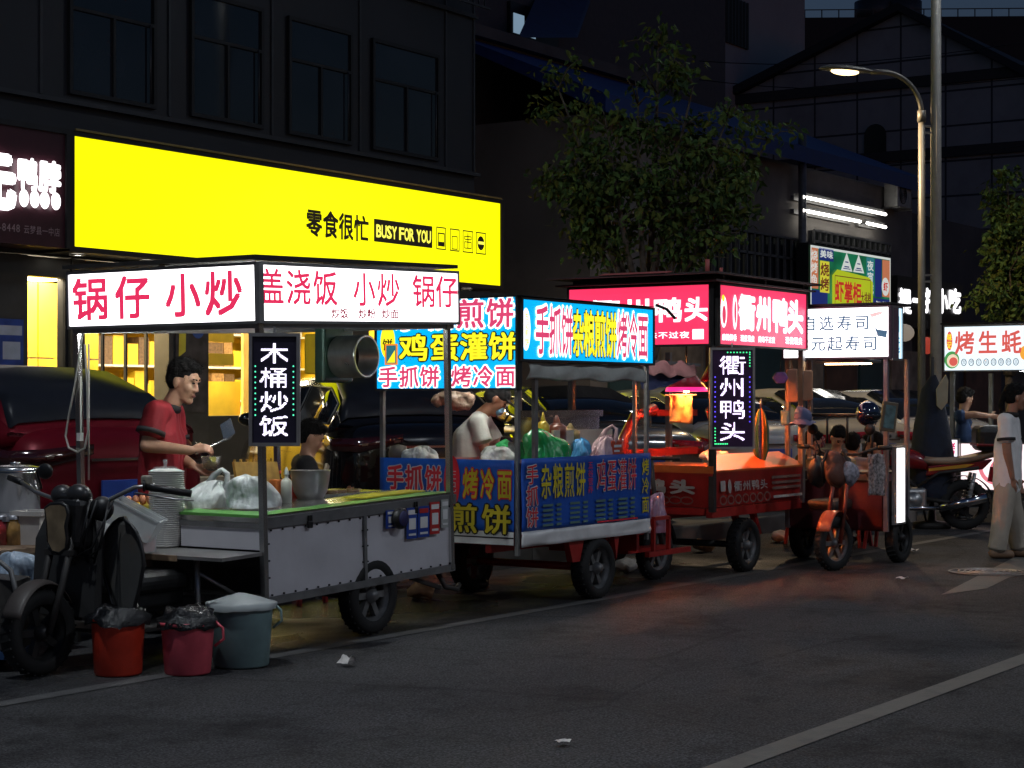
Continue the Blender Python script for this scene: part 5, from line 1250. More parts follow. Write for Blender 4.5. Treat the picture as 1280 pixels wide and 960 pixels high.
# ================================================================== PARKED CARS
GLASS_D = mat('car_glass', (.01, .012, .015), .04, var=.2, spec=.9)
TAIL = mat('tail_lens', (.3, .008, .012), .12, var=.3, scale=30, coat=.6)
CHROME = mat('chrome', (.6, .6, .6), .12, 1.0)
def loft(sec, n):
    vs = []; fs = []
    for r_ in sec: vs += r_
    m = len(sec[0])
    for i in range(len(sec)-1):
        for k in range(m-1): fs.append((i*m+k, i*m+k+1, (i+1)*m+k+1, (i+1)*m+k))
    fs.append(tuple(range(m))); fs.append(tuple(reversed(range((len(sec)-1)*m, len(sec)*m))))
    return vs, fs
def car(X, paint, lab, hatch=False, Yr=9.75, dz=.18, rz=65, rough=.25):
    t = thing('parked_car', lab, 'car', (X, Yr, dz), R(rz), 'cars parked nose in on the pavement')
    P = mat('car_paint_'+lab.split()[0], paint, rough, .25, var=.08, scale=2, coat=.0 if 'red' in lab else .7, dirt=.08, spec=.2 if 'red' in lab else .5)
    rr = [(-2.28, .66, .42, .72, .86), (-2.2, .8, .3, .82, .98), (-1.95, .87, .22, .88, 1.05), (-1.4, .9, .2, .92, 1.06), (-.4, .91, .18, .94, 1.02), (.7, .91, .18, .92, 1.0), (1.3, .89, .2, .86, .97), (1.9, .84, .22, .74, .84), (2.2, .74, .28, .64, .7), (2.3, .6, .34, .56, .6)]
    if hatch: rr = [(x, w, zb, zl*1.12, zt*1.1 if x < 1 else zt*1.08) for x, w, zb, zl, zt in rr]
    sec = []
    for x, w, zb, zl, zt in rr:
        half = [(.0, zb), (w*.7, zb), (w*.95, zb+.06), (w, zb+.22), (w*.985, (zb+zl)/2+.1), (w*.96, zl), (w*.84, zt-.015), (w*.45, zt+.005), (0, zt+.01)]
        sec.append([(x, y, z) for y, z in half]+[(x, -y, z) for y, z in reversed(half[1:-1])]+[(x, 0, zb)])
    vs, fs = loft(sec, 0); g = MB(); g.add(vs, fs, 0, True); body = g.build('body', P, t, sub=2, weld=True)
    # cabin
    if hatch: cab = [(-2.05, .8, 1.1, .78, 1.12), (-1.75, .83, 1.06, .66, 1.36), (-1.3, .85, 1.06, .6, 1.53), (-.6, .85, 1.04, .6, 1.555), (.2, .85, 1.04, .6, 1.55), (.55, .85, 1.04, .62, 1.47), (1.25, .84, 1.02, .78, 1.05)]
    else: cab = [(-1.75, .8, 1.0, .76, 1.03), (-1.3, .84, 1.0, .64, 1.26), (-.8, .85, 1.0, .57, 1.44), (-.2, .85, .98, .56, 1.46), (.25, .85, .97, .57, 1.44), (.6, .85, .96, .6, 1.33), (1.25, .84, .95, .78, .99)]
    sec = []
    for x, wb, zb, wt, zt in cab:
        half = [(0, zb-.1), (wb, zb-.1), (wb, zb), ((wb*.45+wt*.55), zb*.45+zt*.55+.005), (wt+.03, zt-.05), (wt-.06, zt-.005), (wt*.4, zt+.02), (0, zt+.025)]
        sec.append([(x, y, z) for y, z in half]+[(x, -y, z) for y, z in reversed(half[1:-1])]+[(x, 0, zb-.1)])
    vs, fs = loft(sec, 0); g = MB(); g.add(vs, fs, 0, True); g.build('roof', P, t, weld=True)
    def sidep(i, f, s_):
        x, wb, zb, wt, zt = cab[i]; y = wb+(wt+.03-wb)*f; return Vector((x, s_*(y+.008), zb+(zt-.05-zb)*f))
    for s_ in (-1, 1):
        for (i0, i1, lo) in ((1, 3, .12), (3, 5, .12)):
            top = [sidep(i, .93, s_) for i in range(i0, i1+1)]; bot = [sidep(i, lo, s_) for i in range(i0, i1+1)]
            ctr = sum(top+bot, Vector())/len(top+bot)
            sh = lambda p: ctr+(p-ctr)*.93
            g = MB(); n = len(top); mid = [sidep(i, .55, s_)+Vector((0, s_*.004, 0)) for i in range(i0, i1+1)]
            g.add([sh(p) for p in bot+mid+top], [(k, k+1, n+k+1, n+k) for k in range(n-1)]+[(n+k, n+k+1, 2*n+k+1, 2*n+k) for k in range(n-1)], 0, True)
            w = g.build('side_window', GLASS_D, t, solid=.006)
            g = MB(); g.tube([sh(p)+Vector((0, s_*.003, 0)) for p in bot+top[::-1]+bot[:1]], .008, 5); g.build('window_trim', CHROME if not hatch else GREYM, w)
    for name, (i0, i1) in (('rear_window', (0, 3 if hatch else 2)), ('windscreen', (5, 6))):
        g = MB(); rows = []
        for i in range(i0, i1+1):
            x, wb, zb, wt, zt = cab[i]; rows.append([Vector((x+(-.012 if i0 == 0 else .012), y_, zt+dz_)) for y_, dz_ in ((-wt-.026, -.036), (-wt+.05, .01), (-wt*.4, .034), (0, .04), (wt*.4, .034), (wt-.05, .01), (wt+.026, -.036))])
        if i0 == 0: a_, b_ = rows[0], rows[1]; rows[0] = [p.lerp(q, .12) for p, q in zip(a_, b_)]
        m = 7; g.add([p for r_ in rows for p in r_], [(i*m+k, i*m+k+1, (i+1)*m+k+1, (i+1)*m+k) for i in range(len(rows)-1) for k in range(m-1)], 0, True)
        g.build(name, GLASS_D if not hatch or name != 'rear_window' else mat('tinted_rear_glass', (.012, .014, .02), .35, spec=.12), t, solid=.006)
    k_ = 1.12 if hatch else 1.0
    for s_ in (-1, 1):
        g = MB(); z = .82*k_
        g.add([(-2.285, s_*.28, z+.09), (-2.3, s_*.45, z+.08), (-2.27, s_*.66, z+.06), (-2.13, s_*.86, z+.05), (-1.98, s_*.905, z+.08), (-1.98, s_*.905, z-.03), (-2.13, s_*.87, z-.06), (-2.27, s_*.68, z-.07), (-2.3, s_*.45, z-.02), (-2.285, s_*.28, z+.02)], [(0, 1, 8, 9), (1, 2, 7, 8), (2, 3, 6, 7), (3, 4, 5, 6)], 0, True)
        tl = g.build('tail_lamp', TAIL if not ('black' in lab or hatch) else mat('tail_smoked', (.03, .005, .006), .1, coat=.8), t, solid=.04)
        g = MB(); g.bar((-2.31, s_*.3, z+.03), (-2.29, s_*.66, z), .012, .02); g.build('chrome_strip', CHROME, tl)
        g = MB(); g.ball((.82, s_*.98, 1.0*k_), (.06, .1, .07)); g.bar((.85, s_*.86, .97*k_), (.84, s_*.95, .98*k_), .03); g.build('mirror', P, t)
        g = MB(); g.bevbox((-.35, s_*.92, .84*k_), (.2, .03, .03), .01); g.bevbox((.6, s_*.92, .82*k_), (.2, .03, .03), .01); g.build('door_handle', CHROME, t)
        for x in (-1.38, 1.42): wheel(t, (x, s_*.82, .33), (0, 1, 0), .33, .2, RIMM, 26, spokes=7)
    g = MB(); g.bevbox((-2.3, 0, .36), (.06, 1.3, .14), .03); g.build('bumper', BLACKP, t)
    g = MB(); g.bevbox((-2.315, 0, .68), (.02, .44, .14), .005); g.build('number_plate', mat('plate_blue', (.02, .06, .3), .4), t)
    g = MB(); g.bar((-2.3, -.3, .8*k_), (-2.3, .3, .8*k_), .015, .02); g.build('boot_trim', CHROME, t)
    return t
car(9.75, (.12, .004, .011), 'red hatchback parked behind the wind guarded tricycle at the left', True, 11.9, rz=82, rough=.38)
car(14.8, (.006, .006, .007), 'black glossy car parked between the white cart and the blue cart', True, 11.75, rz=55, rough=.12)
car(17.5, (.07, .075, .08), 'grey car parked behind the blue pancake cart', False, 11.4)
car(20.5, (.4, .41, .4), 'white car parked behind the pink duck stall', False, 11.4)
car(23.7, (.42, .39, .33), 'champagne coloured saloon parked behind the sushi tricycle', False, 11.4)
car(26.9, (.45, .45, .44), 'pale saloon half hidden by the lamp poles', False, 11.4)

# ================================================================== MOTORCYCLES
def motorbike(loc, yaw, lab, paint, seatm, box=True):
    t = thing('motorcycle', lab, 'motorcycle', loc, yaw)
    for x in (0, 1.27): wheel(t, (x, 0, .29), (0, 1, 0), .29, .1, RIMD, 32, spokes=5)
    g = MB()
    g.tube([(1.27, .09, .29), (1.1, .08, .72), (1.0, .07, .98)], .026, 8); g.tube([(1.27, -.09, .29), (1.1, -.08, .72), (1.0, -.07, .98)], .026, 8); g.build('fork', ALU, t)
    g = MB(); g.tube([(1.02, 0, .85), (.55, 0, .5), (.4, 0, .32), (.75, 0, .25), (.95, 0, .65)], .03, 8); g.tube([(.0, .1, .29), (.45, .08, .36)], .025, 8); g.tube([(.0, -.1, .29), (.45, -.08, .36)], .025, 8)
    g.tube([(-.15, .1, .72), (.3, .1, .66), (.55, .1, .5)], .018, 8); g.tube([(-.15, -.1, .72), (.3, -.1, .66), (.55, -.1, .5)], .018, 8); g.build('frame', DARKIRON, t)
    g = MB(); g.bevbox((.62, 0, .36), (.36, .26, .26), .05, seg=3); g.cyl((.7, 0, .45), (.82, 0, .66), .09, n=14)
    for k in range(5): g.cyl((.71+.022*k, 0, .48+.036*k), (.714+.022*k, 0, .487+.036*k), .11, n=14)
    g.cyl((.6, -.15, .34), (.6, .15, .34), .1, n=16); g.build('engine', ALU, t)
    g = MB(); g.tube([(.8, .12, .42), (.7, .16, .25), (.3, .17, .26)], .025, 8); g.tube([(.3, .17, .26), (-.22, .18, .38)], [.045, .06], 12); g.build('exhaust', CHROME, t)
    g = MB(); sec = [(1.0, .05, .78, .9), (.9, .13, .72, .97), (.72, .16, .7, 1.0), (.5, .13, .68, .9), (.4, .08, .67, .82)]
    vs = []
    for x, w, z0, z1 in sec:
        for k in range(12):
            a = 2*math.pi*k/12; vs.append((x, w*math.cos(a), (z0+z1)/2+(z1-z0)/2*math.sin(a)))
    g.add(vs, [(i*12+k, i*12+(k+1) % 12, (i+1)*12+(k+1) % 12, (i+1)*12+k) for i in range(4) for k in range(12)]+[tuple(range(12)), tuple(range(48, 60))], 0, True); g.build('fuel_tank', paint, t, sub=1)
    g = MB(); g.prism([(.45, -.1, .62), (-.2, -.1, .7), (-.32, -.1, .82), (.1, -.1, .78), (.42, -.1, .74)], (0, .2, 0)); pn = g.build('side_panel', paint, t, bevel=.02)
    g = MB(); g.prism([(.42, -.105, .68), (.0, -.105, .72), (-.1, -.105, .76), (.0, -.105, .76), (.42, -.105, .71)], (0, .21, 0)); g.build('stripe', mat('stripe_yellow', (.6, .3, .02), .4), pn)
    g = MB(); g.grid(lambda a, b: Vector((-.32+.8*a, (b-.5)*.26*(1-.3*a), .86-.07*math.sin(a*2.6)+.05*(1-a)-.16*abs(b-.5)**2)), 14, 8); g.build('seat', seatm, t, solid=.06)
    for nm, cx, r_, a0, a1 in (('front_mudguard', 1.27, .32, 20, 150), ('rear_mudguard', 0, .335, 40, 190)):
        g = MB(); g.grid(lambda a, b: Vector((cx+math.cos(R(a0+(a1-a0)*a))*r_, (b-.5)*.13, .29+math.sin(R(a0+(a1-a0)*a))*r_-.0*(b-.5)**2)), 16, 4); g.build(nm, paint if 'front' in nm else BLACKP, t, solid=.006)
    g = MB(); g.tube([(.95, .36, 1.08), (.98, .2, 1.03), (1.0, 0, 1.0), (.98, -.2, 1.03), (.95, -.36, 1.08)], .013, 8); hb = g.build('handlebar', CHROME, t)
    for s_ in (-1, 1):
        g = MB(); g.tube([(.97, .26*s_, 1.05), (.9, .4*s_, 1.09)], .019, 8); g.build('grip', BLACKP, hb)
        g = MB(); g.tube([(.98, .22*s_, 1.04), (.99, .28*s_, 1.2)], .007, 6); g.bevbox((.98, .3*s_, 1.25), (.02, .12, .08), .01); g.build('mirror', BLACKP, hb)
    g = MB(); g.ball((1.12, 0, .92), (.1, .09, .1)); hl = g.build('headlamp', BLACKP, t)
    g = MB(); g.ball((1.185, 0, .92), (.04, .075, .08)); g.build('lens', mat('clear_lens', (.4, .4, .4), .1, coat=.5), hl)
    g = MB(); g.bevbox((-.36, 0, .74), (.04, .13, .06), .01); g.bar((-.33, 0, .55), (-.36, 0, .72), .05, .12); g.build('tail_lamp', TAIL, t)
    for s_ in (-1, 1):
        g = MB(); g.tube([(-.02, .12*s_, .3), (-.1, .13*s_, .66)], [.03, .022], 8)
        for k in range(7): g.torus((-.025-.009*k, .12*s_, .36+.04*k), (-.2, 0, 1), .032, .007, 12, 5)
        g.build('shock_absorber', ALU, t)
    if box:
        g = MB(); g.bevbox((-.34, 0, 1.06), (.46, .44, .3), .08, seg=3); bx = g.build('top_box', BLACKP, t)
        g = MB(); g.bevbox((-.34, 0, .985), (.47, .45, .035), .015); g.build('band', mat('box_red', (.2, .015, .015), .4), bx)
        g = MB(); g.bar((-.5, .1, .86), (.1, .1, .82), .02); g.bar((-.5, -.1, .86), (.1, -.1, .82), .02); g.bar((-.4, -.12, .88), (-.4, .12, .88), .02); g.build('rack', ALU, t)
    g = MB(); g.tube([(.45, -.1, .26), (.38, -.28, .02)], .014, 8); g.build('side_stand', DARKIRON, t)
    return t
m0 = on_z(1205, 662, 0)
motorbike((m0.x, m0.y, 0), math.atan2(.866, -.5), 'red motorcycle with a black top box parked beside the oyster stall', mat('bike_red', (.2, .01, .012), .25, coat=.8), mat('seat_tan', (.3, .2, .13), .5))
# ================================================================== PEOPLE
SKIN = mat('skin', (.46, .25, .16), .5, var=.08, scale=20, sss=.08)
SKIN_T = mat('skin_tan', (.33, .16, .1), .5, var=.08, scale=20, sss=.08)
HAIR = mat('hair_black', (.008, .007, .007), .8, var=.5, scale=60, spec=.2, bump=.8, bscale=120)
EYE = mat('eye_dark', (.01, .008, .008), .2); LIP = mat('lip', (.35, .12, .1), .45)
def person(lab, base, fwd, J, clothes, skin=SKIN, s=1.0, voxel=.009, hair='short', pitch=0., headyaw=0., hands=None, group=None, fem=False, shortsl=.55):
    """J: world joints; base: point on the ground under the person. One fused skin for the body; hair and clothes are its children."""
    base = Vector(base); f = Vector(fwd).normalized(); l = Vector((-f.y, f.x, 0)); u = Vector((0, 0, 1))
    def loc(x, y, z): return base+f*(x*s)+l*(y*s)+u*(z*s)
    D_ = dict(pelvis=loc(0, 0, .93), chest=loc(0, 0, 1.24), neck=loc(0, 0, 1.44), head=loc(.03, 0, 1.585),
              shL=loc(0, .17, 1.385), shR=loc(0, -.17, 1.385), elL=loc(-.02, .22, 1.11), elR=loc(-.02, -.22, 1.11), wrL=loc(.06, .23, .88), wrR=loc(.06, -.23, .88),
              hipL=loc(0, .09, .9), hipR=loc(0, -.09, .9), knL=loc(.02, .1, .5), knR=loc(.02, -.1, .5), anL=loc(-.02, .1, .09), anR=loc(-.02, -.1, .09))
    D_.update(J); J = D_
    M_ = {k: Vector(v) for k, v in J.items()}
    sl = (M_['shL']-M_['shR']).normalized()
    g = MB()
    def cap(a, b, r1, r2, flat=None): capsule(g, a, b, r1*s, r2*s, 14, flat)
    pe, ch, ne, hd = M_['pelvis'], M_['chest'], M_['neck'], M_['head']
    for k in (-1, 0, 1):
        cap(pe+sl*(.07*s*k), ch+sl*(.075*s*k), .095, .1)
        cap(ch+sl*(.07*s*k), ne+sl*(.05*s*k)-(ne-ch)*.22, .1, .06)
    cap(M_['shL'], M_['shR'], .058, .058); cap(ne-(ne-ch)*.15, hd-u*.03*s-f*.01*s, .056, .05)
    for S_ in 'LR':
        cap(M_['sh'+S_], M_['el'+S_], .052, .041); cap(M_['el'+S_], M_['wr'+S_], .042, .028)
        cap(M_['hip'+S_], M_['kn'+S_], .085, .058); cap(M_['kn'+S_], M_['an'+S_], .057, .038)
        cap(M_['an'+S_]-u*.03*s, M_['an'+S_]+f*.14*s-u*.055*s, .04, .03)
    # head in its own frame
    hf = (f*math.cos(R(headyaw))+l*math.sin(R(headyaw))).normalized()
    hr = hf.cross(u).normalized(); hf2 = (hf*math.cos(R(pitch))-u*math.sin(R(pitch))).normalized(); hu = hr.cross(hf2).normalized()
    rot = Matrix((hf2, -hr, hu)).transposed()
    def hp(x, y, z): return hd+hf2*(x*s)-hr*(y*s)+hu*(z*s)
    def hb(mb, x, y, z, a, b, c): mb.ball(hp(x, y, z), (a*s, b*s, c*s), 0, 18, rot)
    hb(g, -.005, 0, .025, .094, .075, .1); hb(g, .02, 0, -.04, .07, .06, .075); hb(g, .06, 0, -.098, .03, .034, .026); hb(g, .03, 0, -.085, .05, .047, .035)
    capsule(g, hp(.085, 0, .012), hp(.1, 0, -.026), .0085*s, .0125*s); hb(g, .098, .011, -.03, .011, .009, .008); hb(g, .098, -.011, -.03, .011, .009, .008)
    capsule(g, hp(.078, .036, .032), hp(.078, -.036, .032), .014*s, .014*s)
    hb(g, .083, 0, -.06, .012, .024, .008); hb(g, .081, 0, -.071, .011, .02, .008)
    for y in (-1, 1): hb(g, .052, .036*y, -.022, .032, .026, .032); hb(g, -.008, .077*y, -.005, .02, .009, .03); hb(g, -.004, .074*y, -.03, .012, .008, .012)
    # hands
    for S_ in 'LR':
        wr, el = M_['wr'+S_], M_['el'+S_]
        hs = (hands or {}).get(S_, {})
        d = Vector(hs.get('d', (wr-el))).normalized(); pn = Vector(hs.get('n', -l if S_ == 'L' else l)); pn = (pn-d*pn.dot(d)).normalized(); sd = d.cross(pn).normalized()
        if sd.dot(f+u*.3) < 0: sd = -sd                     # thumb side
        pc = wr+d*.05*s
        for k in (-1.2, -.4, .4, 1.2): capsule(g, wr+d*.012*s+sd*(.011*k*s), wr+d*.088*s+sd*(.016*k*s), .014*s, .0125*s, 10)
        curl = hs.get('curl', .6)
        for k, L_ in ((1.45, .066), (.5, .075), (-.5, .07), (-1.4, .054)):
            a = wr+d*.088*s+sd*(.0165*k*s); dd = d.copy()
            for q in range(3):
                an = curl*(.5+.45*q); dd = (d*math.cos(an)+pn*math.sin(an)).normalized(); b = a+dd*(L_*s*(.45, .32, .25)[q]); capsule(g, a, b, .0088*s, .0082*s, 8); a = b
        a = wr+d*.03*s+sd*.022*s; b = a+(d*.6+sd*.7+pn*.35).normalized()*.038*s; capsule(g, a, b, .012*s, .01*s, 8); capsule(g, b, b+(d*.9+sd*.2+pn*.5*curl).normalized()*.03*s, .0098*s, .0085*s, 8)
    body = fuse(g, 'person', skin, None, base, voxel, 2)
    tag(body, lab, 'person', group)
    # face details
    for y in (-1, 1):
        g = MB(); hb(g, .083, .031*y, .012, .008, .014, .006); g.build('eye', EYE, body, base)
        g = MB(); capsule(g, hp(.091, .016*y, .034), hp(.083, .05*y, .036), .0045*s, .0035*s, 8); g.build('eyebrow', HAIR, body, base)
    g = MB(); hb(g, .089, 0, -.065, .007, .021, .0075); g.build('mouth', LIP, body, base)
    # hair
    if hair:
        g = MB()
        if hair == 'cap':
            hb(g, -.012, 0, .055, .104, .084, .085); hb(g, -.03, 0, .0, .078, .08, .07); hb(g, .1, 0, .05, .07, .07, .01)
        else:
            hb(g, -.02, 0, .052, .098, .083, .088); hb(g, -.04, 0, .01, .07, .079, .08); hb(g, .045, 0, .1, .05, .06, .03)
            rn = random.Random(3)
            for k in range(60):
                a = rn.uniform(-2.6, 2.6); e_ = rn.uniform(.3, 1.3); c = (math.cos(a)*math.cos(e_), math.sin(a)*math.cos(e_), math.sin(e_))
                hb(g, -.015+.09*c[0], .074*c[1], .05+.084*c[2], .02, .016, .015)
            if hair == 'tail':
                hb(g, -.1, 0, .03, .03, .03, .03); capsule(g, hp(-.115, 0, .02), hp(-.135, 0, -.08), .024*s, .028*s); capsule(g, hp(-.135, 0, -.08), hp(-.115, 0, -.19), .028*s, .008*s)
        ho = fuse(g, 'cap' if hair == 'cap' else 'hair', HAIR if hair != 'cap' else mat('cap_black', (.012, .012, .014), .8), body, base, .007, 2, .004*s, 30)
        if hair != 'cap':
            g = MB(); rn = random.Random(8); vv = ho.data.vertices; c0 = hp(-.01, 0, .0)-base
            for q in range(900):
                v_ = vv[rn.randrange(len(vv))]; p_ = v_.co; n_ = v_.normal
                if (p_-c0).dot(hu) < -.03*s: continue
                d_ = (n_*.55+hu*.25+hf2*.5+Vector((rn.gauss(0, .25), rn.gauss(0, .25), rn.gauss(0, .25)))).normalized()
                a_ = p_-n_*.004*s; w_ = d_.cross(n_); w_ = w_.normalized()*.0022*s if w_.length > 1e-3 else Vector((.002, 0, 0))
                L_ = rn.uniform(.012, .026)*s
                g.add([a_+w_, a_-w_, a_+d_*L_, a_+n_*.003*s], [(0, 1, 2), (1, 3, 2), (3, 0, 2)])
            g.build('hair_strands', HAIR, ho)
    # clothes
    if 'shirt' in clothes:
        g = MB(); e_ = .02
        lo = pe-(ch-pe).normalized()*.05*s
        for k in (-1, 0, 1):
            capsule(g, lo+sl*(.075*s*k), ch+sl*(.078*s*k), (.098+e_)*s, (.1+e_)*s); capsule(g, ch+sl*(.07*s*k), ne+sl*(.06*s*k)-(ne-ch)*.25, (.1+e_)*s, (.055+e_*.6)*s)
        capsule(g, M_['shL'], M_['shR'], (.056+e_)*s, (.056+e_)*s)
        for S_ in 'LR':
            a, b = M_['sh'+S_], M_['el'+S_]; q = a.lerp(b, shortsl); capsule(g, a, q-(b-a).normalized()*.03*s, (.055+e_)*s, (.05+e_*1.2)*s); g.cyl(q-(b-a).normalized()*.06*s, q, (.05+e_*1.2)*s, (.052+e_*1.4)*s, 16)
        sh = fuse(g, 'shirt', clothes['shirt'], body, base, .0095, 3, .007, 11)
        if 'trim' in clothes:
            for S_ in 'LR':
                a, b = M_['sh'+S_], M_['el'+S_]; q = a.lerp(b, shortsl); dd = (b-a).normalized()
                g = MB(); g.lathe([((.045+e_*1.2)*s, -.022*s), ((.056+e_*1.5)*s, -.02*s), ((.057+e_*1.5)*s, .006*s), ((.045+e_)*s, .007*s)], q, dd, 20); g.build('cuff', clothes['trim'], sh, base)
            g = MB(); nd = (hd-ne).normalized(); g.torus(ne-(ne-ch)*.03, nd*.8+u*.6-f*.15, .066*s, .016*s, 22, 8, sq=1.5); g.build('collar', clothes['trim'], sh, base)
    if 'trousers' in clothes:
        g = MB(); w = clothes.get('wide', 0)
        for k in (-1, 0, 1): capsule(g, pe+sl*(.07*s*k)+u*.02*s, pe+sl*(.07*s*k)-u*.04*s, .115*s, .115*s)
        for S_ in 'LR':
            capsule(g, M_['hip'+S_], M_['kn'+S_], .105*s, (.085+w*.5)*s); capsule(g, M_['kn'+S_], M_['an'+S_].lerp(M_['kn'+S_], .15), (.085+w*.5)*s, (.066+w)*s)
            g.cyl(M_['an'+S_].lerp(M_['kn'+S_], .2), M_['an'+S_]+u*.0, (.064+w)*s, (.068+w)*s, 16)
        fuse(g, 'trousers', clothes['trousers'], body, base, .011, 3, .008, 9)
    if 'shoe' in clothes:
        for S_ in 'LR':
            g = MB(); capsule(g, M_['an'+S_]-u*.035*s-f*.03*s, M_['an'+S_]+f*.13*s-u*.045*s, .05*s, .04*s); i = len(g.v)
            fuse(g, 'shoe', clothes['shoe'], body, base, .009, 2)
    body['_frame'] = 0; del body['_frame']
    return body, hp, base, M_
RT2 = Vector((RT.x, RT.y, 0))
# --- cook in the red polo
Dk = 11.9
def k(px, py, dd=0): return at(px, py, Dk+dd)
b0 = k(203, 700); b0.z = 0
cook, hpk, cb, MJ = person('cook in a red polo with black collar, looking down at his pan', b0, RT2-FW*.12,
    dict(pelvis=k(203, 628), chest=k(203, 552), neck=k(210, 508), head=k(229, 477), shR=k(195, 516, -.19), shL=k(215, 516, .19), elR=k(184, 557, -.24), wrR=k(237, 563, -.22), elL=k(222, 570, .2), wrL=k(240, 581, .02)),
    dict(shirt=mat('polo_red', (.26, .008, .016), .75, var=.12, scale=8, bump=.15), trim=mat('polo_black', (.012, .012, .014), .7), trousers=mat('trouser_dark', (.02, .02, .025), .8), shoe=BLACKP),
    SKIN, 1.10, .007, 'short', 16, -10, dict(R=dict(d=RT2*.9+UP*.15, n=-UP*.6+FW*.6, curl=1.25), L=dict(d=RT2*.8-UP*.5, n=FW*-.3+UP*.8, curl=.7)), shortsl=.62)
h_ = k(256, 563, -.22); e_ = k(288, 549, -.12)
t = thing('wok_spatula', 'steel spatula held up by the cook in the red polo', 'spatula', h_)
g = MB(); g.tube([k(244, 567, -.24), k(283, 549, -.12)], .009, 8); g.build('handle', STEEL, t, h_)
g = MB(); g.prism([k(280, 551, -.12), k(275, 531, -.1), k(288, 523, -.1), k(294, 541, -.12), k(288, 549, -.12)], FW*.012); g.build('blade', STEEL, t, h_)
bx = k(264, 577, .0)
t = thing('food_box', 'clear plastic box of noodles held by the cook in the red polo', 'food box', bx)
g = MB(); g.lathe([(.001, -.045), (.05, -.045), (.065, .03), (.07, .032), (.064, .034), (.048, -.04), (.001, -.04)], n=20); g.build('tub', mat('clear_tub', (.7, .72, .7), .15, trans=.6, alpha=.55), t)
g = MB(); g.ball((0, 0, -.02), (.048, .048, .025)); g.jitter(.012, 40); g.build('noodles', mat('noodle', (.5, .38, .18), .6, var=.4, scale=60), t)
# --- pancake maker, white T-shirt, mask, bending over the griddle
Dp = 14.6
def k(px, py, dd=0): return at(px, py, Dp+dd)
b0 = k(588, 700); b0.z = 0
pb_, hpk, cb, _ = person('person in a white T-shirt and blue mask bending over the pancake griddle', b0, RT2,
    dict(pelvis=k(586, 598), chest=k(586, 548), neck=k(602, 516), head=k(620, 499), shR=k(597, 528, -.17), shL=k(604, 526, .17), elR=k(608, 568, -.2), wrR=k(638, 562, -.15), elL=k(625, 566, .2), wrL=k(648, 560, .1)),
    dict(shirt=mat('tee_white', (.62, .64, .6), .8, var=.1, scale=7, bump=.15), trousers=mat('trouser_maroon', (.1, .02, .03), .8), shoe=BLACKP), SKIN_T, 1.0, .009, 'cap', 40, 0, dict(R=dict(d=RT2, n=-UP, curl=.7), L=dict(d=RT2, n=-UP, curl=.7)), shortsl=.6)
g = MB(); g.ball(hpk(.07, 0, -.055), (.042, .052, .045), 0, 16); g.build('mask', mat('mask_blue', (.2, .4, .6), .7), pb_, cb)
# --- woman walking at the right edge
w0 = on_z(1263, 697, 0); SH = -7; Dw = (w0-CAM).dot(FW)
def k(px, py, dd=0): return at(px+SH, py, Dw+dd)
b0 = Vector((w0.x, w0.y, 0))+RT2*.01
wm, hpk, cb, _ = person('woman in a white ringer T-shirt and wide beige trousers walking past the manhole cover', b0, RT2+FW*.1,
    dict(pelvis=k(1266, 600), chest=k(1267, 556), neck=k(1270, 517), head=k(1276, 497), shR=k(1263, 526, -.15), shL=k(1272, 526, .15), elR=k(1266, 566, -.18), wrR=k(1272, 597, -.17), elL=k(1274, 566, .18), wrL=k(1280, 597, .18),
         hipR=k(1264, 604, -.08), hipL=k(1266, 604, .08), knR=k(1259, 650, -.1), knL=k(1275, 650, .1), anR=k(1253, 687, -.1), anL=k(1281, 685, .1)),
    dict(shirt=mat('tee_white_b', (.72, .71, .7), .8, var=.1, scale=7, bump=.15), trim=mat('trim_black', (.015, .012, .012), .8), trousers=mat('trouser_beige', (.36, .32, .26), .85, var=.15, scale=5, bump=.3), wide=.022, shoe=mat('shoe_tan', (.2, .12, .07), .6)), SKIN_T, 1.0, .009, 'tail', 4, 0, shortsl=.6)
# --- oyster seller
Do = 22.6
def k(px, py, dd=0): return at(px, py, Do+dd)
b0 = k(1203, 700); b0.z = 0
person('oyster seller in a dark blue shirt stretching one arm over the grill', b0, RT2,
    dict(pelvis=k(1208, 592), chest=k(1206, 552), neck=k(1203, 519), head=k(1206, 499), shR=k(1200, 520, -.17), shL=k(1206, 527, .17), elR=k(1218, 518, -.25), wrR=k(1236, 520, -.25), elL=k(1216, 545, .2), wrL=k(1236, 548, .1)),
    dict(shirt=mat('shirt_navy', (.02, .05, .13), .8), trousers=mat('trouser_dark', (.02, .02, .025), .8), shoe=BLACKP), SKIN, 1.05, .012, 'short', 18, 20, dict(R=dict(curl=.9), L=dict(curl=.8)), shortsl=.25)
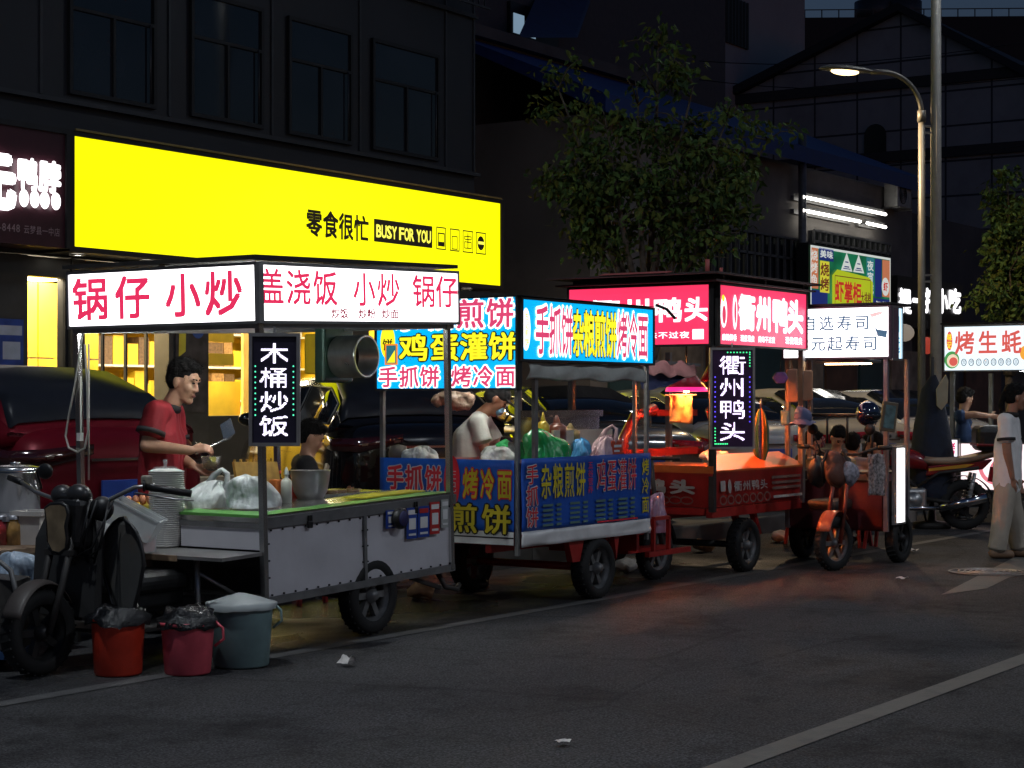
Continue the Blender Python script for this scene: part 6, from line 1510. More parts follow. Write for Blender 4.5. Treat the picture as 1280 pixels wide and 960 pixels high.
# --- seated diners behind the sushi tricycle and one behind the white cart
def seated(lab, px, py, D_, fwd, shirt, s=.95, hair='short', pitch=15, group='seated diners behind the sushi tricycle'):
    hd = at(px, py, D_); f = Vector(fwd).normalized(); l = Vector((-f.y, f.x, 0)); zz = hd.z-(.45+.72)*s
    b = Vector((hd.x, hd.y, 0))-f*.1*s
    gz = .18 if b.y > 9.28 else 0
    def q(x, y, z): return Vector((b.x, b.y, 0))+f*(x*s)+l*(y*s)+UP*z
    H0 = hd.z
    o, _, _, _ = person(lab, (b.x, b.y, gz), f, dict(head=hd, neck=q(.07, 0, H0-.145*s), chest=q(.03, 0, H0-.34*s), pelvis=q(0, 0, H0-.66*s), shL=q(.05, .17, H0-.2*s), shR=q(.05, -.17, H0-.2*s), elL=q(.14, .22, H0-.44*s), elR=q(.14, -.22, H0-.44*s),
        wrL=q(.36, .12, H0-.42*s), wrR=q(.36, -.12, H0-.42*s), hipL=q(.02, .09, H0-.7*s), hipR=q(.02, -.09, H0-.7*s), knL=q(.42, .13, max(.42, H0-.72*s)), knR=q(.42, -.13, max(.42, H0-.72*s)), anL=q(.4, .13, gz+.09), anR=q(.4, -.13, gz+.09)),
        dict(shirt=shirt, trousers=mat('trouser_dark', (.02, .02, .025), .8), shoe=BLACKP), SKIN, s, .014, hair, pitch, 0, group=group)
    t = thing('stool', 'low plastic stool under the '+lab.split(',')[0], 'stool', (b.x, b.y, gz), group='stools of the seated diners')
    zt = H0-.8*s-gz
    g = MB(); g.bevbox((0, 0, zt), (.3, .3, .03), .01); g.build('seat', mat('stool_red', (.3, .03, .03), .5), t)
    for sx in (-1, 1):
        for sy in (-1, 1):
            g = MB(); g.bar((.12*sx, .12*sy, zt-.016), (.15*sx, .15*sy, 0), .03); g.build('leg', mat('stool_red', (.3, .03, .03), .5), t)
TS_D = mat('tee_dark', (.03, .03, .035), .8); TS_W = mat('tee_pale', (.4, .38, .42), .8); TS_R = mat('tee_plum', (.12, .04, .05), .8)
seated('diner in dark clothes facing the camera, head bowed', 1047, 547, 19.4, -FW+RT2*.35, TS_D, pitch=42)
seated('diner in a pale shirt with the back turned, beside the bowed head', 1066, 557, 18.9, FW*.7+RT2*.2, TS_W)
seated('diner in a plum top with long dark hair, below the crash helmet', 1093, 556, 18.6, RT2*-1+FW*.3, TS_R, hair='tail')
seated('diner at the end of the row below the blue hat, mostly in shadow', 1016, 553, 19.2, RT2*.9+FW*.3, TS_D)
seated('customer with cropped dark hair sitting behind the white cart, seen in profile', 388, 547, 13.6, RT2+FW*.25, mat('tee_black', (.015, .015, .017), .8), 1.0, 'short', 25, None)
# ================================================================== LOOSE THINGS
def rotz(v, a): return Matrix.Rotation(a, 3, 'Z') @ Vector(v)
# ---- buckets on the road
def bucket(px, py, wrim, wbot, hh, m, lab, liner=True, handle=None):
    p = on_z(px, py, 0); D_ = (p-CAM).dot(FW); r1 = wrim/2*D_/FPX; r0 = wbot/2*D_/FPX; h = hh*D_/FPX
    p = p+FW*r0*.9; p.z = 0
    t = thing('bucket', lab, 'bucket', p, 0, 'plastic buckets by the white cart')
    g = MB(); g.lathe([(.001, .004), (r0*.96, .004), (r0, .015), (r0+(r1-r0)*.78, h*.8), (r0+(r1-r0)*.8, h*.81), (r1-.004, h-.02), (r1+.012, h-.018), (r1+.014, h), (r1-.004, h), (r0+(r1-r0)*.9, h*.9), (r0-.006, .02), (.001, .02)], n=36); g.build('tub', m, t)
    if handle:
        g = MB(); g.tube([Vector((RT.x, RT.y, 0))*(r1+.01)+Vector((0, 0, h-.01)), Vector((RT.x, RT.y, 0))*(r1+.045)+Vector((0, 0, h-.04)), Vector((RT.x, RT.y, 0))*(r1+.05)+Vector((0, 0, h-.1)), Vector((RT.x, RT.y, 0))*(r1+.0)+Vector((0, 0, h-.14))], .008, 8); g.build('handle', m, t)
    if liner:
        from mathutils import noise
        g = MB(); i0 = 0
        g.lathe([(r1+.02, h-.035), (r1+.022, h+.006), (r1-.01, h+.02), (r1*.9, h+.03+.01*liner), (r1*.75, h+.02+.025*liner), (r1*.55, h+.03*liner), (r1*.3, h+.035*liner), (r1*.15, h+.03*liner), (.001, h+.03*liner)], n=36)
        g.jitter(.03, 14, px); g.jitter(.012, 40, px+3); g.build('bin_bag', mat('black_bag', (.008, .008, .009), .22, var=.4, scale=20, bump=.5), t)
    return t, h, r1
bucket(142, 847, 68, 60, 74, mat('bucket_red', (.58, .04, .016), .42, var=.2, scale=7, dirt=.55, dirtcol=(.2, .02, .015)), 'orange red bucket with a black bag beside the tricycle front wheel', 1)
bucket(230, 846, 68, 58, 67, mat('bucket_pink', (.58, .08, .11), .42, var=.18, scale=7, dirt=.5, dirtcol=(.25, .04, .05)), 'pink handled bucket overflowing with a black bag', 2.2, True)
t, h, r1 = bucket(297, 837, 80, 70, 80, mat('bucket_teal', (.15, .23, .235), .45, var=.15, scale=7, dirt=.55, dirtcol=(.09, .12, .11)), 'grey green bucket with a pale lid, largest of the three', 0, True)
g = MB(); g.lathe([(r1+.018, h-.03), (r1+.022, h+.004), (r1-.02, h+.012), (r1*.6, h+.03), (.02, h+.06), (.001, h+.06)], n=30); g.jitter(.008, 14, 2); g.build('lid', mat('lid_pale', (.3, .33, .33), .5, dirt=.2), t)
# ---- litter
for i, (px, py, s_, lab) in enumerate(((434, 833, .09, 'crumpled white and blue paper scrap on the dark road in front of the white cart'), (703, 933, .07, 'small lone scrap of paper far out on the open road near the lane line'), (1141, 691, .12, 'flat white scrap on the road beside the sushi tricycle'), (1128, 726, .1, 'small white scrap on the reddish lit road'))):
    p = on_z(px, py, 0)
    rn = random.Random(i)
    t = MB(); t.grid(lambda a, b: Vector(((a-.5)*s_, (b-.5)*s_*.8, .01+s_*.5*abs(math.sin(a*3+i)*math.cos(b*4))*(1 if i == 0 else .25))), 6, 6, 0, False); t.jitter(.008, 30, i)
    o = t.build('paper_scrap', mat('paper', (.6, .58, .55), .7, var=.25, scale=30), None, None); o.location = (p.x, p.y, .012)
    tag(o, lab, 'litter', 'paper litter on the road')
for i, (px, py, c_, lab) in enumerate(((880, 690, 'tan', 'crushed cardboard under the pink stall'), (783, 715, 'pale', 'pale rag on the road behind the blue cart wheel'), (975, 678, 'pale', 'pale crumpled bag under the red stall end'), (525, 748, 'tan', 'pale rubbish on the wet road behind the white cart'))):
    p = on_z(px, py, 0)
    g = MB(); g.ball((0, 0, .05), (.14, .09, .05), 0, 14); g.jitter(.05, 12, i*3.3)
    o = g.build('rubbish', mat('rubbish_'+c_, (.35, .22, .12) if c_ == 'tan' else (.4, .38, .36), .8, var=.3, scale=12), None, None); o.location = (p.x, p.y, .012)
    tag(o, lab, 'litter', 'rubbish under the stalls')
# ---- on the white cart
def pc(x, y, z): return Vector((X1+x-.031*(z-.5), Y1+y, z+.031*x))       # cart 1 local to world
p = on_z(214, 685, .6); 
t = thing('cup_stack', 'tall stack of nested white foam bowls in a clear sleeve', 'bowl stack', (p.x, p.y+.05, .6))
g = MB(); n = 36; prof = [(.001, 0), (.075, 0)]
for i in range(n):
    z = .012+.0128*i; w = .092+.008*math.sin(i*.35)*.4+.0004*i
    prof += [(w-.006, z), (w+.004, z+.002), (w+.005, z+.008), (w-.006, z+.0105)]
prof += [(.09, .475), (.06, .482), (.001, .482)]
g.lathe(prof, n=28)
for i, v in enumerate(g.v):
    x, y, z = v; g.v[i] = (x+.012*math.sin(z*7)-.02*z, y+.01*math.cos(z*6)-.01, z)
g.build('bowls', mat('foam_white', (.62, .62, .58), .6, var=.06, scale=10), t)
g = MB(); g.tube([(-.01, 0, .47), (-.0, .0, .51), (.01, .01, .53)], [.02, .008, .014], 8); g.lathe([(.098, .02), (.1, .25), (.1, .44), (.07, .492), (.02, .497)], n=24); g.jitter(.007, 18)
g.build('sleeve', mat('clear_sleeve', (.8, .82, .82), .2, alpha=.22), t)
def whitebag(c, r, lab, seed, handles=True, m=None, grp=None, name='plastic_bag', tilt=0):
    """a slumped thin bag: a sagging dome with pulled ridges, gathered to one side where it is knotted or lifted"""
    t = thing(name, lab, 'plastic bag', c, tilt, grp)
    from mathutils import noise
    px_, py_ = .45*math.cos(seed*2.1), .3*math.sin(seed*1.3)
    if handles: px_, py_ = RT2.x*.5, RT2.y*.5
    g = MB()
    def fn(u, v):
        a = 2*math.pi*u; ph = v*math.pi/2
        rad = math.cos(ph)**.75; z = math.sin(ph)**(1.5 if handles else 1.15)
        ridge = abs(noise.noise(Vector((math.cos(a)*2.6+seed, math.sin(a)*2.6, z*.8))))*.45*(.3+v)+abs(noise.noise(Vector((math.cos(a)*6, math.sin(a)*6+seed, z*2))))*.22
        lump = noise.noise(Vector((math.cos(a)*1.1+seed*3, math.sin(a)*1.1, v*2.4)))*.3
        rad *= 1+lump-ridge*.7; z = z*(1+lump*.5)+ridge*.12*(1-v)
        q = Vector((math.cos(a)*rad+px_*v**2, math.sin(a)*rad+py_*v**2, max(0, z)))
        return Vector((q.x*r[0], q.y*r[1], q.z*r[2]))
    g.grid(fn, 96, 40)
    M_ = m or mat('bag_white', (.66, .7, .68), .32, var=.2, scale=7, bump=.6, bscale=26, alpha=.8)
    g.build('bag', M_, t, weld=True)
    if handles:
        top = Vector((px_*r[0], py_*r[1], r[2]*.95)); d_ = Vector((RT2.x, RT2.y, 0))
        for k_, s_ in ((0, .0), (1, .03)):
            g = MB(); o_ = Vector((FW.x, FW.y, 0))*s_
            pts = [top-d_*.07+o_-UP*.03, top-d_*.03+o_+UP*.05, top+d_*.02+o_+UP*.085, top+d_*.055+o_+UP*.06, top+d_*.05+o_-UP*.01, top+d_*.02+o_-UP*.06]
            g.tube(pts, [.03, .018, .012, .012, .018, .032], 8); g.jitter(.006, 30, seed+k_); g.build('handle', M_, t)
    return t
p = pc(.1, .45, .826)
q = on_z(268, 634, .83); whitebag((q.x-.02, q.y+.06, .828), (.2, .15, .16), 'knotted white plastic bag with one raised handle loop on the green mat', 2.2, True, None, 'white bags on the cart')
q = on_z(322, 634, .84); whitebag((q.x+.02, q.y+.06, .836), (.2, .15, .2), 'slumped white plastic bag behind the cart corner post', 7.7, False, None, 'white bags on the cart')
EGG = mat('egg_brown', (.5, .19, .09), .5, var=.2, scale=25)
q = on_z(203, 634, .825)
t = thing('egg_tray', 'yellow pulp tray under the brown eggs on the counter', 'egg tray', (q.x, q.y+.05, .824))
g = MB(); g.grid(lambda a, b: Vector(((a-.5)*.3, (b-.5)*.34, .02+.016*math.sin(a*6*math.pi)*math.sin(b*7*math.pi))), 36, 42); g.bb((-.15, -.17, .0), (.15, -.166, .02)); g.bb((-.15, -.166, .0), (-.146, .166, .02)); g.build('tray', mat('tray_yellow', (.6, .42, .05), .8), t)
for i in range(5):
    for j in range(5):
        g = MB(); g.ball((0, 0, 0), (.022, .022, .029), 0, 12); o = g.build('egg', EGG, None); o.location = (q.x-.12+i*.06, q.y+.05-.13+j*.064, .87+(.0 if (i+j) % 3 else .004))
        tag(o, 'brown egg standing in the yellow tray behind the foam bowls', 'egg', 'eggs in the tray')
for i in range(4):
    g = MB(); g.ball((0, 0, 0), (.03, .024, .023), 0, 12); o = g.build('egg', EGG, None); o.location = (q.x-.07+.05*i, q.y-.03+.03*(i % 2), .918); tag(o, 'brown egg lying on top of the other eggs', 'egg', 'eggs in the tray')
# tilted clear tub with red food
q = at(160, 690, 10.75); q.z = .607
t = thing('plastic_tub', 'clear plastic tub of chopped red food on the cart shelf', 'tub', (q.x, q.y, .607))
g = MB(); CLR = mat('clear_plastic', (.75, .78, .78), .15, alpha=.35, spec=.7)
for lo, hi in (((-.13, -.1, 0), (.13, .1, .004)), ((-.13, -.1, .004), (-.126, .1, .12)), ((.126, -.1, .004), (.13, .1, .12)), ((-.126, -.1, .004), (.126, -.096, .12)), ((-.126, .096, .004), (.126, .1, .12))): g.bb(lo, hi)
g.build('tub', CLR, t)
g = MB(); g.grid(lambda a, b: Vector(((a-.5)*.245, (b-.5)*.185, .085+.02*math.sin(a*31)*math.sin(b*27))), 24, 18); g.bb((-.122, -.092, .006), (.122, .092, .08)); g.jitter(.005, 60); g.build('food', mat('chilli_red', (.55, .07, .03), .5, var=.4, scale=40), t)
t2 = thing('plastic_tub', 'empty clear plastic tub tilted on top of the red food tub', 'tub', (q.x-.0, q.y+.0, .735), 0)
rt = Matrix.Rotation(R(28), 3, Vector((FW.x, FW.y, 0)))
g = MB()
for lo, hi in (((-.14, -.11, 0), (.14, .11, .005)), ((-.15, -.12, .005), (-.145, .12, .14)), ((.145, -.12, .005), (.15, .12, .14)), ((-.145, -.12, .005), (.145, -.115, .14)), ((-.145, .115, .005), (.145, .12, .14)), ((-.16, -.13, .14), (.16, -.12, .15)), ((-.16, .12, .14), (.16, .13, .15)), ((-.16, -.12, .14), (-.15, .12, .15)), ((.15, -.12, .14), (.16, .12, .15))): g.bb(lo, hi)
g.v = [tuple(rt @ rotz(v, R(-56))) for v in g.v]; g.build('tub', mat('frosted_plastic', (.6, .63, .62), .3, alpha=.55), t2)
q = at(143, 655, 11.1)
t = thing('plastic_tub', 'white tub with a yellow lid behind the handlebar', 'tub', (q.x, q.y, .61))
g = MB(); g.lathe([(.001, 0), (.09, 0), (.105, .17), (.001, .17)], n=24); g.build('tub', mat('tub_white', (.55, .55, .52), .45), t)
g = MB(); g.lathe([(.11, .171), (.112, .195), (.001, .2)], n=24); g.build('lid', mat('lid_yellow', (.65, .5, .03), .4), t)
# bowl, bottle, wok board, tray at the back of the counter
q = on_y(388, 613, Y1+.62)
t = thing('steel_bowl', 'shiny steel bowl standing on the cart counter under the LED sign', 'bowl', (q.x, q.y, .835))
g = MB(); g.lathe([(.001, .0), (.07, .0), (.11, .06), (.125, .14), (.13, .2), (.135, .203), (.122, .198), (.1, .07), (.06, .012), (.001, .01)], n=36); g.build('bowl', mat('mirror_steel', (.3, .3, .3), .35, .5, bump=.05), t)
g = MB(); g.prism([(.12, 0, .1), (.24, .05, .24), (.26, .05, .22), (.14, 0, .07)], (0, .02, 0)); g.build('handle', mat('wood_handle', (.35, .28, .2), .6), t)
q = on_y(358, 612, Y1+.55)
t = thing('sauce_bottle', 'white plastic sauce bottle beside the steel bowl', 'bottle', (q.x, q.y, .835))
g = MB(); g.lathe([(.001, 0), (.035, 0), (.036, .14), (.03, .15), (.012, .165), (.012, .185), (.001, .186)], n=20); g.build('bottle', mat('bottle_white', (.5, .52, .45), .4), t)
g = MB(); g.lathe([(.018, .186), (.016, .2), (.004, .235), (.001, .236)], n=16); g.build('cap', mat('cap_clear', (.5, .55, .55), .3), t)
q = on_y(330, 608, Y1+.8)
t = thing('cutting_board', 'golden brown board propped up behind the corner post', 'board', (q.x, q.y, .82))
g = MB(); g.prism([(-.22, 0, .0), (.2, .0, .0), (.2, .06, .27), (-.22, .06, .28)], (0, .02, 0)); g.build('board', mat('golden_wood', (.42, .24, .05), .5, var=.35, scale=10, dirt=.4, dirtcol=(.12, .05, .02)), t)
g = MB()
for i in range(7): g.box((-.2+i*.06, .075, .285), (.012, .012, .02))
g.build('pegs', mat('golden_wood', (.42, .24, .05)), t)
q = on_y(420, 612, Y1+.7)
t = thing('spice_tray', 'flat steel tray with dark spice pots on the counter', 'tray', (q.x-.3, q.y, .835))
g = MB(); g.bb((-.1, -.12, 0), (.62, .12, .01)); g.bb((-.1, -.125, .0), (.62, -.12, .04)); g.build('tray', STEEL, t)
g = MB()
for i in range(5): g.lathe([(.001, .012), (.05, .012), (.05, .055), (.042, .055), (.001, .045)], (.0+.12*i, .02*(i % 2), 0), n=16)
g.build('pots', mat('spice_pot', (.1, .05, .02), .4, var=.6, scale=8), t)
q = pc(.32, .5, .83)
t = thing('orange_carton', 'small orange carton next to the white sauce bottle', 'carton', (on_y(345, 610, Y1+.62).x, Y1+.62, .83))
g = MB(); g.bevbox((0, 0, .085), (.07, .07, .15), .01); g.build('box', mat('carton_orange', (.5, .14, .03), .5, var=.4, scale=20), t)
for i, (px, yy, c_, h_, lab) in enumerate(((366, .78, (.35, .03, .02), .17, 'red sauce bottle behind the white sauce bottle'), (374, .9, (.5, .28, .04), .14, 'amber oil bottle beside the red sauce bottle'), (349, .95, (.02, .02, .02), .19, 'black soy sauce bottle in front of the golden board'))):
    q = on_y(px, 610, Y1+yy)
    t = thing('sauce_bottle', lab, 'sauce bottle', (q.x, q.y, .835), group='sauce bottles on the white cart')
    g = MB(); g.lathe([(.001, 0), (.032, 0), (.033, h_*.55), (.024, h_*.68), (.012, h_*.78), (.012, h_*.9), (.001, h_*.9)], n=18); g.build('bottle', mat('cart_sauce_'+str(i), c_, .15, coat=.6), t)
    g = MB(); g.lathe([(.015, h_*.9), (.015, h_), (.001, h_)], n=12); g.build('cap', mat('cart_cap_'+str(i), ((.5, .05, .02), (.5, .4, .05), (.4, .03, .02))[i], .4), t)
q = on_y(300, 606, Y1+.92)
t = thing('wok', 'blackened wok with a long handle on the counter behind the white bags', 'wok', (q.x, q.y, .83))
g = MB(); g.lathe([(.001, .0), (.08, .01), (.15, .045), (.19, .09), (.195, .092), (.185, .09), (.145, .05), (.08, .02), (.001, .012)], n=36); g.build('pan', DARKIRON, t)
g = MB(); g.tube([(.18, .05, .085), (.32, .09, .13), (.4, .11, .14)], [.012, .014, .016], 8); g.build('handle', mat('wood_handle', (.35, .28, .2), .6), t)
t = thing('ladle', 'steel ladle leaning in the wok', 'ladle', (q.x, q.y, .86))
g = MB(); g.tube([(.02, 0, .03), (-.1, .06, .16), (-.2, .1, .28)], .006, 6); g.build('handle', STEEL, t)
g = MB(); g.lathe([(.001, -.03), (.03, -.02), (.045, .01), (.04, .01), (.025, -.015), (.001, -.024)], (.03, 0, .03), n=16); g.build('bowl', STEEL, t)
# cable on the far post
pa = Vector(pc(-.02, W1-.02, 1.9)); 
g = MB()
def cb_(px, py): return on_x(px, py, X1-.06)
g.tube([cb_(104, 412), cb_(100, 440), cb_(94, 480), cb_(86, 520), cb_(82, 545), cb_(86, 560), cb_(97, 565), cb_(106, 560), cb_(110, 540), cb_(109, 480), cb_(106, 430)], .007, 8)
g.tube([cb_(101, 470), cb_(101, 540), cb_(100, 550)], .006, 6); g.tube([cb_(111, 430), cb_(111, 600)], .006, 6)
o = thing('power_cable', 'looped white cable tied to the far post of the white cart', 'cable', cb_(104, 412)); g.build('cable', mat('cable_white', (.5, .48, .42), .5), o, cb_(104, 412))
g = MB(); c_ = cb_(100, 546); g.box(c_, (.03, .03, .05)); g.build('plug', mat('plug_white', (.6, .58, .55), .4), o, cb_(104, 412))
# extractor with duct under the cart roof
q = at(432, 446, 12.7)
t = thing('extractor_fan', 'extractor hood with a wide silver duct and a yellow side box', 'extractor fan', q)
ax = (RT2*.85-FW*.52).normalized()
g = MB(); prof = []
for i in range(19): prof.append((.142+(.005 if i % 2 else 0), -.05+i*.0115))
prof += [(.15, .165), (.15, .18), (.132, .18), (.13, -.04), (.001, -.04)]
g.lathe(prof, (0, 0, 0), ax, 36); g.build('duct', mat('duct_zinc', (.5, .52, .48), .3, .9, var=.2, scale=12), t)
g = MB(); g.lathe([(.128, .02), (.02, .06), (.001, .06)], (0, 0, 0), ax, 24); g.build('fan', DARKIRON, t)
g = MB(); yw = math.atan2(ax.y, ax.x); rm = Matrix.Rotation(yw, 3, 'Z')
g.bevbox(-ax*.1+UP*.02, (.09, .34, .4), .02, 0, rm); g.bar(-ax*.1+UP*.2, -ax*.1+UP*.45, .03); g.build('housing', mat('hood_green', (.03, .07, .055), .4, .4, var=.4, scale=8, dirt=.4), t)
g = MB(); g.bevbox(-ax*.21+UP*.02, (.12, .24, .28), .012, 0, rm); yb = g.build('control_box', mat('box_yellow', (.62, .42, .02), .4, dirt=.2), t)
g = MB(); g.bevbox(-ax*.21-FW*.125+UP*-.07-RT2*.0, (.05, .02, .06), .006, 0, rm); g.build('switch', mat('switch_grey', (.4, .42, .4), .4), yb)
# ---- left edge: table with steel pot and tubs
q = at(22, 640, 11.3); zt_ = q.z
t = thing('side_table', 'small folding table with the steel stock pot on it', 'table', (q.x, q.y, 0))
g = MB(); g.bb((-.35, -.3, zt_-.03), (.3, .35, zt_)); g.build('tabletop', mat('table_worn', (.22, .22, .24), .5, .3, dirt=.5), t)
for sx, sy in ((-.3, -.25), (.26, -.25), (-.3, .3), (.26, .3)):
    g = MB(); g.bar((sx, sy, 0), (sx, sy, zt_-.031), .025); g.build('leg', DARKIRON, t)
g = MB(); g.bb((-.34, -.28, zt_-.26), (.28, .33, zt_-.245)); g.build('lower_shelf', mat('table_wood', (.2, .13, .08), .6), t)
t = thing('stock_pot', 'large stainless steel stock pot with a lid on the folding table', 'pot', (q.x+.0, q.y+.02, zt_+.001))
g = MB(); g.lathe([(.001, 0), (.145, 0), (.15, .01), (.15, .235), (.155, .24), (.155, .25), (.15, .251)], n=40); g.build('pot', STEEL, t)
g = MB(); g.lathe([(.158, .252), (.158, .268), (.15, .275), (.1, .285), (.04, .29), (.001, .291)], n=40); g.lathe([(.03, .29), (.035, .305), (.001, .308)], n=16); g.build('lid', STEEL, t)
g = MB(); d_ = (-FW*.6+RT2*.8).normalized()*.155; g.tube([d_+Vector((0, -.03, .2)), d_*1.2+Vector((0, -.02, .14)), d_*1.2+Vector((0, .02, .14)), d_+Vector((0, .03, .2))], .008, 8); g.build('handle', STEEL, t)
q2 = at(42, 680, 10.95)
t = thing('storage_tub', 'white square tub with a rim beside the two glass jars', 'tub', (q2.x, q2.y, q2.z))
g = MB()
vs = []
for z, w in ((0, .07), (.17, .085), (.172, .1), (.2, .1), (.2, .085), (.03, .068)):
    vs += [(-w, -w, z), (w, -w, z), (w, w, z), (-w, w, z)]
g.add(vs, [(i*4+k_, i*4+(k_+1) % 4, (i+1)*4+(k_+1) % 4, (i+1)*4+k_) for i in range(5) for k_ in range(4)]+[(3, 2, 1, 0), (20, 21, 22, 23)]); g.v = [tuple(rotz(v, R(20))) for v in g.v]; g.build('tub', mat('tub_grey_white', (.5, .47, .44), .5), t)
t = thing('shelf_rack', 'low wooden rack under the glass jars and the white square tub', 'rack', (q2.x-.1, q2.y, 0))
g = MB(); g.bb((-.4, -.2, q2.z-.03), (.2, .2, q2.z-.002)); g.bar((-.35, -.15, 0), (-.35, -.15, q2.z-.03), .03); g.bar((.15, -.15, 0), (.15, -.15, q2.z-.03), .03); g.bar((-.35, .15, 0), (-.35, .15, q2.z-.03), .03); g.bar((.15, .15, 0), (.15, .15, q2.z-.03), .03); g.build('rack', mat('table_wood', (.2, .13, .08), .6), t)
for i, (px, c_, lab) in enumerate(((3, (.3, .03, .03), 'glass jar of red sauce on the low rack'), (17, (.35, .2, .06), 'glass jar of brown spice next to the white square tub'))):
    p = at(px, 679, 10.9); 
    t = thing('jar', lab, 'jar', (p.x, p.y, q2.z), group='jars on the low rack')
    g = MB(); g.lathe([(.001, 0), (.045, 0), (.047, .12), (.038, .135), (.038, .15), (.001, .15)], n=20); g.build('jar', mat('jar_'+str(i), c_, .15, var=.5, scale=18, coat=.6), t)
    g = MB(); g.lathe([(.042, .151), (.042, .175), (.001, .178)], n=20); g.build('lid', mat('jar_lid', (.3, .3, .32), .4, .5), t)
p = at(62, 665, 10.6)
q = on_z(26, 735, .42)
whitebag((q.x, q.y, .43), (.17, .15, .2), 'crumpled pale blue plastic bag by the hand cart behind the tricycle wheel', 4.4, False, mat('bag_pale_blue', (.36, .45, .55), .35, bump=.4, bscale=20), None)
q = at(2, 815, 10.1)
t = thing('hand_cart', 'hand cart with a curved tube frame beside the tricycle front wheel', 'hand cart', (q.x, q.y, 0))
g = MB(); r_ = Vector((RT.x, RT.y, 0)); pts = [(-.3, .62), (-.02, .62), (.05, .56), (.09, .4), (.1, .1)]; g.tube([r_*a+UP*b for a, b in pts], .015, 10); g.build('tube_frame', GREYM, t)
g = MB(); g.prism([r_*-.4+UP*.12+FW*.02, r_*.085+UP*.12+FW*.02, r_*.075+UP*.5+FW*.02, r_*-.4+UP*.55+FW*.02], FW*.3); g.build('box', mat('cart_dark', (.05, .045, .04), .6, dirt=.5), t)
g = MB(); g.prism([r_*-.4+UP*.07, r_*.09+UP*.07, r_*.09+UP*.115, r_*-.4+UP*.115], FW*.33); g.build('base', mat('cart_blue', (.02, .06, .16), .5), t)
for d_ in (.05, .28): wheel(t, r_*-.1+FW*d_+UP*.06, FW, .06, .04, RIMD, 16)

# ---- on the blue cart
GB = mat('bag_green', (.015, .36, .08), .25, var=.25, scale=6, bump=.6, bscale=14, coat=.4)
q = on_y(684, 567, Y2+.16); whitebag((q.x, q.y, 1.055), (.27, .15, .22), 'bulging green plastic bag on the pancake cart', 1.3, False, GB)
q = on_y(640, 573, Y2+.75); whitebag((q.x, q.y+.1, 1.055), (.1, .09, .13), 'small green bag in front of the masked pancake maker', 3.3, False, GB)
q = on_y(742, 562, Y2+.2); whitebag((q.x-.14, q.y+.02, 1.055), (.1, .08, .15), 'blue plastic bag tucked beside the bulging green bag', 5.2, False, mat('bag_blue', (.05, .25, .5), .3, bump=.5, bscale=16))
q = on_y(752, 562, Y2+.12); t = whitebag((q.x, q.y, 1.055), (.17, .1, .17), 'pinkish clear bag with an orange packet inside', 6.1, True, mat('bag_pinkish', (.6, .4, .42), .3, bump=.4, bscale=20))
q = on_y(769, 550, Y2+.05)
t = thing('food_packet', 'orange printed packet standing against the pinkish bag', 'packet', (q.x, q.y, 1.055))
g = MB(); g.bevbox((0, 0, .07), (.17, .04, .13), .012); g.build('packet', mat('packet_orange', (.5, .07, .03), .4), t)
g = MB(); F = Face((-.07, -.0215, .02), (1, 0, 0), (0, 0, 1), .14, .1); F.rect(g, .1, .6, .9, .8); F.rect(g, .1, .25, .7, .4); g.build('print', B_WHITE, t)
q = on_y(700, 530, Y2+.5)
for px, c_, h_, lab in ((701, (.6, .42, .03), .17, 'yellow squeeze bottle behind the green bag'), (718, (.12, .03, .015), .15, 'dark brown sauce jar beside the yellow bottle'), (735, (.3, .22, .08), .1, 'small jar of mustard coloured sauce')):
    q = on_y(px, 540, Y2+.2)
    t = thing('sauce_bottle', lab, 'sauce bottle', (q.x, q.y+.16, 1.19), group='sauces on the blue cart')
    r_ = .05 if h_ > .16 else .075
    g = MB(); g.lathe([(.001, 0), (r_, 0), (r_*1.02, h_*.7), (r_*.6, h_*.85), (r_*.3, h_*.9), (.001, h_*.9)], n=20); g.build('bottle', mat('sauce_'+str(px), c_, .3, coat=.4), t)
    g = MB(); g.lathe([(r_*.4, h_*.9), (r_*.35, h_), (r_*.12, h_*1.3), (.001, h_*1.3)], n=16); g.build('cap', mat('saucecap_'+str(px), tuple(c*.9 for c in c_), .35), t)
g = MB(); g.bb((.5, .325, 1.06), (1.8, .415, 1.188)); tag(g.build('condiment_ledge', STEEL, None), 'steel ledge carrying the sauce bottles on the blue cart', 'ledge')
bpy.data.objects['condiment_ledge'].location = (X2, Y2, 0)
q = on_x(525, 575, X2+.15); whitebag((q.x, q.y, 1.055), (.17, .13, .1), 'folded white bag lying on the end counter of the blue cart', 8.1, False, None)
q = on_x(498, 575, X2+.15)
t = thing('paper_roll', 'dark grey roll standing beside the folded white bag', 'roll', (q.x, q.y, 1.055))
g = MB(); g.lathe([(.001, 0), (.07, 0), (.075, .05), (.06, .1), (.001, .115)], n=20); g.build('roll', mat('roll_grey', (.12, .11, .1), .7), t)
q = on_x(620, 572, X2+.4); whitebag((q.x, q.y, 1.05), (.2, .13, .11), 'crumpled white cloth bag by the griddle', 9.7, False, None)
q = at(566, 500, 14.1)
t = thing('hanging_bags', 'clear bags of flatbread hanging behind the second cart post', 'bag bundle', q)
g = MB()
rm = Matrix.Rotation(math.atan2(RT.y, RT.x), 3, 'Z'); g.ball((0, 0, 0), (.17, .07, .075), 0, 40, rm)
g.jitter(.05, 9); g.jitter(.02, 30); g.build('bag', mat('bag_bread', (.5, .36, .27), .3, var=.35, scale=12, bump=.5, bscale=30), t)
g = MB(); g.tube([(0, 0, .05), (0, 0, .4)], .004, 5); g.build('string', BLACKP, t)
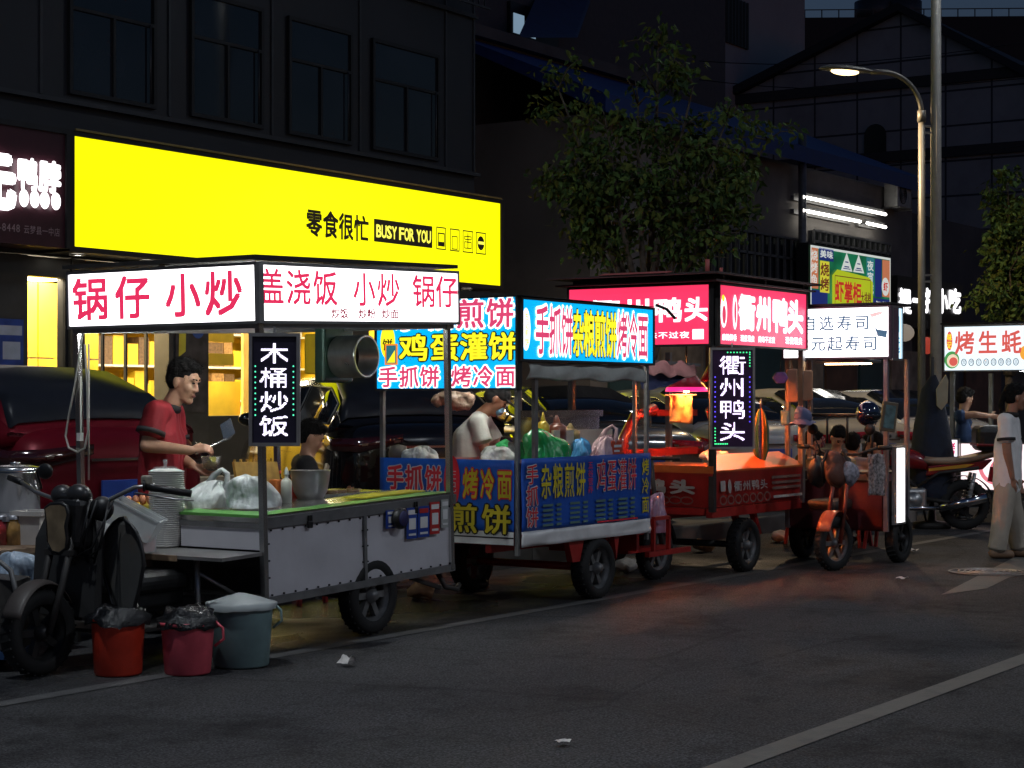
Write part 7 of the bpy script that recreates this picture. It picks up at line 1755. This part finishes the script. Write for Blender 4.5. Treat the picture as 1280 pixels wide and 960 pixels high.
# awning of blue tarp with pink cloth between the carts
a0, a1 = at(800, 458, 15.2), at(868, 462, 15.6)
t = thing('awning', 'sagging blue tarpaulin with a pink cloth over it between the two stalls', 'awning', a0)
dv = a1-a0
def aw(u, v):
    return dv*u+FW*(.5*v)*0+UP*(-.03*math.sin(u*5)-.2*v*(1-.5*u)-.03*math.sin(v*4))+FW*(-.1*v)
g = MB(); g.grid(aw, 20, 8); g.jitter(.02, 9); g.build('tarp', mat('tarp_blue', (.04, .06, .16), .6, var=.2, bump=.4), t, solid=.004)
g = MB(); g.grid(lambda u, v: dv*u+UP*(.045-.11*v+.015*math.sin(u*19+v))+FW*(-.12*v-.01), 24, 6); g.jitter(.02, 11, 3); g.build('cloth', mat('cloth_pink', (.5, .25, .23), .8, var=.2, scale=6, bump=.3), t, solid=.004)
g = MB(); g.bar(dv*-.03+UP*.05, dv*1.1+UP*.04, .025); g.build('pole', GREYM, t)
q = at(816, 655, 15.0); whitebag((q.x, q.y, .42), (.15, .12, .3), 'mauve plastic bag hanging on the driver end of the blue cart', 2.9, False, mat('bag_mauve', (.33, .2, .3), .35, bump=.4, bscale=12))
# ---- pink stall
q = at(851, 509, 16.1)
t = thing('hanging_cloth', 'orange towel hanging under the heat lamp', 'towel', q)
g = MB(); 
g.grid(lambda u, v: RT2*((u-.5)*.2)+UP*(.1-.24*v)+FW*(.02*math.sin(u*11+v*2)), 16, 14); g.jitter(.012, 14); g.build('towel', mat('towel_orange', (.62, .35, .12), .9, var=.25, scale=7, bump=.3), t, solid=.015)
g = MB(); g.bar(RT2*-.14+UP*.11, RT2*.14+UP*.11, .012); g.build('rail', GREYM, t)
q = at(951, 517, 16.6)
t = thing('folded_umbrella', 'furled rainbow umbrella standing in the pink stall', 'umbrella', (q.x, q.y, .95))
g = MB(); n = 12; vs = []
for z, r_ in ((0, .04), (.1, .075), (.3, .075), (.42, .045), (.47, .02)):
    for k_ in range(n*2): a = math.pi*k_/n; vs.append((r_*(1 if k_ % 2 else .7)*math.cos(a), r_*(1 if k_ % 2 else .7)*math.sin(a), z))
g.v = vs; m_ = n*2
for i in range(4):
    for k_ in range(m_): g.f.append([i*m_+k_, i*m_+(k_+1) % m_, (i+1)*m_+(k_+1) % m_, (i+1)*m_+k_]); g.m.append((k_//2) % 4); g.sm.append(False)
g.build('canopy', [mat('umb_'+n_, c_, .6) for n_, c_ in (('yellow', (.3, .22, .03)), ('green', (.03, .16, .08)), ('blue', (.02, .08, .25)), ('orange', (.28, .1, .03)))], t)
g = MB(); g.cyl((0, 0, .47), (0, 0, .56), .008, n=8); g.build('shaft', ALU, t)
q = on_y(905, 585, Y3+.3)
t = thing('food_tray', 'pale foil tray of duck heads on the orange lit counter', 'tray', (q.x, q.y+.1, 1.0))
g = MB(); g.ball((0, 0, .0), (.16, .11, .05), 0, 16); g.jitter(.04, 12); g.build('food', mat('foil', (.6, .5, .42), .35, bump=.5), t)
# ---- sushi tricycle extras
def hang(px, py, D_, w, h, m, lab, name, cat, n=2, rot=0, grp=None):
    q = at(px, py, D_); t = thing(name, lab, cat, q, 0, grp)
    g = MB(); g.bevbox((0, 0, 0), (w, .06, h), .012, 0, Matrix.Rotation(math.atan2(RT.y, RT.x)+rot, 3, 'Z')); g.jitter(.012, 12, px); g.build('bag', m, t)
    g = MB(); g.tube([(-.02, 0, h/2-.01), (-.01, 0, h/2+.08), (.02, 0, h/2-.01)], .004, 5); g.build('handle', m, t)
    return t
KR = mat('kraft_paper', (.45, .27, .17), .7, var=.12)
hang(990, 482, 16.9, .1, .3, KR, 'narrow kraft paper bag hanging next to the violet box', 'paper_bag', 'paper bag', grp='paper bags on the sushi post')
hang(1008, 482, 17.0, .11, .28, KR, 'wider kraft paper bag hanging above the blue hat', 'paper_bag', 'paper bag', grp='paper bags on the sushi post')
q = at(976, 472, 16.7)
t = thing('gift_box', 'six sided violet box hanging beside the kraft paper bags', 'box', q)
g = MB(); g.prism([RT2*(.07*math.cos(R(60*i)))+UP*(.06*math.sin(R(60*i))) for i in range(6)], FW*.08); g.build('box', mat('violet_box', (.1, .09, .4), .4), t, bevel=.008)
g = MB(); g.tube([(0, 0, .05), (0, 0, .16)], .004, 5); g.build('cord', BLACKP, t)
hang(981, 522, 16.8, .07, .13, mat('mint_bag', (.3, .45, .45), .5), 'small mint coloured pouch hanging on the sushi post', 'pouch', 'pouch')
q = at(1003, 521, 16.4)
t = thing('sun_hat', 'crumpled blue hat hung over the tricycle rail', 'hat', q)
g = MB(); g.ball((0, 0, 0), (.08, .08, .09), 0, 16); g.lathe([(.075, -.03), (.12, -.06), (.121, -.065), (.07, -.04)], n=20); g.jitter(.025, 14); g.build('hat', mat('hat_blue', (.08, .1, .2), .8), t)
q = at(1085, 517, 16.3)
t = thing('helmet', 'glossy dark blue crash helmet resting by the light box post', 'helmet', q)
g = MB(); g.ball((0, 0, 0), (.125, .105, .115), 0, 22); g.build('shell', mat('helmet_black', (.01, .014, .04), .12, coat=1), t)
g = MB(); d_ = -FW*.8+RT2*.3; g.ball(d_*.045+UP*-.02, (.1, .1, .055), 0, 18); g.build('visor', GLASS_D, t)
t = thing('menu_frame', 'small tilted picture frame tied to a post beside the crash helmet', 'frame', at(1111, 521, 16.6))
rm = Matrix.Rotation(math.atan2(RT.y, RT.x)+.25, 3, 'Z') @ Matrix.Rotation(R(8), 3, 'Y')
g = MB(); g.bevbox((0, 0, 0), (.15, .03, .27), .006, 0, rm); g.build('frame', mat('frame_bronze', (.16, .14, .1), .4, .5), t)
g = MB(); g.box(rm @ Vector((0, -.018, 0)), (.1, .004, .21), 0, rm); g.build('picture', mat('picture_teal', (.08, .16, .17), .3, var=.4, scale=20), t)
q = at(1044, 586, 15.6)
t = thing('backpack', 'dark orange backpack hung on the tricycle handlebar', 'backpack', q)
g = MB(); g.ball((0, 0, 0), (.1, .1, .15), 0, 20); g.ball(-FW*.07-UP*.05, (.09, .09, .1), 0, 16); g.jitter(.03, 10); g.build('bag', mat('pack_orange', (.1, .035, .022), .7, var=.4, scale=8, bump=.3), t)
g = MB(); g.tube([RT2*.06+UP*.15, RT2*.12+UP*.05-FW*.05, RT2*.1-UP*.12-FW*.04], .014, 8); g.tube([RT2*-.06+UP*.15, RT2*-.12+UP*.05-FW*.05, RT2*-.1-UP*.12-FW*.04], .014, 8); g.build('strap', BLACKP, t)
q = at(1063, 592, 15.5)
t = thing('drawstring_bag', 'patterned grey bag hanging in front of the sushi tricycle', 'bag', q)
g = MB(); g.ball((0, 0, 0), (.075, .07, .1), 0, 18); g.jitter(.02, 14); g.build('bag', mat('bag_grey', (.25, .24, .28), .7, var=.6, scale=30), t)
q = at(1022, 590, 15.9)
t = thing('tote_bag', 'black tote bag hanging beside the dark orange backpack', 'bag', q)
g = MB(); g.ball((0, 0, 0), (.11, .08, .14), 0, 18); g.jitter(.03, 11, 3); g.build('bag', BLACKP, t)
g = MB(); g.tube([(-.05, 0, .1), (-.03, 0, .24), (.03, 0, .24), (.05, 0, .1)], .006, 6); g.build('handle', BLACKP, t)
q = at(1096, 592, 15.75)
t = thing('patterned_cloth', 'speckled cloth draped beside the glowing white panel of the sushi tricycle', 'cloth', q)
g = MB(); g.grid(lambda u, v: RT2*((u-.5)*.14)+UP*(.17-.36*v)+FW*(.015*math.sin(u*14)), 12, 16); g.jitter(.015, 12)
m_ = mat('speckled_cloth', (.25, .22, .22), .8, var=.85, scale=45); g.build('cloth', m_, t, solid=.01)
# bowls of food on the sushi counter
for i, (px, lab) in enumerate(((1014, 'shallow box of warm lit sushi behind the black tote bag'), (1035, 'shallow box of warm lit sushi between the two other boxes'), (1053, 'shallow box of warm lit sushi behind the grey drawstring bag'))):
    q = on_x(px, 563, X4+.5)
    t = thing('sushi_box', lab, 'food box', (q.x, min(max(q.y, Y4+.12), Y4+.9), .842), group='sushi boxes on the counter')
    g = MB(); g.bevbox((0, 0, .05), (.3, .16, .08), .012); g.build('box', mat('sushi_box', (.4, .25, .12), .5), t)
    g = MB(); g.grid(lambda u, v: Vector(((u-.5)*.27, (v-.5)*.14, .1+.02*abs(math.sin(u*13)*math.sin(v*7)))), 20, 10); g.build('sushi', mat('sushi_rice', (.7, .45, .25), .5, var=.4, scale=30), t)
# folded parasol beside the oyster stall
q = at(1165, 580, 21.5)
t = thing('folded_parasol', 'folded dark navy parasol with a pale cloth tied to it by the oyster stall', 'parasol', (q.x, q.y, 0))
g = MB(); zt_ = at(1165, 468, 21.5).z; g.lathe([(.25, .35), (.3, .45), (.27, .8), (.2, 1.2), (.1, zt_-.15), (.03, zt_)], n=26); g.jitter(.05, 5, 2); g.build('canopy', mat('parasol_navy', (.012, .018, .035), .85, var=.4, bump=.4), t)
g = MB(); g.cyl((0, 0, 0), (0, 0, zt_+.2), .025, n=10); g.lathe([(.001, .0), (.22, 0), (.22, .07), (.05, .09), (.03, .3)], n=20); g.build('pole', DARKIRON, t)
g = MB(); c_ = at(1177, 492, 21.3)-Vector((q.x, q.y, 0)); g.prism([c_+UP*.22+RT2*.05, c_+UP*.05-RT2*.06, c_-UP*.14-RT2*.05, c_-UP*.19, c_-UP*.1+RT2*.07, c_+UP*.15+RT2*.08], FW*.03); g.build('tie_cloth', mat('cloth_cream', (.42, .37, .25), .8), t)
q = at(1129, 578, 22.6)
t = thing('crate', 'grey plastic crate on the ground beside the folded parasol', 'crate', (q.x, q.y, 0))
g = MB(); zc = at(1137, 555, 22.6).z; g.bb((-.15, -.12, 0), (.15, .12, zc)); g.bb((-.17, -.14, zc-.04), (.17, .14, zc-.001)); g.build('crate', mat('crate_grey', (.25, .24, .22), .6, dirt=.3), t)
q = on_z(1130, 652, 0)
t = thing('water_jug', 'dirty white plastic jug on the ground behind the light panel', 'jug', (q.x+.2, q.y+.2, 0))
g = MB(); g.bevbox((0, 0, .12), (.18, .14, .24), .04, seg=3); g.build('jug', mat('jug_white', (.4, .37, .32), .5), t)
g = MB(); g.cyl((0, 0, .24), (0, 0, .29), .025, n=12); g.build('cap', mat('jug_cap', (.2, .2, .25), .4), t)
# red paper lanterns
for i, (px, py, lab) in enumerate(((1159, 432, 'red paper lantern seen between the lamp poles'), (1131, 416, 'small pale lantern next to the sushi light box'))):
    q = on_y(px, py, 16.0)
    t = thing('paper_lantern', lab, 'lantern', q)
    g = MB(); g.lathe([(.03, -.2), (.12, -.17), (.2, -.08), (.22, 0), (.2, .08), (.12, .17), (.03, .2)], n=16); g.build('shade', emat('lantern_red' if i == 0 else 'lantern_pale', (.8, .1, .06) if i == 0 else (.6, .5, .4), .35), t)
    g = MB(); g.cyl((0, 0, .2), (0, 0, .6), .01, n=5); g.build('cord', BLACKP, t)
# ================================================================== LIGHT, WORLD, CAMERA
w = bpy.data.worlds.new('World'); S.world = w; w.use_nodes = True
nt = w.node_tree; bg = nt.nodes['Background']
sk = nt.nodes.new('ShaderNodeTexSky'); sk.sky_type = 'NISHITA'; sk.sun_disc = False
sk.sun_elevation = R(SUN_EL); sk.sun_rotation = R(200); sk.altitude = 50; sk.air_density = 1; sk.dust_density = .4; sk.ozone_density = 3
nt.links.new(sk.outputs[0], bg.inputs[0]); bg.inputs[1].default_value = SKY_STRENGTH
def light(name, kind, loc, energy, col, size=.3, rot=None, spot=None, blend=.6):
    d = bpy.data.lights.new(name, kind); d.energy = energy; d.color = col
    if kind == 'AREA': d.size = size
    else: d.shadow_soft_size = size
    if spot: d.spot_size = R(spot); d.spot_blend = blend
    o = bpy.data.objects.new(name, d); C.objects.link(o); o.location = loc
    if rot: o.rotation_euler = rot
    return o
light('street_light_warm', 'SPOT', E_warm, WARM_W, (1, .72, .42), .12, None, 165, .5)
for p in lamps: light('street_light_cool', 'SPOT', p[:3], p[3], (.86, .93, 1), .2, None, 160, .6)
for x in (15.0, 17.5, 20.2): light('shop_ceiling_light', 'AREA', (x, YF+.6, 3.0), 190, (1, .84, .55), 1.2)
cam = bpy.data.cameras.new('Camera'); co = bpy.data.objects.new('Camera', cam); C.objects.link(co); S.camera = co
co.location = CAM; co.rotation_euler = (R(90), 0, YAW-R(90)); cam.sensor_width = 36; cam.lens = FPX/1280*36
cam.shift_y = 20/1280; cam.clip_end = 1000
vs = S.view_settings; S.display_settings.display_device = 'sRGB'; vs.view_transform = 'Standard'; vs.look = 'None'; vs.gamma = 1; vs.exposure = 0; vs.use_curve_mapping = False
S.render.engine = 'CYCLES'; S.cycles.use_denoising = True; S.cycles.max_bounces = 6; S.cycles.use_light_tree = True
S.cycles.sample_clamp_indirect = 4
